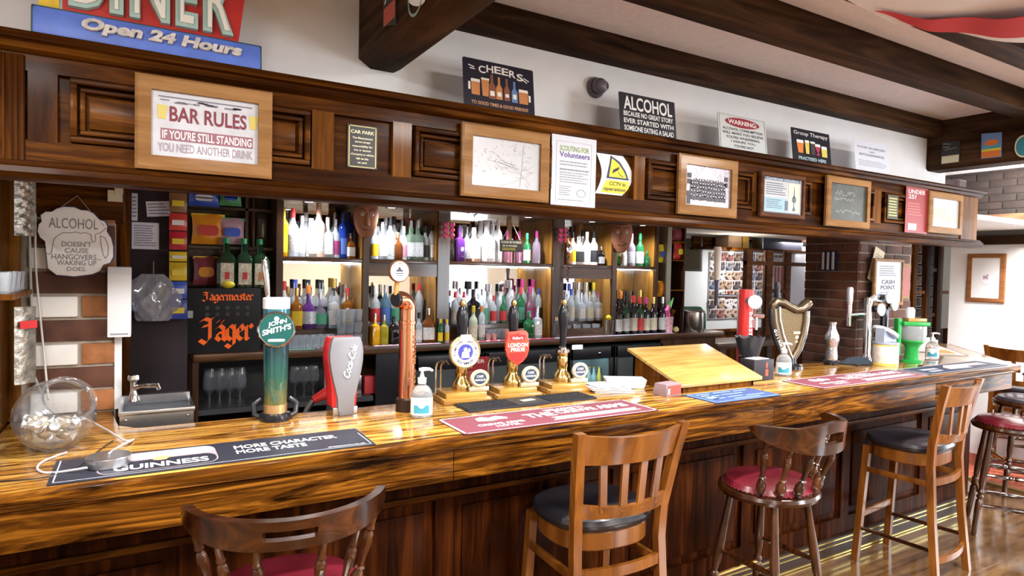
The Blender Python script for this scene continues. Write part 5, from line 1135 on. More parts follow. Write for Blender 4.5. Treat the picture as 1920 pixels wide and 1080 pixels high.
GLS = {'clear': GLASSB, 'green': gl('green', (.06, .42, .16)), 'dark green': mat('glass dark green', (.010, .035, .015), .06, coat=.5), 'black': mat('glass black', (.010, .009, .012), .05, coat=.5), 'amber': gl('amber', (.62, .22, .03), .6), 'blue': gl('blue', (.03, .10, .70), .5), 'pale blue': gl('pale blue', (.25, .52, .80), .7),
       'purple': mat('glass purple', (.10, .025, .20), .08, coat=.5), 'pink': gl('pink', (.66, .30, .46), .7), 'yellow': mat('liqueur yellow', (.82, .42, .015), .12, coat=.4), 'olive': mat('liqueur olive', (.40, .36, .03), .1, coat=.4), 'lilac': gl('lilac', (.72, .62, .86), .8), 'peach': mat('frosted peach', (.85, .55, .42), .4), 'white': mat('frosted white', (.86, .85, .86), .4), 'pale green': gl('pale green', (.62, .86, .70), .8), 'brown': gl('brown', (.22, .07, .02), .3), 'grey green': mat('frosted grey green', (.50, .55, .42), .4)}
LBL = {'white': mat('label white', (.78, .77, .76), .5, noise=.45, nscale=55), 'cream': mat('label cream', (.76, .70, .54), .5, noise=.45, nscale=55), 'yellow': mat('label yellow', (.82, .55, .03), .45), 'red': mat('label red', (.62, .05, .05), .5), 'black': mat('label black', (.03, .03, .035), .5), 'blue': mat('label blue', (.08, .16, .50), .5), 'silver': mat('label silver', (.55, .58, .62), .35, .2, noise=.5, nscale=50), 'green': mat('label green', (.08, .36, .22), .5), 'pink': mat('label pink', (.60, .28, .40), .5, noise=.3, nscale=50), 'magenta': mat('label magenta', (.36, .05, .20), .5, noise=.3, nscale=50)}
CAP = {'white': mat('cap white', (.82, .82, .82), .4), 'black': mat('cap black', (.015, .015, .018), .3), 'red': mat('cap red', (.62, .04, .05), .35), 'blue': mat('cap blue', (.05, .08, .40), .35), 'gold': mat('cap gold', (.78, .55, .16), .25, .8), 'silver': mat('cap silver', (.72, .72, .76), .25, .9), 'cork': mat('cap cork', (.52, .34, .18), .8), 'green': mat('cap green', (.03, .30, .12), .4), 'yellow': mat('cap yellow', (.85, .66, .04), .4), 'pink': mat('cap pink', (.75, .15, .35), .4), 'orange': mat('cap orange', (.80, .25, .05), .4), 'magenta': mat('cap magenta', (.45, .04, .22), .35), 'peach': mat('cap peach', (.8, .5, .38), .4)}
KW = {'spirit': 'spirit bottle', 'square': 'square bottle', 'wine': 'wine bottle', 'slim': 'slim bottle', 'round': 'round bottle', 'squat': 'squat bottle'}
SHAPE = {'spirit': 'bottle', 'square': 'square-sided bottle', 'wine': 'wine bottle', 'slim': 'slim bottle', 'round': 'round-bellied bottle', 'squat': 'squat bottle'}
def bottle(kind, glass, lab, cap, h, loc, where, group):
    body, lb, cp = bmesh_kind(kind); k = h
    t = thing('wine_bottle' if kind == 'wine' else 'bottle', f"{glass} {SHAPE[kind]}, {lab + ' label, ' if lab else ''}{cap} cap, {where}".replace('wine bottle', 'wine bottle'), 'bottle', loc, (0, 0, random.uniform(-.3, .3)), group)
    for nm, me, mm2 in (('glass_body', body, GLS[glass]), ('label', lb, LBL.get(lab)), ('cap', cp, CAP[cap])):
        if mm2 is None: continue
        o = bpy.data.objects.new(nm, me); COL.objects.link(o); o.parent = t; s_ = h if kind in () else h
        f = RAD[kind]*.30/ .0925 / .30 * 1.0
        o.scale = (k*1.0*WID.get(kind, 1), k*1.0*WID.get(kind, 1), k); setmat(o, mm2)
    return t
WID = {'spirit': 1.25, 'square': 1.22, 'wine': 1.28, 'slim': 1.2, 'round': 1.3, 'squat': 1.3}
def row(items, Y, z, where, group, py=470, jit=.0):
    for i, (px, kind, g, l, c, h) in enumerate(items):
        x = X_at(px, Y, py)
        bottle(kind, g, l, c, h, (x, Y + random.uniform(-jit, jit), z+.0006), f"{ORD[i]} {where}", group)
G_ = 'bottles on the back bar'
# upper shelf
U1 = [(531, 'slim', 'yellow', 'yellow', 'yellow', .285), (549, 'spirit', 'clear', 'silver', 'red', .29), (566, 'spirit', 'clear', 'white', 'silver', .25), (583, 'squat', 'white', 'white', 'white', .24), (597, 'spirit', 'peach', 'white', 'peach', .33), (614, 'square', 'clear', 'white', 'white', .25), (629, 'spirit', 'clear', 'magenta', 'silver', .24), (643, 'slim', 'blue', 'blue', 'blue', .28), (656, 'squat', 'amber', 'white', 'silver', .16)]
row(U1, 3.925, zs, 'front of top shelf beside snack shelves', G_)
row([(545, 'spirit', 'clear', None, 'silver', .29), (573, 'spirit', 'clear', None, 'white', .28), (600, 'spirit', 'clear', None, 'silver', .27), (627, 'spirit', 'clear', None, 'silver', .29), (652, 'slim', 'blue', None, 'blue', .30), (668, 'spirit', 'clear', None, 'white', .27)], 4.04, zs, 'back of top shelf beside snack shelves', G_)
U2 = [(703, 'spirit', 'clear', 'yellow', 'white', .22), (716, 'square', 'clear', 'white', 'silver', .24), (731, 'spirit', 'clear', 'silver', 'black', .27), (745, 'squat', 'brown', None, 'cork', .18), (757, 'spirit', 'clear', 'pink', 'white', .22), (770, 'square', 'pale green', 'silver', 'silver', .26), (783, 'square', 'pale green', 'silver', 'silver', .265), (797, 'spirit', 'clear', 'black', 'black', .23), (809, 'slim', 'clear', 'white', 'black', .24)]
row(U2, 3.925, zs, 'front of top shelf above copper pipe', G_)
row([(708, 'spirit', 'clear', None, 'black', .27), (722, 'spirit', 'clear', None, 'white', .28), (738, 'spirit', 'clear', None, 'black', .29), (753, 'spirit', 'clear', None, 'silver', .27), (768, 'spirit', 'green', None, 'red', .285), (786, 'spirit', 'green', None, 'white', .285), (803, 'spirit', 'clear', None, 'silver', .27)], 4.04, zs, 'back of top shelf above copper pipe', G_)
U3 = [(861, 'square', 'purple', None, 'purple' if 0 else 'black', .25), (888, 'squat', 'peach', 'white', 'white', .24), (912, 'squat', 'white', 'white', 'white', .285), (933, 'slim', 'white', 'white', 'white', .30), (988, 'spirit', 'green', 'white', 'green', .22), (1006, 'spirit', 'lilac', None, 'magenta', .24)]
row(U3, 3.925, zs, 'front of top shelf behind gin sign', G_)
row([(875, 'spirit', 'clear', None, 'silver', .25), (900, 'squat', 'white', None, 'white', .30), (922, 'squat', 'white', None, 'silver', .30), (950, 'spirit', 'pink', None, 'magenta', .24), (973, 'spirit', 'pink', None, 'magenta', .24)], 4.04, zs, 'back of top shelf behind gin sign', G_)
U4 = [(1064, 'spirit', 'amber', None, 'black', .25), (1073, 'spirit', 'white', 'yellow', 'black', .25), (1084, 'squat', 'white', 'black', 'black', .23), (1100, 'spirit', 'white', 'white', 'peach', .255), (1113, 'spirit', 'white', 'black', 'black', .26), (1127, 'squat', 'black', 'silver', 'silver', .15)]
row(U4, 3.925, zs, 'front of top shelf by heart string', G_)
row([(1070, 'spirit', 'brown', None, 'black', .30), (1092, 'spirit', 'white', None, 'black', .28)], 4.04, zs, 'back of top shelf by heart string', G_)
U5 = [(1170, 'spirit', 'clear', 'white', 'silver', .19), (1184, 'spirit', 'lilac', 'silver', 'pink', .265), (1200, 'spirit', 'green', 'white', 'green', .27), (1213, 'squat', 'green', None, 'green', .13)]
row(U5, 3.925, zs, 'on short top shelf over wine', G_)
# lower shelves
st = ZK+.1055
row([(556, 'square', 'amber', 'yellow', 'gold', .25), (578, 'round', 'purple', 'silver', 'orange', .27), (600, 'round', 'lilac', 'green', 'silver', .23), (625, 'square', 'clear', 'white', 'black', .25), (651, 'square', 'amber', 'yellow', 'red', .25)], 3.965, st+.001, 'front of step behind tumblers', G_, 600)
row([(532, 'spirit', 'clear', 'red', 'red', .29), (553, 'square', 'clear', 'white', 'blue', .30), (577, 'square', 'clear', 'black', 'black', .30), (602, 'square', 'clear', 'black', 'black', .30), (626, 'spirit', 'clear', 'yellow', 'gold', .31), (648, 'spirit', 'clear', 'pink', 'silver', .27), (666, 'spirit', 'amber', None, 'silver', .28)], 4.055, st, 'back of step behind tumblers', G_, 600)
row([(703, 'square', 'yellow', None, 'silver', .20), (720, 'square', 'olive', None, 'silver', .19), (738, 'squat', 'black', None, 'black', .18), (785, 'spirit', 'clear', 'white', 'black', .20), (803, 'squat', 'brown', 'white', 'silver', .23)], 3.90, ZK, 'on back counter around copper pipe', G_, 620)
row([(703, 'spirit', 'clear', 'red', 'white', .26), (722, 'spirit', 'pale blue', 'blue', 'silver', .27), (741, 'spirit', 'clear', 'green', 'white', .26), (785, 'slim', 'clear', 'silver', 'red', .28), (803, 'spirit', 'black', 'black', 'black', .28)], 4.05, st, 'on step around copper pipe', G_, 600)
row([(826, 'slim', 'green', 'yellow', 'yellow', .16), (838, 'slim', 'clear', 'yellow', 'yellow', .155)], 3.83, ZK, 'before the post, small mixer', G_, 620)
row([(869, 'square', 'pale blue', 'white', 'blue', .21), (887, 'spirit', 'grey green', 'cream', 'yellow', .24), (903, 'slim', 'clear', 'white', 'orange', .24), (991, 'squat', 'green', None, 'green', .20), (1007, 'square', 'clear', 'white', 'silver', .23)], 3.90, ZK, 'on back counter behind hand pumps', G_, 620)
row([(853, 'spirit', 'clear', 'white', 'red', .23), (869, 'spirit', 'clear', 'white', 'red', .23), (887, 'squat', 'black', 'black', 'black', .25), (904, 'square', 'clear', 'green', 'silver', .25), (925, 'spirit', 'clear', 'red', 'red', .20), (943, 'spirit', 'green', 'red', 'green', .20), (959, 'spirit', 'clear', 'white', 'white', .24), (976, 'spirit', 'green', 'green', 'red', .26), (993, 'round', 'pink', 'magenta', 'magenta', .27), (1009, 'slim', 'clear', 'black', 'blue', .25)], 3.985, st, 'front of step behind hand pumps', G_, 590)
row([(857, 'spirit', 'clear', None, 'silver', .30), (880, 'spirit', 'clear', None, 'black', .30), (898, 'spirit', 'clear', None, 'white', .30), (918, 'spirit', 'clear', None, 'silver', .28), (938, 'spirit', 'clear', None, 'black', .28), (956, 'spirit', 'clear', None, 'silver', .31), (978, 'spirit', 'clear', None, 'magenta', .32), (998, 'spirit', 'clear', None, 'magenta', .32)], 4.075, st, 'back of step behind hand pumps', G_, 590)
row([(1053, 'spirit', 'pale blue', 'cream', 'cork', .24), (1070, 'spirit', 'clear', 'cream', 'blue', .25), (1089, 'square', 'clear', 'white', 'silver', .22), (1104, 'square', 'clear', 'cream', 'gold', .23), (1121, 'square', 'clear', 'white', 'magenta', .22)], 3.985, st, 'front of step over glass crate', G_, 590)
row([(1066, 'spirit', 'clear', None, 'blue', .29), (1083, 'spirit', 'clear', None, 'silver', .30), (1098, 'spirit', 'clear', None, 'silver', .30), (1112, 'spirit', 'clear', None, 'yellow', .30), (1130, 'spirit', 'black', None, 'silver', .26)], 4.075, st, 'back of step over glass crate', G_, 590)
WN = [(1159, 'wine', 'black', 'white', 'black', .27), (1173, 'wine', 'dark green', 'white', 'black', .28), (1187, 'wine', 'black', 'cream', 'red', .29), (1199, 'wine', 'dark green', 'red', 'red', .28), (1211, 'wine', 'black', 'cream', 'magenta', .275), (1224, 'wine', 'black', 'cream', 'gold', .28), (1241, 'wine', 'black', 'white', 'silver', .28)]
row(WN, 3.865, ZK, 'of front wine rank', 'wine bottles', 600)
row([(1162, 'wine', 'black', 'red', 'orange', .32), (1173, 'wine', 'black', 'red', 'black', .32), (1186, 'wine', 'black', 'white', 'black', .32), (1199, 'wine', 'black', 'red', 'gold', .33), (1213, 'wine', 'black', 'cream', 'cork', .30), (1229, 'wine', 'black', 'red', 'gold', .29)], 3.99, ZK, 'of rear wine rank', 'wine bottles', 600)
# --- tumblers and shot glasses
TUM = None
def tumbler(loc, lab, group, s_=1.0):
    global TUM
    if TUM is None:
        t = tag(MB().lathe([(0, 0), (.024, 0), (.026, .004), (.032, .075), (.0305, .075), (.0245, .010), (0, .009)], seg=16).build('tumbler', TUMB), lab, 'glass', group); TUM = t
    else:
        t = TUM.copy(); COL.objects.link(t); t['label'] = lab; t['group'] = group
    t.location = loc; t.scale = (s_, s_, s_)
for r, (Y, n) in enumerate(((3.90, 7), (3.83, 7))):
    for i in range(n): tumbler((X_at(538+i*13.5, Y, 630), Y, ZK+.0005), f'{ORD[i]} clear tumbler of the {"rear" if r == 0 else "front"} rank on the back counter under the step', 'upturned tumblers')
for i in range(9): tumbler((X_at(640+(i % 3)*15, 3.86, 630), 3.86, ZK+.0005+(i//3)*.0765), f'{ORD[i % 3]} clear tumbler in {["the lowest", "the middle", "the top"][i//3]} layer of the stacked tumblers', 'stacked tumblers')
for i in range(4): tumbler((X_at(916+i*9, 3.95, 610), 3.95, ZK+.0005), f'{ORD[i]} tall clear shot glass at the back of the counter behind the hand pumps', 'shot glasses', .9)
cop = mat('pink copper', (.78, .44, .40), .3, .6)
for i in range(7):
    x = X_at([913, 924, 948, 957, 966, 975, 982][i], 3.86, 630); tall = i in (2, 3, 4, 5)
    tag(MB().lathe([(0, 0), (.014, 0), (.017, .075 if tall else .045), (.016, .075 if tall else .045), (.013, .004), (0, .004)], seg=14).build('measuring_cup', cop, None, (x, 3.84, ZK+.0005)), f'{ORD[i]} {"tall" if tall else "short"} pink copper measuring cup on the back counter', 'measuring cup', 'copper measuring cups')
for i in range(4): tumbler((-.368, 2.54+.095*i, 1.5885), f'{ORD[i]} glass along the narrow shelf at the timber end of the bar', 'glasses on the timber end shelf', .9)
# --- odd things on the back counter
def S_(mb, name, m, loc, label, cat, rot=None, group=None): return tag(mb.build(name, m, None, loc, rot), label, cat, group)
t = thing('glass_jar', 'faceted glass jar with a cork lid beside the glass crate', 'jar', (X_at(1045, 3.86, 640), 3.86, ZK+.0005)); MB().lathe([(0, 0), (.045, 0), (.05, .02), (.05, .10), (.035, .125), (0, .125)], seg=10).build('glass_body', GLASS, t, sharp=.2); MB().lathe([(0, .125), (.03, .125), (.03, .15), (0, .15)], seg=14).build('cork_lid', mat('cap cork', (.5, .3, .2)), t)
xa, xb2 = X_at(1063, 3.82, 640), X_at(1134, 3.82, 640)
t = thing('glass_crate', 'shallow wooden crate of glasses on the back counter', 'crate', ((xa+xb2)/2, 3.88, ZK+.0005)); hw = (xb2-xa)/2
MB().box(-hw, hw, -.06, -.05, 0, .065).box(-hw, hw, .05, .06, 0, .065).box(-hw, -hw+.01, -.05, .05, 0, .065).box(hw-.01, hw, -.05, .05, 0, .065).box(-hw, hw, -.05, .05, 0, .008).build('crate', W_BACK, t)
mb = MB(); put_text(mb, 'Coca-Cola', -.10, .06, .018, .048, -.0605, shear=.2); mb.build('lettering', mat('burnt brown', (.05, .02, .01), .7), t, sharp=0)
for i in range(4): tumbler(((xa+xb2)/2-.14+i*.09, 3.875, ZK+.0105), f'{ORD[i]} glass standing in the wooden crate', 'glasses in the crate', 1.05)
t = thing('straw_glass', 'clear glass with a yellow top beside the wine bottles', 'glass', (X_at(1140, 3.86, 640), 3.86, ZK+.0005)); MB().lathe([(0, 0), (.035, 0), (.04, .12), (.038, .12), (.033, .005), (0, .005)], seg=16).build('glass_body', GLASS, t); MB().ball((0, 0, .135), .022, 12).build('yellow_top', CAP['yellow'], t)
t = thing('novelty_cup', 'pink patterned cup with pink ribbon and green leaf, beside the wine', 'cup', (X_at(1253, 3.84, 610), 3.84, ZK+.0005))
pkm = mat('pink floral', (.80, .45, .52), .45, noise=.35, nscale=70)
MB().lathe([(0, 0), (.033, 0), (.042, .135), (.039, .135), (.031, .005), (0, .005)], seg=20).build('cup', pkm, t); MB().tube([(0, 0, .06), (-.012, 0, .14), (-.03, -.01, .19), (-.012, -.01, .22), (.015, 0, .20)], [.02, .024, .02, .014, .006], 10).build('ribbon', mat('hot pink', (.75, .10, .35), .4), t); MB().tube([(.0, 0, .14), (.02, 0, .24), (.05, 0, .29)], [.004, .02, .003], 8, flat=(1, .3)).build('leaf', mat('leaf green', (.12, .45, .10), .5), t); MB().rod((.01, 0, .1), (.045, -.01, .19), .012, .02).build('wooden_muddler', W_HONEY, t)
S_(MB().ball((0, 0, .026), .026, 16, (1, 1, .95)), 'lemon', mat('lemon', (.82, .72, .30), .5, bump=.2, nscale=60), (X_at(1267, 3.83, 615), 3.83, ZK+.0015), 'pale lemon beside the steel ice bucket', 'lemon')
t = thing('ice_bucket', 'polished steel ice bucket at the end of the back counter', 'bucket', (X_at(1297, 3.90, 610), 3.90, ZK+.0005))
MB().lathe([(0, 0), (.098, 0), (.102, .01), (.102, .165), (.106, .17), (.104, .176), (.098, .17), (.096, .02), (0, .015)], seg=36).build('bucket', mat('etched steel', (.70, .69, .70), .22, 1, noise=.15, nscale=18), t)
# bar runners along the back counter
for k, (a, b, m2, nm) in enumerate(((536, 590, mat('runner green', (.08, .32, .24), .5), 'green and white runner along the back counter edge beneath the tumblers'), (592, 690, RUN_MAR, 'pinkish runner along the back counter edge behind the silver fount'), (700, 825, mat('runner pale', (.55, .38, .50), .5), 'mauve and white runner along the back counter edge behind the copper pipe'), (845, 1035, mat('runner crimson', (.50, .06, .14), .5), 'crimson and white striped runner along the back counter edge behind the hand pumps'), (1040, 1260, mat('runner lilac', (.55, .50, .62), .5), 'lilac runner along the back counter edge below the wine'))):
    x0, x1 = X_at(a, YF+.03, 640), X_at(b, YF+.03, 640)
    t, wd, d = runner(nm, x0, x1, YF+.004, YF+.042, m2, group='back counter runners'); t.location.z = ZK+.0005
    if k != 4: mshape(t, wd, d, [[(u, .05), (u+.03, .05), (u+.05, .95), (u+.02, .95)] for u in [i*.1+.02 for i in range(9)]], WPRINT, 'white_stripes')
# --- things hanging in front of the back bar: generic carved masks, hearts, signs, chain
def maskface(name, label, px, py, s_, yaw):
    p = onY(px, py, 3.82); t = thing(name, label, 'mask', p, (0, 0, yaw)); sk = mat('brown mask', (.34, .14, .075), .5)
    mb = MB(); prof = [(0, -.115), (.028, -.108), (.05, -.08), (.066, -.04), (.074, .0), (.076, .04), (.070, .075), (.05, .098), (0, .105)]
    mb.lathe([(r*s_, z*s_) for r, z in prof], seg=24, sy=.62); mb.lathe([(0, -.045*s_), (.013*s_, -.04*s_), (.010*s_, .01*s_), (.005*s_, .03*s_), (0, .032*s_)], (0, -.050*s_, 0), 10, sy=.9); mb.build('face', sk, t)
    MB().ball((0, .004*s_, .072*s_), .066*s_, 18, (1, .72, .62)).build('black_hair', mat('mask hair', (.015, .012, .012), .5), t)
    for sx in (-1, 1):
        MB().lathe([(0, 0), (.011*s_, 0), (.008*s_, .004), (0, .005)], (sx*.028*s_, -.041*s_, .026*s_), 14, Matrix.Rotation(PI/2, 4, 'X')).build('eye', WHITE, t); MB().ball((sx*.028*s_, -.047*s_, .026*s_), .0045*s_, 8).build('pupil', BLACK, t)
        MB().tube([(sx*.012*s_, -.046*s_, .045*s_), (sx*.028*s_, -.044*s_, .058*s_), (sx*.05*s_, -.034*s_, .052*s_)], .0028*s_, 6).build('brow', mat('mask line', (.06, .02, .015), .6), t)
    MB().tube([(-.030*s_, -.036*s_, -.058*s_), (-.01*s_, -.042*s_, -.066*s_), (.012*s_, -.042*s_, -.064*s_), (.034*s_, -.034*s_, -.052*s_)], .0024*s_, 6).build('mouth', mat('mask line', (.06, .02, .015)), t)
    return t
maskface('wall_mask', 'plain brown face mask hanging on the post near the copper pipe badge', 686, 411, 1.02, -.1)
maskface('wall_mask', 'plain brown face mask hanging between the white bottles and the green bottles', 1165, 443, 1.12, -.55)
hp = mat('pink heart', (.72, .06, .20), .4)
def hearts(px, py, label):
    p = onY(px, py, 3.80); t = thing('heart_garland', label, 'garland', p)
    for sx in (-.022, .022):
        for i in range(3):
            z = -.035*i; MB().ball((sx-.008, 0, z), .013, 10, (1, .6, 1)).ball((sx+.008, 0, z), .013, 10, (1, .6, 1)).prism([(sx-.019, z-.003), (sx+.019, z-.003), (sx, z-.026)], -.006, .006).build('heart', hp, t)
    MB().rod((0, 0, .02), (0, 0, .11), .0015).rod((-.022, 0, -.09), (-.022, 0, .01), .0015).rod((.022, 0, -.09), (.022, 0, .01), .0015).tube([(-.022, 0, .01), (0, 0, .03), (.022, 0, .01)], .0015, 6).build('string', mat('garland string', (.25, .15, .12), .7), t)
hearts(842, 421, 'pink heart garland hanging on the post beside the purple bottle'); hearts(1056, 431, 'pink heart garland hanging on the post beside the white bottles')
p = onY(961, 464, 3.82); a, b = onY(937, 449, 3.82), onY(979, 473, 3.82); wd, h = b.x-a.x, a.z-b.z
t = thing('hanging_sign', 'little black hanging PLEASE BE PATIENT gin sign before the top shelf', 'sign', ((a.x+b.x)/2, 3.82, b.z)); panel(t, wd, h, mat('sign black', (.03, .025, .02), .5), .006)
uvtext(t, wd, h, -.0066, [('PLEASE BE PATIENT', .05, .95, .70, .90), ('GIN IN PROGRESS', .1, .75, .42, .58)], CREAM); uvrects(t, wd, h, -.0066, textlines(.1, .7, .36, .1, 2), YELLOW, 'gold_print')
MB().tube([(-wd*.4, -.003, h), (0, 0, h+.125), (wd*.4, -.003, h)], .0022, 6).rod((0, 0, h+.125), (0, 0, h+.20), .002).build('cord', mat('jute cord', (.5, .42, .3), .8), t)
p = onY(1066, 460, 3.81); mb = MB()
for i in range(17): mb.ball((.003*(-1)**i, 0, -i*.0165), .0085 if i % 5 else .013, 8)
t = thing('bead_chain', 'silver bead chain hanging on the post below the pink hearts', 'chain', p); mb.build('beads', CHROME, t); MB().lathe([(0, -.006), (.026, -.004), (.028, 0), (.026, .004), (0, .006)], (.012, 0, -.03), 20, Matrix.Rotation(PI/2, 4, 'X')).build('medallion', STEEL, t)
# --- under the counter: open glass shelf, coolers with bottles
shelf = thing('glass_shelf_unit', 'dark open shelf unit with upturned glasses below the back counter', 'shelf unit', (.9, 3.9, 0))
so = Vector((-.9, -3.9, 0)); zsh = onY(430, 765, 3.80).z
sm2 = mat('black shelf board', (.045, .047, .055), .45)
sx0, sx1 = X_at(372, 3.80, 720), X_at(700, 3.80, 720)
MB().box(sx0, sx1, 3.80, 4.10, zsh-.03, zsh).build('shelf_board', sm2, shelf, so); MB().box(sx0-.03, sx0, 3.79, 4.1, .1, ZK-.043).build('side_panel', W_BACKZ, shelf, so); MB().box(sx0, sx1, 4.09, 4.11, .1, ZK-.043).build('back_panel', mat('black back', (.01, .01, .012), .6), shelf, so)
gob = None
def goblet(loc, lab):
    global gob
    if gob is None:
        gob = tag(MB().lathe([(0, 0), (.030, 0), (.030, .003), (.005, .010), (.004, .065), (.012, .075), (.034, .10), (.038, .135), (.030, .19), (.029, .19), (.036, .135), (.032, .102), (.004, .082), (0, .08)], seg=16).build('wine_glass', GLASS), lab, 'glass', 'stemmed glasses on the low shelf'); gob.location = loc
    else:
        o = gob.copy(); COL.objects.link(o); o.location = loc; o['label'] = lab
for r in range(3):
    for i in range(4): goblet((X_at(393+i*19, 3.86+r*.085, 740), 3.86+r*.085, zsh+.0005), f'{ORD[i]} stemmed glass in the {["front", "middle", "rear"][r]} rank on the low black shelf')
for i in range(3): goblet((X_at(553+i*17, 3.92, 740), 3.92, zsh+.0005), f'{ORD[i]} stemmed glass behind the teal fount on the low black shelf')
# small things under the counter behind the silver fount
def lowthing(px, name, m, label, cat, mb): x = X_at(px, 3.90, 740); S_(mb, name, m, (x, 3.90, zsh+.0005), label, cat)
lowthing(617, 'spray_bottle', PLASTIC_W, 'white plastic spray bottle on the low shelf beside the silver fount', 'bottle', MB().lathe([(0, 0), (.03, 0), (.03, .13), (.012, .16), (.012, .2), (0, .2)], seg=14))
lowthing(665, 'box_grater', STEEL, 'square steel grater on the low shelf', 'grater', MB().box(-.035, .035, -.03, .03, 0, .12, bev=.006))
lowthing(690, 'red_carton', mat('red carton', (.5, .04, .05), .5), 'small red carton beside the grater on the low shelf', 'carton', MB().box(-.032, .032, -.03, .03, 0, .11, bev=.003))
x0 = X_at(585, 3.3, 745)
t = thing('red_beer_gun', 'red handled tool leaning behind the silver fount', 'beer gun', onY(600, 742, 3.2)); MB().tube([(-.035, 0, -.02), (.03, .0, .01), (.07, 0, .03)], [.018, .028, .022], 10).build('red_handle', RED, t); MB().tube([(-.035, 0, -.02), (-.06, 0, -.06), (-.085, 0, -.12)], .014, 10).build('steel_shank', STEEL, t)  # a beer gun: red grip on a steel shank
def cooler(px0_, px1_, label, cols):
    x0, x1 = X_at(px0_, YF+.04, 680), X_at(px1_, YF+.04, 680); t = thing('bottle_cooler', label, 'bottle cooler', ((x0+x1)/2, YF+.04, .20), group='bottle coolers'); w2 = (x1-x0)/2; hh = .93
    MB().box(-w2, w2, 0.22, .23, 0, hh).box(-w2, -w2+.012, -.01, .22, 0, hh).box(w2-.012, w2, -.01, .22, 0, hh).box(-w2+.012, w2-.012, -.01, .22, hh-.012, hh).box(-w2+.012, w2-.012, -.01, .22, .58, .59).build('back_plate', mat('cooler inside', (.02, .035, .04), .4), t)
    mb = MB(); 
    for a_, b_, c_, d_ in ((-w2, w2, 0, .05), (-w2, w2, hh-.09, hh), (-w2, -w2+.03, 0, hh), (w2-.03, w2, 0, hh)): mb.box(a_, b_, -.045, -.015, c_, d_, bev=.004)
    mb.build('door_frame', mat('cooler black', (.012, .012, .015), .3), t)
    MB().box(-w2+.03, w2-.03, -.032, -.029, .05, hh-.09).build('door_glass', mat('cooler glass', (.75, .88, .9), .02, 0, .9, ior=1.05), t)
    MB().lathe([(0, 0), (.012, 0), (.012, .010), (0, .012)], (w2*.3, -.046, hh-.05), 14, Matrix.Rotation(PI/2, 4, 'X')).build('lock', CHROME, t)
    return t, w2, hh
cooler(1062, 1143, 'black bottle cooler with lit green glass door behind the third hand pump', 0)
cooler(1146, 1235, 'black bottle cooler with dark glass door behind the sloping desk', 0)
cooler(772, 900, 'black bottle cooler behind the copper pipe and first hand pump', 0)
cooler(905, 1058, 'black bottle cooler behind the second and third hand pumps', 0)
MIX = [('orange mixer', (.75, .28, .03)), ('yellow mixer', (.75, .55, .08)), ('clear mixer', (.55, .75, .80))]
def mixer(px, c, nm, i):
    x = X_at(px, YF+.12, 690); z = .7905
    t = thing('mixer_bottle', f'{nm} bottle, {ORD[i]} behind the glass of the lit green cooler', 'bottle', (x, YF+.12, z), group='mixer bottles'); MB().lathe([(0, 0), (.020, 0), (.021, .09), (.009, .13), (.009, .16), (0, .16)], seg=12).build('bottle', mat('mixer ' + nm, c, .2, emit=.0), t); MB().lathe([(0, .158), (.0105, .158), (.0105, .168), (0, .168)], seg=12).build('cap', CAP['gold'], t)
for i, (px, k) in enumerate(((1075, 0), (1085, 0), (1095, 1), (1105, 2), (1114, 2), (1124, 1))): mixer(px, MIX[k][1], MIX[k][0], i)
light('cooler_light', 'AREA', (X_at(1102, YF+.1, 690), YF+.10, 1.105), 3.0, (.80, .97, 1), .25, (.15, 0, 0), .05)
t, wd, h = under25((861, 671), (915, 742), YF-.02, 'red UNDER 25? poster standing below the back counter between hand pumps')
# --- Jaeger machine and snacks
x0, x1 = X_at(348, 3.82, 600), X_at(489, 3.82, 600); zt = onY(420, 541, 3.82).z
t = thing('shot_machine', 'black shot machine with orange gothic lettering on the back counter', 'drinks dispenser', ((x0+x1)/2, 3.82, ZK+.0005)); w2 = (x1-x0)/2; hh = zt-ZK
MB().box(-w2, w2, 0, .25, 0, hh, bev=.006).build('cabinet', mat('machine black', (.006, .005, .008), .6), t)
jo = mat('hot orange lettering', (.92, .13, .01), .4, emit=.25)
BL = {'J': (.95, [[(-.05, 1.38), (.2, 1.52), (.5, 1.42), (.72, 1.54)], [(.52, 1.42), (.52, .15), (.2, -.2), (-.12, .02)], [(.1, 1.0), (.4, 1.06)]]),
 'ä': (.72, [[(.04, .86), (.26, 1.02), (.48, .82)], [(.48, .82), (.48, .12), (.64, .0)], [(.48, .56), (.12, .48), (.0, .2), (.22, .0), (.48, .18)], [(.1, 1.3), (.11, 1.32)], [(.42, 1.3), (.43, 1.32)]]),
 'g': (.70, [[(.02, .76), (.02, .2), (.24, .0), (.48, .16)], [(.02, .76), (.26, 1.0), (.48, .84)], [(.48, 1.0), (.48, -.28), (.2, -.52), (-.06, -.36)]]),
 'e': (.60, [[(.02, .76), (.02, .2), (.26, .0), (.48, .16)], [(.02, .76), (.28, 1.02), (.44, .72), (.04, .46)]]),
 'r': (.58, [[(.02, .92), (.02, .08), (.12, 0)], [(.02, .76), (.3, 1.02), (.42, .86)]]),
 'm': (1.05, [[(.02, .95), (.02, .08), (.12, 0)], [(.06, .8), (.32, 1.0), (.42, .85), (.42, .08), (.52, 0)], [(.46, .8), (.7, 1.0), (.82, .85), (.82, .08), (.94, 0)]]),
 'i': (.34, [[(.02, .95), (.02, .08), (.14, 0)], [(.06, 1.3), (.08, 1.32)]]), 's': (.55, [[(.40, .9), (.2, 1.02), (.04, .76), (.38, .34), (.2, 0), (.0, .14)]]), 't': (.48, [[(.08, 1.3), (.08, .15), (.24, 0), (.38, .1)], [(-.08, .98), (.32, .98)]])}
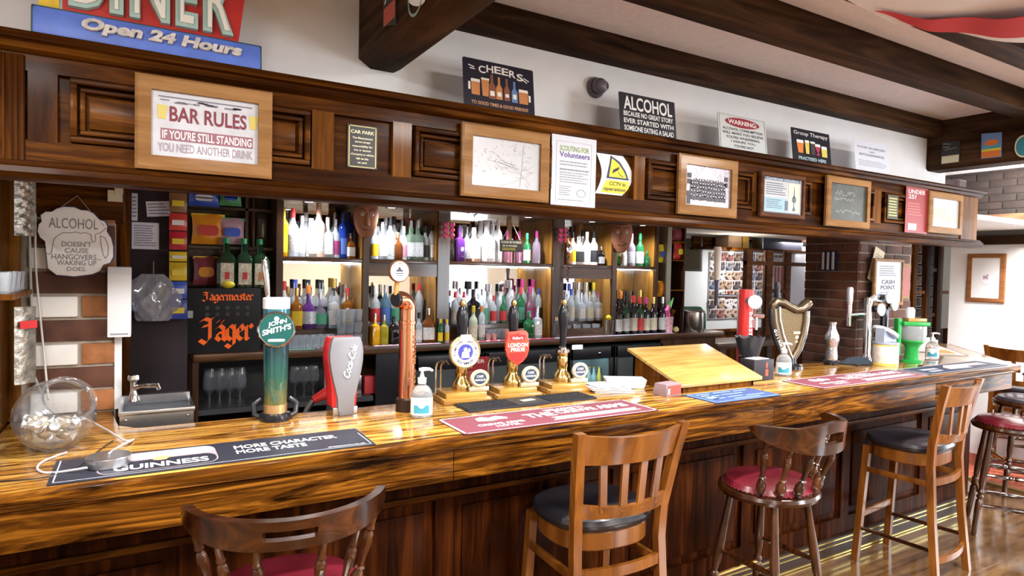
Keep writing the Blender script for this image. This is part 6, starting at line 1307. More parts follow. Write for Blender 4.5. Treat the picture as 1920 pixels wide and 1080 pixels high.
def blackletter(mb, word, x0, x1, zb, zx, y, nib):
    tot = sum(BL[c][0] for c in word); k = (x1-x0)/tot; s_ = zx-zb; x = x0; n = Vector((math.cos(.75), math.sin(.75)))*nib/2
    for c in word:
        for st_ in BL[c][1]:
            for q in range(len(st_)-1):
                P = Vector((x+st_[q][0]*k, zb+st_[q][1]*s_)); Q = Vector((x+st_[q+1][0]*k, zb+st_[q+1][1]*s_)); d = (Q-P).normalized()*nib*.12
                a, b, c_, e_ = P-n-d, P+n-d, Q+n+d, Q-n+d; mb.poly([(a.x, a.y), (b.x, b.y), (c_.x, c_.y), (e_.x, e_.y)], y - .00004*q)
        x += BL[c][0]*k
mb = MB(); blackletter(mb, 'Jägermeister', -w2*.55, w2*.80, hh*.82, hh*.90, -.001, .0085); mb.build('small_lettering', jo, t, sharp=0)
mb = MB(); blackletter(mb, 'Jäger', -w2*.58, w2*.82, hh*.20, hh*.42, -.001, .024); mb.build('lettering', jo, t, sharp=0)
MB().box(-w2-.002, -w2+.035, -.002, .001, hh*.55, hh*.66).build('pale_sticker', mat('pale sticker', (.5, .52, .55), .5), t)
for r in range(2):
    for i in range(5): MB().disc(-w2*.45+i*w2*.27, hh*(.60+.1*r), .012, -.0012, 6).build('bottle_motif', mat('dim motif', (.05, .045, .06), .4), t, sharp=0)
for i, px in enumerate((424, 457, 487)):
    x = X_at(px, 3.90, 510); tt = thing('liqueur_bottle', f'dark green square liqueur bottle, {ORD[i]} of three standing on the black shot machine', 'bottle', (x, 3.90, zt+.001), group='liqueur bottles on the shot machine')
    MB().lathe([(0, 0), (.05, 0), (.052, .01), (.052, .15), (.04, .18), (.017, .20), (.015, .25), (0, .25)], seg=20, n=5).build('glass_body', GLS['dark green'], tt); MB().box(-.034, .034, -.0545, -.052, .02, .14).build('label', LBL['cream'], tt); MB().box(-.012, .012, -.056, -.0544, .05, .09).build('label_emblem', LBL['red'] if i != 2 else ORANGE, tt)
    MB().lathe([(0, .25), (.017, .25), (.017, .28), (0, .282)], seg=14).build('cap', CAP['green'], tt)
p = onY(430, 525, 3.80); S_(MB().ball((0, 0, .02), .028, 12, (1.3, .8, .75)), 'lemon_toy', CAP['yellow'], (p.x, 3.85, zt+.001), 'small yellow fish shaped bottle on the black shot machine', 'bottle')
# snack shelves
sn = thing('snack_shelves', 'dark snack shelf unit beside the plum door', 'shelves', (.45, 4.02, ZK)); x0, x1 = X_at(352, 3.98, 450), X_at(512, 3.98, 450)
szs = [onY(410, 541, 4.0).z+.0, onY(410, 462, 4.0).z, onY(410, 388, 4.0).z]
mb = MB()
for z in szs[1:]: mb.box(x0-.45, x1-.45, -.05, .09, z-ZK-.015, z-ZK)
mb.build('shelf_boards', W_BACK, sn); MB().box(x0-.45-.02, x0-.45, -.06, .09, .39, .95).build('upright', W_BACKZ, sn); MB().box(X_at(462, 3.98, 450)-.45-.008, X_at(462, 3.98, 450)-.45+.008, -.05, .09, .39, .95).build('upright', W_BACKZ, sn)
def packet(px, py, w_, h_, Y, m, mtop, label, rot=0.0, mband=None):
    p = onY(px, py, Y); t = thing('crisp_packet', label, 'crisp packet', (p.x, Y, p.z), (0, 0, rot), 'crisp packets')
    def fn(i, j, k):
        u, v = i/8, j/10; bul = .028*math.sin(PI*u)**.6*math.sin(PI*v)**.6
        return Vector(((u-.5)*w_*(1-.08*math.sin(PI*v)), (-1 if k == 0 else 1)*(bul+.001)+.004*math.sin(u*9+v*5), v*h_))
    mb = MB(); mb.cells(8, 10, fn); mb.build('bag', m, t)
    mb = MB(); mb.box(-w_/2-.001, w_/2+.001, -.004, .004, h_*.90, h_*1.0); mb.build('sealed_edge', mtop, t)
    if mband is not None:
        mb = MB(); mb.poly(rrect(-w_*.30, w_*.30, h_*.28, h_*.62, .02, .02), -.034); mb.build('printed_logo', mband, t, sharp=0)
    return t
org = mat('bag orange', (.80, .30, .02), .3); yel = mat('bag yellow', (.78, .62, .04), .3); blu = mat('bag blue', (.04, .10, .55), .3); grn = mat('bag green', (.10, .38, .16), .3); redb = mat('bag red', (.60, .05, .04), .3); mar = mat('bag maroon', (.30, .06, .08), .3); mlt = mat('bag mauve', (.55, .35, .42), .3)
packet(390, 458, .17, .17, 3.95, org, yel, 'orange and yellow crisp packet on the middle snack shelf', 0, redb)
packet(434, 458, .14, .15, 3.95, mlt, grn, 'mauve and blue crisp packet on the middle snack shelf', .05, blu)
packet(386, 534, .13, .16, 3.95, mar, yel, 'maroon and yellow crisp packet below the middle snack shelf', 0, org)
packet(382, 387, .16, .10, 3.95, blu, yel, 'blue crisp packet on the top snack shelf', 0, WPRINT)
packet(432, 386, .12, .10, 3.95, grn, yel, 'green crisp packet on the top snack shelf', 0, blu)
S_(MB().lathe([(0, 0), (.03, 0), (.034, .11), (.031, .11), (.028, .005), (0, .005)], seg=16).tube([(.034, 0, .03), (.062, 0, .035), (.062, 0, .085), (.034, 0, .09)], .005, 8), 'glass_mug', GLASS, (X_at(492, 4.0, 440), 4.0, onY(492, 446, 4.0).z), 'small glass tankard on the dark shelf by the yellow bottle', 'mug')
p = onY(475, 395, 4.03); S_(MB().lathe([(0, -.32), (.014, -.32), (.02, -.2), (.016, -.05), (.010, 0), (0, .0)], seg=14), 'wooden_club', W_BACKZ, (p.x, 4.03, onY(478, 463, 4.0).z+.32), 'tall brown wooden pepper grinder at the end of the snack shelves', 'grinder')
# narrow snack rack at the end of the back bar
ra, rb = X_at(1251, 3.88, 500), X_at(1285, 3.88, 500)
t = thing('snack_rack', 'tall narrow snack rack with a pale side at the end of the back bar', 'shelves', ((ra+rb)/2, 3.95, ZK)); hw = (rb-ra)/2; zz = lambda py: onY(1268, py, 3.88).z-ZK
MB().box(-hw, -hw+.045, -.07, .15, .0, .93).build('pale_side', mat('buff side board', (.34, .31, .25), .6), t); MB().box(hw-.014, hw, -.07, .15, 0, .93).box(-hw+.045, hw-.014, .13, .15, 0, .93).build('dark_carcass', W_BACKZ, t)
for py in (543, 487, 452): MB().box(-hw+.045, hw-.014, -.07, .13, zz(py)-.012, zz(py)).build('shelf', W_HONEY, t)
packet(1270, 486, .11, .14, 3.93, redb, org, 'red and orange crisp packet on the narrow rack near the ice bucket', .1, yel); packet(1269, 451, .10, .10, 3.93, mar, grn, 'maroon crisp packet with green edge on top of the narrow rack', -.1)
packet(1237, 492, .075, .15, 3.93, yel, org, 'yellow snack packet standing in the gap beside the short top shelf', .0, blu); packet(1237, 556, .075, .13, 3.93, org, yel, 'orange snack packet below the yellow one beside the short shelf', 0)
# strip of hanging snack cards
for k, (py0, py1, m2, nm) in enumerate(((362, 398, mat('bag brown', (.25, .12, .06), .3), 'brown snack strip with yellow top'), (400, 432, redb, 'red snack strip'), (434, 468, mat('bag crimson', (.5, .02, .05), .3), 'crimson snack strip'), (472, 490, yel, 'small yellow snack card'), (492, 526, mat('bag gold', (.7, .5, .03), .3), 'gold snack strip'), (528, 560, blu, 'blue snack strip'), (562, 598, mat('bag navy', (.03, .06, .35), .3), 'navy snack strip'))):
    p0, p1 = onY(334, py0, 3.44), onY(334, py1, 3.44); t = thing('snack_strip', f'{nm} hanging beside the plum door', 'snack card', (p0.x, 3.44, p0.z), group='hanging snack strips')
    hh = p0.z-p1.z; mb = MB(); mb.cells(4, 6, lambda i, j, k2: Vector(((i/4-.5)*.075, (-1 if k2 == 0 else .3)*(.012*math.sin(PI*(.1+.8*i/4))*math.sin(PI*(.08+.84*j/6))+.002), -hh+hh*j/6))); mb.build('packet', m2, t)
    mb = MB(); mb.poly(R4(-.026, .026, -hh*.7, -hh*.4), -.0155); mb.build('printed_band', PLASTIC_W if k % 2 else yel, t, sharp=0)
# papers on the plum door
def sheet(name, label, TL, BR, Y, rot=0, n=6):
    t, wd, h = place(name, label, 'notice', TL, BR, Y); t.rotation_euler = (0, rot, 0); panel(t, wd, h, mat('pinned paper', (.74, .76, .92), .6), .001); uvrects(t, wd, h, -.0016, textlines(.08, .92, .92, .1, n, .35), mat('violet grey ink', (.16, .15, .26), .6), 'typed_lines'); return t
sheet('typed_notice', 'typed notice sheet pinned low on the plum door', (247, 416), (298, 468), 3.497, 0, 9); sheet('paper_strip', 'narrow vertical paper strip on the plum door', (247, 362), (258, 414), 3.497, 0, 6); sheet('typed_card', 'tilted typed card pinned on the plum door', (276, 376), (321, 407), 3.497, -.09, 4)
# plastic bag
p = onY(288, 558, 3.42)
def bagpt(i, j, k):
    a = 2*PI*i/44; v = j/20; z = -.11+.22*v; r = .085*math.sin(PI*(.12+.80*v))**.6*(1+.16*math.sin(3*a+5*v)+.10*math.sin(7*a-9*v)+.07*math.sin(11*a+14*v)); return Vector((1.15*r*math.cos(a), .45*r*math.sin(a), z)) * (1 if k == 0 else .985)
mb = MB(); mb.cells(44, 20, bagpt); bmesh.ops.remove_doubles(mb.bm, verts=list(mb.bm.verts), dist=1e-5); t = thing('plastic_bag', 'crumpled clear plastic bag hanging on the plum door', 'plastic bag', (p.x, 3.43, p.z)); mb.build('bag', thin('cloudy plastic', (.8, .8, .86), .16, .35), t); MB().rod((0, .03, .09), (0, .05, .17), .003).build('hook', STEEL, t)
# --- sink, towel dispenser, mug sign, notes
t = thing('sink', 'small stainless steel sink with chrome tap behind the bar', 'sink', (.07, 2.86, 0)); zr = 1.128
x0, x1 = -.055-.07, .192-.07
mb = MB(); mb.box(x0, x1, -.11, -.104, .90, zr); mb.box(x0, x1, .134, .14, .90, zr).box(x0, x0+.006, -.104, .134, .9, zr).box(x1-.006, x1, -.104, .134, .9, zr).box(x0, x1, -.104, .134, .98, .985); mb.box(x0-.004, x1+.004, -.116, -.104, zr-.004, zr+.012, bev=.003).box(x0-.004, x0+.01, -.104, .14, zr-.004, zr+.012).box(x1-.01, x1+.004, -.104, .14, zr-.004, zr+.012).box(x0, x1, .11, .14, zr-.004, zr+.03); mb.build('basin', STEEL, t)
for x in (x0+.02, x1-.02): MB().lathe([(0, 0), (.004, 0), (0, .003)], (x, -.116, zr-.02), 10, Matrix.Rotation(PI/2, 4, 'X')).build('rivet', CHROME, t)
mb = MB(); mb.lathe([(0, 0), (.022, 0), (.018, .012), (.012, .04), (.012, .075), (0, .075)], (x0+.045, .10, zr+.012), 16).tube([(x0+.045, .10, zr+.06), (x0+.075, .06, zr+.075), (x0+.125, .0, zr+.085), (x0+.13, -.01, zr+.07)], [.011, .010, .009, .008], 10); mb.build('tap_spout', CHROME, t)
MB().lathe([(0, 0), (.012, 0), (.022, .012), (.020, .028), (0, .034)], (x0+.045, .10, zr+.087), 10).build('tap_head', CHROME, t, sharp=.2)
p0, p1 = onY(201, 500, 2.93), onY(246, 632, 2.93)
t = thing('towel_dispenser', 'white paper towel dispenser beside the brick pier', 'towel dispenser', (p0.x, 2.93, p1.z)); wd = p1.x-p0.x; hh = p0.z-p1.z
MB().prism([(0, .0), (.15, .0), (.15, hh), (.02, hh), (0, hh-.03)], .0, wd, 'yz', bev=.006).build('casing', PLASTIC_W, t); MB().box(.01, wd-.01, -.001, .003, .01, .016).build('paper_slot', mat('slot shade', (.3, .3, .33), .6), t)
t = thing('mug_sign', "white beer mug shaped sign saying ALCOHOL DOESN'T CAUSE HANGOVERS", 'sign', onY(140, 517, 2.985))
pm = lambda px, py: (onY(px, py, 2.985).x - t.location.x, onY(px, py, 2.985).z - t.location.z)
ol = [(90, 503), (88, 478), (86, 452), (76, 446), (71, 434), (73, 420), (80, 416), (76, 404), (86, 397), (98, 398), (105, 392), (120, 388), (140, 389), (152, 395), (164, 395), (176, 401), (186, 413), (196, 415), (201, 424), (199, 434), (208, 446), (212, 462), (212, 482), (206, 493), (193, 496), (188, 508), (172, 514), (140, 518), (106, 515)]
MB().prism([pm(a, b) for a, b in ol], -.008, 0, bev=.0015).build('board', mat('white board', (.92, .92, .95), .45), t)
MB().prism([(x*1.03+.001, z*1.03-.004) for x, z in [pm(a, b) for a, b in ol]], 0, .004).build('dark_edge', mat('navy edge', (.05, .05, .12), .5), t)
mb = MB(); L = lambda pts, w_: [stroke(mb, pm(*a), pm(*b), w_, -.0088) for a, b in zip(pts, pts[1:])]
L([(87, 474), (92, 477), (97, 474), (101, 452), (104, 446), (112, 440), (120, 436), (133, 437), (143, 435), (152, 438), (160, 436), (171, 440), (172, 450), (176, 455), (180, 450), (179, 440), (190, 436), (199, 428)], .0024); L([(188, 442), (197, 446), (203, 460), (203, 478), (198, 485), (194, 478), (190, 460), (188, 442)], .0024); L([(190, 418), (196, 424)], .002)
mb.build('ink_outline', GREYINK, t, sharp=0)
mb = MB()
for s_, x0, y0, x1, y1 in (('ALCOHOL', 92, 412, 184, 427), ("DOESN'T", 116, 454, 172, 462), ('CAUSE', 122, 466, 166, 474), ('HANGOVERS...', 97, 478, 190, 486), ('WAKING UP', 107, 489, 181, 497), ('DOES.', 126, 501, 162, 508)):
    a, b = pm(x0, y1), pm(x1, y0); put_text(mb, s_, a[0], b[0], a[1], b[1], -.0088, bold=.0 if s_ == 'ALCOHOL' else .01)
mb.build('lettering', GREYINK, t, sharp=0)
a, b, c = pm(112, 390), pm(145, 367), pm(170, 397); MB().tube([(a[0], -.002, a[1]), (b[0], .0, b[1]), (c[0], -.002, c[1])], .0012, 5).build('string', mat('jute cord', (.5, .4, .3)), t)
for k, (TL, BR, lb) in enumerate((((202, 356), (230, 379), 'pale square sticky note under the canopy by the brick pier'), ((215, 347), (231, 364), 'smaller pale sticky note overlapping the first under the canopy'))):
    t_, wd, h = place('sticky_note', lb, 'note', TL, BR, 2.965-.003*k); panel(t_, wd, h, mat('pale note', (.62, .60, .46), .7), .001)
# foil packs hanging at the timber end
fm = mat('foil pack', (.36, .34, .30), .3, .6, noise=.5, nscale=35, bump=.6)
for k, (px, py0, py1, lb) in enumerate(((33, 335, 442, 'shiny foil nut pack hung high in the timber frame'), (33, 575, 720, 'shiny foil nut pack with red label hung low in the timber frame'))):
    p0, p1 = onX(px, py0, -.36), onX(px, py1, -.36); t = thing('nut_pack', lb, 'snack pack', (-.34, p0.y, p1.z), (0, 0, .75), 'foil nut packs'); hh = p0.z-p1.z
    mb = MB(); mb.cells(8, 16, lambda i, j, k2: Vector(((i/8-.5)*.075, (-1 if k2 == 0 else .2)*(.014*math.sin(PI*i/8)*(.6+.4*math.sin(j*2.4+i)) + .002), hh*j/16))); mb.build('foil', fm, t)
    if k: MB().box(-.03, .03, -.019, -.017, hh*.72, hh*.82).build('red_label', RED, t)
# ================================================================ STOOLS
BURG = mat('burgundy leather', (.15, .012, .022), .25, coat=.3, bump=.05, nscale=60); BLKL = mat('black leather', (.020, .018, .024), .30, coat=.3, bump=.05, nscale=60)
W_CAPTZ = wood('dark turned stool leg', (.012, .004, .002), (.07, .022, .008), (.16, .055, .016), 'Z', .9, .2, .7)
LEGP = [(.013, 0), (.016, .02), (.018, .10), (.021, .25), (.020, .33), (.013, .345), (.021, .36), (.021, .375), (.013, .39), (.021, .405), (.021, .42), (.014, .435), (.020, .52), (.0215, .62), (.017, .80), (.015, 1)]
SPIN = [(.009, 0), (.014, .02), (.021, .12), (.022, .2), (.014, .27), (.010, .30), (.016, .32), (.010, .34), (.011, .45), (.016, .62), (.014, .70), (.009, .73), (.013, .76), (.010, .80), (.009, 1)]
STRP = [(.008, 0), (.011, .15), (.016, .42), (.012, .45), (.016, .5), (.012, .55), (.016, .58), (.011, .85), (.008, 1)]
def stool_back(t, hump, low):
    A = lambda u: (1.04+.92*u)*PI
    NA, NZ = 48, 6
    def fn(i, j, k):
        u = i/NA; a = A(u); e = abs(2*u-1); z0 = .985 - low*(1-e**2) + .045*e**3; z1 = 1.064 - .004*e**6 + hump*max(0, 1-e*2.2)**.8 - .0*e
        if e > .93: s_ = (e-.93)/.07; z0 += .012*s_; z1 -= .010*s_
        th = .013 if k == 0 else -.013
        fx = 1 + .05*(1-e)*((j/NZ)-.4)
        return Vector(((.262+th)*fx*math.cos(a), -.055+(.245+th)*fx*math.sin(a), z0+(z1-z0)*j/NZ))
    mb = MB(); mb.cells(NA, NZ, fn, lambda i, j: 20 <= i < 28 and j in (2, 3))
    bmesh.ops.bevel(mb.bm, geom=[e for e in mb.bm.edges if len(e.link_faces) == 2 and e.calc_face_angle(0) > 1.2], offset=.006, segments=3, affect='EDGES')
    mb.build('crest_rail', W_CAPT, t, sharp=.9)
    for u in (.10, .24, .385, .50, .615, .76, .90):
        if u == .5: continue
        a = A(u); top = (.258*math.cos(a), -.055+.242*math.sin(a), 1.0+.03*abs(2*u-1)**3); b_ = 1.06*PI+.88*PI*u
        MB().turned((.200*math.cos(b_), .0+.190*math.sin(b_), .735), top, SPIN, 10).build('spindle', W_CAPTZ, t)
def captain_stool(label, loc, rz, leather=BURG, hump=.0, low=.0, back=True):
    t = thing('captain_stool', label, 'bar stool', loc, (0, 0, rz), 'bar stools')
    MB().lathe([(0, .690), (.20, .690), (.230, .700), (.236, .715), (.230, .730), (.212, .735), (0, .735)], seg=40, sy=.92).build('seat_board', W_CAPT, t)
    MB().lathe([(.210, .735), (.214, .742), (.198, .762), (.14, .776), (0, .780)], seg=40, sy=.92).build('cushion', leather, t)
    mb = MB(); 
    for i in range(56):
        a = 2*PI*i/56; mb.ball((.214*math.cos(a), .197*math.sin(a), .740), .0035, 6)
    mb.build('nail_trim', mat('dull nail', (.25, .12, .08), .3, .6), t)
    if back: stool_back(t, hump, low)
    feet = []
    for sx in (-1, 1):
        for sy in (-1, 1):
            p0, p1 = Vector((sx*.195, sy*.195, 0)), Vector((sx*.115, sy*.115, .692)); feet.append((p0, p1)); MB().turned(p0, p1, LEGP, 12).build('leg', W_CAPTZ, t)
    at = lambda f, z: f[0] + (f[1]-f[0])*(z/.692)
    for i, j, z, m2 in ((0, 1, .40, 0), (2, 3, .40, 0), (0, 2, .30, 0), (0, 1, .20, 0), (2, 3, .20, 0)): MB().turned(at(feet[i], z), at(feet[j], z), STRP, 8).build('stretcher', W_CAPT, t)
    MB().rod(at(feet[1], .27), at(feet[3], .27), .011).build('brass_footrest', BRASS, t)
    return t
def slat_stool(label, loc, rz):
    t = thing('slat_back_stool', label, 'bar stool', loc, (0, 0, rz), 'bar stools')
    def bar(mb, pts, w_, d_):       # square section swept post
        P = [Vector(p) for p in pts]; rings = []
        for p in P: rings.append([mb.bm.verts.new(p+Vector((a*w_/2, b*d_/2, 0))) for a, b in ((-1, -1), (1, -1), (1, 1), (-1, 1))])
        for A, B in zip(rings, rings[1:]):
            for k in range(4): mb.bm.faces.new((A[k], A[(k+1) % 4], B[(k+1) % 4], B[k]))
        mb.bm.faces.new(rings[0][::-1]); mb.bm.faces.new(rings[-1])
        bmesh.ops.bevel(mb.bm, geom=[e for e in mb.bm.edges if e.calc_face_angle(0) > 1.0], offset=.004, segments=2, affect='EDGES'); return mb
    for sx in (-1, 1):
        bar(MB(), [(sx*.220, -.235, 0), (sx*.205, -.20, .35), (sx*.198, -.18, .66), (sx*.202, -.185, .78), (sx*.226, -.225, 1.0), (sx*.240, -.255, 1.125)], .036, .036).build('back_leg', W_STOOL, t)
        bar(MB(), [(sx*.210, .198, 0), (sx*.188, .160, .70)], .036, .036).build('front_leg', W_STOOL, t)
    def curve_rail(name, z0, z1, th, bow, yb, half, flare=0.0):
        def fn(i, j, k):
            u = i/20*2-1; z = z0+(z1-z0)*j/3; return Vector((u*(half+flare*(z-z0)), yb-.30*(z-.78)*(1 if z > .78 else 0) - bow*(1-u*u) + (th/2 if k else -th/2), z + .012*(u*u)*(j/3)))
        mb = MB(); mb.cells(20, 3, fn); mb.build(name, W_STOOL, t, sharp=.5)
    curve_rail('crest_rail', 1.00, 1.105, .022, .055, -.148, .229, .08)
    curve_rail('lower_back_rail', .790, .835, .022, .05, -.185, .200, .05)
    for k in range(4):
        u = (-.6+.4*k); y0, y1 = -.185-.02-.05*(1-u*u), -.148-.30*.22-.055*(1-u*u)
        bar(MB(), [(u*.195, y0+.004, .815), (u*.220, y1, 1.02)], .030, .012).build('slat', W_STOOL, t)
    MB().lathe([(.206, .645), (.210, .65), (.210, .712), (.206, .716), (.190, .716), (.190, .645), (.206, .645)], seg=40, n=2.6, sy=.9).build('apron', W_STOOL, t)
    MB().lathe([(0, .716), (.215, .716), (.230, .728), (.235, .745), (.226, .762), (.19, .776), (0, .784)], (0, .005, 0), 44, n=2.5, sy=.90).build('cushion', BLKL, t)
    mb = MB(); mb.box(-.19, .19, .170, .190, .265, .305, bev=.003); mb.build('front_footrest', W_STOOL, t)
    for sx in (-1, 1):
        MB().rod((sx*.203, .182, .20), (sx*.211, -.212, .20), .011).build('side_stretcher', W_CAPT, t); mb = MB(); mb.box(sx*.196-.01, sx*.196+.01, -.19, .16, .545, .575, bev=.003); mb.build('side_rail', W_STOOL, t)
    def low(z0, z1, yb, name):
        mb = MB(); mb.cells(16, 2, lambda i, j, k: Vector(((i/16*2-1)*.203, yb-.03*(1-(i/16*2-1)**2)+(.009 if k else -.009), z0+(z1-z0)*j/2))); mb.build(name, W_STOOL, t, sharp=.5)
    low(.555, .595, -.185, 'back_upper_rail'); low(.13, .165, -.215, 'back_lower_rail')
    return t
captain_stool('dark wooden captain style bar stool beneath the black MORE CHARACTER runner', (.385, 1.93, .001), -.17)
slat_stool('orange slat back bar stool with black seat below the maroon runner by the hand pumps', (1.60, 2.035, .001), -.05)
captain_stool('dark turned captain bar stool with burgundy seat between two orange slat stools', (2.52, 1.90, .001), .03, hump=.026, low=.035)
slat_stool('orange slat back bar stool with black seat, between two burgundy seated stools', (3.95, 2.012, .001), .10)
captain_stool('dark captain bar stool with burgundy seat at the far end of the bar', (5.06, 1.95, .001), .5)
captain_stool('dark backless stool standing past the angled bar end near the white wall', (6.12, 2.26, .001), .73, BLKL, back=False)
slat_stool('orange slat back stool standing against the far white wall past the bar end', (6.74, 2.52, .001), -1.3)
# ================================================================ BEYOND THE BAR
# picture on the end wall
pts = [onX(a, b, 6.995) for a, b in ((1816, 476), (1888, 478), (1882, 567), (1812, 565))]
y0, y1, z0, z1 = min(p.y for p in pts), max(p.y for p in pts), min(p.z for p in pts), max(p.z for p in pts)
t = thing('framed_picture', 'brown framed picture with wide white mount on the far white wall', 'picture', (6.994, (y0+y1)/2, z0), (0, 0, -PI/2)); wd, h = y1-y0, z1-z0
frame(t, wd, h, .040, wood('chestnut frame', (.22, .085, .03), (.32, .13, .05), (.42, .19, .08), 'X', 1.5, .4, .1)); inset(t, wd, h, .040, mat('white mount', (.84, .84, .86), .5), 'mount')
MB().disc(0, h*.52, wd*.17, -.0072, 28, h*.17).build('grey_vignette', mat('grey wash', (.70, .70, .77), .6), t, sharp=0)
mb = MB(); mb.disc(0, h*.53, .052, -.0078, 24, .075); mb.build('pale_oval', mat('pale paper', (.85, .85, .88)), t, sharp=0)
mb = MB(); mb.poly([(-.022, h*.47), (.0, h*.485), (.02, h*.465), (.016, h*.53), (.024, h*.57), (.008, h*.575), (.0, h*.535), (-.018, h*.56), (-.024, h*.52)], -.0084); mb.build('figure_sketch', mat('mauve wash', (.45, .30, .42), .6), t, sharp=0)
# frames, notices on the right brick pier
t, wd, h = place('framed_notice', 'pale wood framed white notice leaning on the brick pier', 'notice', (1637, 484), (1689, 572), 2.66)
t.location.z = max(t.location.z, 1.36); frame(t, wd, h, .022, W_FRAME); inset(t, wd, h, .022, PAPER, 'notice')
uvtext(t, wd, h, -.0072, [('CASH', .28, .72, .46, .55), ('POINT', .26, .74, .34, .43)], INK); uvrects(t, wd, h, -.0072, textlines(.2, .8, .86, .62, 5)+textlines(.25, .75, .30, .16, 3), GREYINK, 'small_print')
t, wd, h = place('tilted_card', 'tilted cream diamond shaped card hung on the brick pier', 'card', (1622, 462), (1650, 528), 2.69); t.rotation_euler = (0, .35, 0)
panel(t, wd*.62, h, mat('cream card', (.66, .58, .38), .6), .004); uvrects(t, wd*.62, h, -.0046, textlines(.2, .8, .3, .12, 2)+textlines(.2, .8, .85, .7, 2), mat('brown ink', (.3, .2, .1)), 'small_print')
t, wd, h = place('red_card', 'red and cream framed card beside the pale notice on the pier', 'card', (1690, 494), (1703, 560), 2.68); panel(t, wd, h, W_FRAME, .01, 'frame'); uvrects(t, wd, h, -.0106, [(.12, .9, .08, .9)], mat('red card', (.32, .03, .02)), 'red_print')
# timber screen with photographs behind, between pier and end wall
YT = 3.55
for k, (a, b) in enumerate(((1704, 1711), (1728, 1737), (1749, 1758))): struct('trim_5' if k == 0 else f'trim_{5+k}', MB().box(X_at(a, YT, 560), X_at(b, YT, 560), YT-.04, YT, 0, 2.15, bev=.004), W_DARKZ)
struct('trim_8', MB().box(X_at(1759, YT+.1, 560), X_at(1773, YT+.1, 560), YT+.06, YT+.1, 1.15, 2.15), mat('buff column', (.45, .42, .34), .7))
struct('trim_9', MB().box(X_at(1774, YT+.1, 560), X_at(1791, YT+.1, 560), YT+.05, YT+.12, 0, 2.15, bev=.004), W_FRAMED)
for k, (a, b, py) in enumerate(((1711, 1728, 548), (1737, 1749, 506), (1711, 1728, 618), (1737, 1749, 590), (1758, 1772, 548))):
    struct(f'trim_{10+k}', MB().box(X_at(a, YT, 560)-.01, X_at(b, YT, 560)+.01, YT-.03, YT-.01, onY(a, py+3, YT).z, onY(a, py-3, YT).z), W_HONEY)
struct('wall_screen_back', MB().box(X_at(1695, YT+.25, 560), X_at(1792, YT+.25, 560), YT+.24, YT+.3, 0, 2.16), W_DARKZ)
def snap(name, c):
    M = mat(name, c, .35, noise=.5, nscale=18); nt = M.node_tree; r = [n for n in nt.nodes if n.type == 'VALTORGB'][0]; e = r.color_ramp.elements; r.color_ramp.interpolation = 'CONSTANT'
    e[0].position = 0; e[0].color = (.03, .03, .04, 1); e[1].position = .46; e[1].color = (*c, 1); k = e.new(.56); k.color = (.50, .36, .28, 1); k = e.new(.64); k.color = (.70, .68, .66, 1); return M
PH = [snap(f'snapshot {n}', c) for n, c in (('dark', (.06, .05, .06)), ('warm', (.32, .20, .13)), ('cool', (.16, .18, .22)), ('skin', (.50, .34, .26)), ('pale', (.60, .58, .58)), ('blue', (.10, .13, .24)), ('red', (.28, .08, .07)), ('brown', (.18, .12, .08)))]
WB = mat('photo border', (.80, .80, .82), .4)
rp_ = random.Random(11); n = 0
for c, (a, b) in enumerate(((1713, 1727), (1738, 1748))):
    for r in range(9):
        p0, p1 = onY(a, 458+r*20, YT+.235), onY(b, 475+r*20, YT+.235)
        t = thing('snapshot', f'{ORD[r]} snapshot down the {"column by the brick pier" if c == 0 else "column nearer the buff post"} on the timber screen', 'photograph', ((p0.x+p1.x)/2, YT+.235, p1.z), group='snapshots on the timber screen')
        w_, h_ = p1.x-p0.x, p0.z-p1.z; MB().box(-w_/2, w_/2, -.003, 0, 0, h_).build('border', WB, t); MB().poly(R4(-w_*.42, w_*.42, h_*.12, h_*.92), -.0036).build('print', PH[rp_.randrange(8)], t, sharp=0)
# back room: photo board, television, shirt in a glazed screen, high shelf
YW = 6.395
a, b = onY(1330, 472, YW), onY(1512, 572, YW)
x0, x1, z0, z1 = a.x, b.x, min(b.z, 1.05), a.z
t = thing('photo_board', 'big board crowded with snapshots on the back room wall', 'photo board', ((x0+x1)/2, YW-.002, z0)); wd, h = x1-x0, z1-z0
MB().box(-wd/2, wd/2, -.012, 0, 0, h).build('board', mat('board grey', (.62, .62, .64), .7), t)
q = Vector((0, 0, 0)); nx, nz = 14, 7; cache = {}
for i in range(nx):
    for j in range(nz):
        w_, h_ = wd/nx*.93, h/nz*.90; k = rp_.randrange(8)
        if k not in cache:
            me = MB(); me.box(-w_/2, w_/2, -.004, 0, 0, h_); o = me.build('photo', PH[k], t); o.data.materials.append(WB); cache[k] = o
            mb = MB(); 
            o.location = ((-.5+(i+.5)/nx)*wd, -.012, (j+.08)/nz*h)
        else:
            o = cache[k].copy(); COL.objects.link(o); o.parent = t; o.location = ((-.5+(i+.5)/nx)*wd+rp_.uniform(-.01, .01), -.012-rp_.random()*.003, (j+.08)/nz*h); o.rotation_euler = (0, rp_.uniform(-.12, .12), 0)
a, b = onY(1289, 446, 5.6), onY(1307, 509, 5.6)
t = thing('television', 'flat television on the wall at the side of the back room', 'television', ((a.x+X_at(1308, 5.6))/2, 5.62, b.z), (0, 0, -1.1)); w_ = .26; h_ = a.z-b.z
MB().box(-w_/2, w_/2, -.03, .02, 0, h_, bev=.004).build('casing', mat('tv grey', (.10, .10, .11), .35), t); MB().box(-w_/2+.02, w_/2-.02, -.0315, -.03, .03, h_-.02).build('screen', mat('tv screen', (.09, .07, .04), .12), t); MB().box(-.05, .05, .02, .10, h_*.3, h_*.6).build('bracket', STEEL, t)
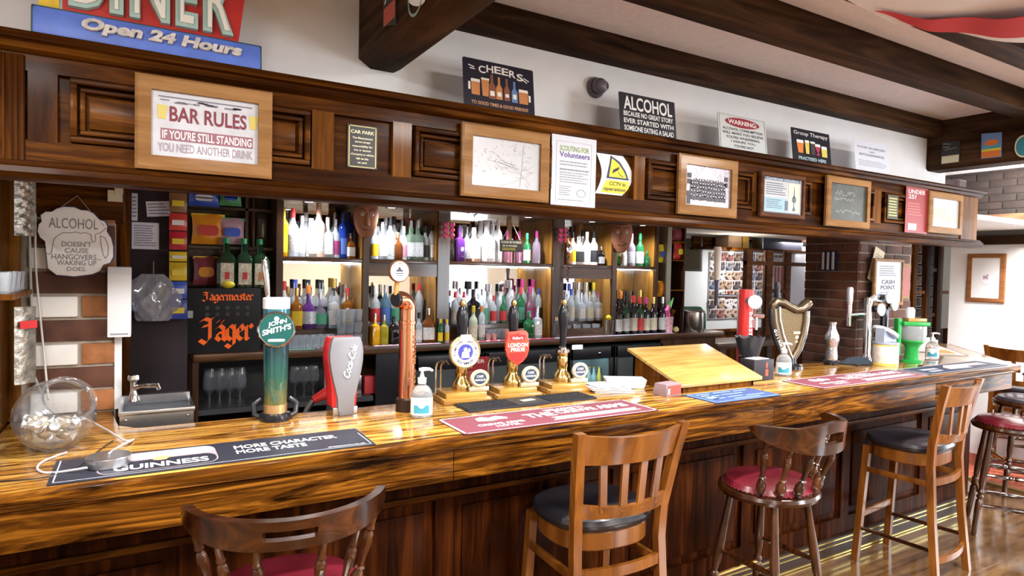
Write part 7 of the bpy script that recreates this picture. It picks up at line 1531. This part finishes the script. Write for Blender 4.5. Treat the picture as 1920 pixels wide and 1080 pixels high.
# high shelf with dark boxes
YH = 5.2
xa, xb2 = X_at(1336, YH, 440), X_at(1530, YH, 440); zh = onY(1420, 468, YH).z
struct('trim_high_shelf', MB().box(xa, xb2, YH-.02, YH+.35, zh-.02, zh+.012).box(xa+.02, xb2, YH+.30, YH+.35, zh+.012, 2.15), W_DARK)
def hb(px0_, px1_, py, name, m, label, cat):
    a, b = X_at(px0_, YH+.05, 440), X_at(px1_, YH+.05, 440); hh = onY(px0_, py, YH+.05).z-zh-.013; o = MB().box(a, b, YH+.04, YH+.24, zh+.013, zh+.013+hh, bev=.006).build(name, m); tag(o, label, cat)
hb(1365, 1390, 441, 'cardboard_box', mat('tan carton', (.40, .26, .16), .7), 'small tan box on the dark high shelf of the back room', 'box')
hb(1393, 1404, 436, 'brown_jug', mat('amber jug', (.40, .24, .04), .3), 'amber jug on the high shelf beside the tan box', 'jug')
t = thing('soundbar', 'long black speaker on the high shelf above the glazed screen', 'speaker', ((X_at(1434, YH, 440)+X_at(1508, YH, 440))/2, YH+.10, zh+.013)); w_ = (X_at(1508, YH, 440)-X_at(1434, YH, 440))/2; hh = onY(1440, 437, YH).z-zh
MB().box(-w_, w_, -.07, .07, 0, hh, bev=.008).build('case', mat('blue black case', (.03, .03, .05), .35), t)
for sx in (-1, 1): MB().box(sx*w_-.012, sx*w_+.012, -.075, .075, -.005 if 0 else 0, hh+.006, bev=.004).build('end_cap', STEEL, t)
p = onY(1371, 470, YH-.05)
t = thing('shelf_lamp', 'small bright lamp glowing under the dark high shelf', 'lamp', (p.x, YH-.05, zh-.022)); MB().lathe([(0, 0), (.03, 0), (.034, -.02), (.0, -.02)], seg=16).build('bezel', BRASS, t); MB().ball((0, 0, -.035), .024, 14).build('bulb', LAMP, t)
light('shelf_lamp_light', 'POINT', (p.x, YH-.09, zh-.09), 9, (1, .9, .75), .03)
# glazed timber screen with a striped shirt behind
YG = 4.9
for k, (a, b) in enumerate(((1396, 1407), (1434, 1445), (1470, 1479))): struct('window_3' if k == 0 else f'window_3_post_{k}', MB().box(X_at(a, YG, 520), X_at(b, YG, 520), YG-.03, YG+.03, 0, zh-.02, bev=.004), W_FRAMED)
zt_, zt2 = onY(1420, 493, YG).z, onY(1460, 545, YG).z
struct('window_3_rail', MB().box(X_at(1396, YG, 520), X_at(1508, YG, 520), YG-.025, YG+.025, zt_-.025, zt_+.02).box(X_at(1440, YG, 520), X_at(1479, YG, 520), YG-.025, YG+.025, zt2-.03, zt2+.02), W_FRAMED)
struct('window_3_glass', MB().box(X_at(1407, YG, 520), X_at(1508, YG, 520), YG-.003, YG+.003, 1.0, zh-.02), mat('window glass', (.95, .97, 1), .0, 0, .97, ior=1.02))
p0, p1 = onY(1446, 497, 5.3), onY(1470, 544, 5.3); w_, h_ = (p1.x-p0.x), p0.z-p1.z
t = thing('framed_shirt', 'red and white striped football shirt framed behind the glazed timber screen', 'framed shirt', ((p0.x+p1.x)/2, 5.3, p1.z)); W2 = w_*1.35
MB().box(-W2/2, W2/2, 0, .03, -.05, h_+.10).build('backing', mat('white backing', (.80, .80, .84), .5), t)
MB().prism([(-w_*.36, 0), (w_*.36, 0), (w_*.36, h_*.62), (w_*.52, h_*.55), (w_*.60, h_*.76), (w_*.30, h_), (w_*.12, h_*.96), (-w_*.12, h_*.96), (-w_*.30, h_), (-w_*.60, h_*.76), (-w_*.52, h_*.55), (-w_*.36, h_*.62)], -.012, 0).build('shirt', mat('shirt white', (.82, .80, .80), .8), t)
mb = MB(); [mb.poly(R4(u*w_-.045*w_, u*w_+.055*w_, 0.01, h_*(.93 if abs(u) < .3 else .8)), -.0126) for u in (-.26, -.02, .22)]; mb.build('red_stripes', mat('shirt red', (.62, .04, .07), .8), t, sharp=0)
struct('wall_window_white', MB().box(X_at(1480, 5.5, 520), X_at(1512, 5.5, 520), 5.5, 5.55, .9, 2.1), mat('bright panel wall', (.82, .84, .92), .6))
tag(MB().box(-.3, .3, -.2, .2, .70, .74, bev=.004).box(-.27, -.23, -.17, -.13, 0, .70).box(.23, .27, -.17, -.13, 0, .70).box(-.27, -.23, .13, .17, 0, .70).box(.23, .27, .13, .17, 0, .70).build('x', W_BACK), 'x', 'x')
o = bpy.data.objects['x']; o.name = 'back_table'; o['label'] = 'dark wooden table in the back room behind the red tap'; o['category'] = 'table'
p = onY(1400, 636, 4.5); o.location = (p.x, 4.5, p.z-.74+.0)
o.location.z = 0; o.scale = (2.2, 1, (p.z)/.74)
p = onY(1300, 610, 4.9)
tag(MB().prism([(-.28, 0), (.28, 0), (.26, .42), (.18, .5), (-.18, .5), (-.26, .42)], -.04, .04, bev=.02).build('green_chair_back', mat('green leather', (.015, .10, .045), .4), None, (p.x, 5.0, 0), None), 'dark green upholstered chair behind the steel ice bucket', 'chair')
o = bpy.context.scene.objects['green_chair_back']; o.name = 'green_chair'; o.location.z = onY(1300, 612, 5.0).z-.28
for sx in (-1, 1): MB().rod((sx*.22, 0, .01), (sx*.22, 0, -o.location.z), .02).build('leg', W_DARKZ, o)
p = onY(1575, 462, 2.9)
t = thing('striped_towel', 'blue and white striped towel hanging high on the brick pier side', 'towel', (rx0-.02, 2.93, onX(1575, 508, rx0-.02).z), (0, 0, -PI/2))
mb = MB(); mb.cells(14, 8, lambda i, j, k: Vector(((i/14-.5)*.13*(1+.2*(1-j/8)), -.004-.012*math.sin(i*1.4)-(.003 if k == 0 else 0), .15*j/8))); mb.build('towel', mat('navy towel', (.03, .04, .10), .9), t)
for u in (-.3, 0, .3): MB().box(u*.13-.008, u*.13+.008, -.026, -.02, .01, .14).build('white_stripe', mat('towel white stripe', (.6, .62, .7), .9), t)

# lamp, picture and table seen only in the mirrors
t = thing('standard_lamp', 'cream shaded lamp standing across the room', 'lamp', (1.2, -2.6, 0)); MB().lathe([(0, 0), (.16, 0), (.15, .03), (.02, .05), (.018, 1.55), (0, 1.55)], seg=18).build('stand', W_DARKZ, t); MB().lathe([(.22, 1.42), (.13, 1.75)], seg=24).build('lamp_shade', mat('cream shade', (.85, .68, .38), .7, emit=.8), t)
"""
"""
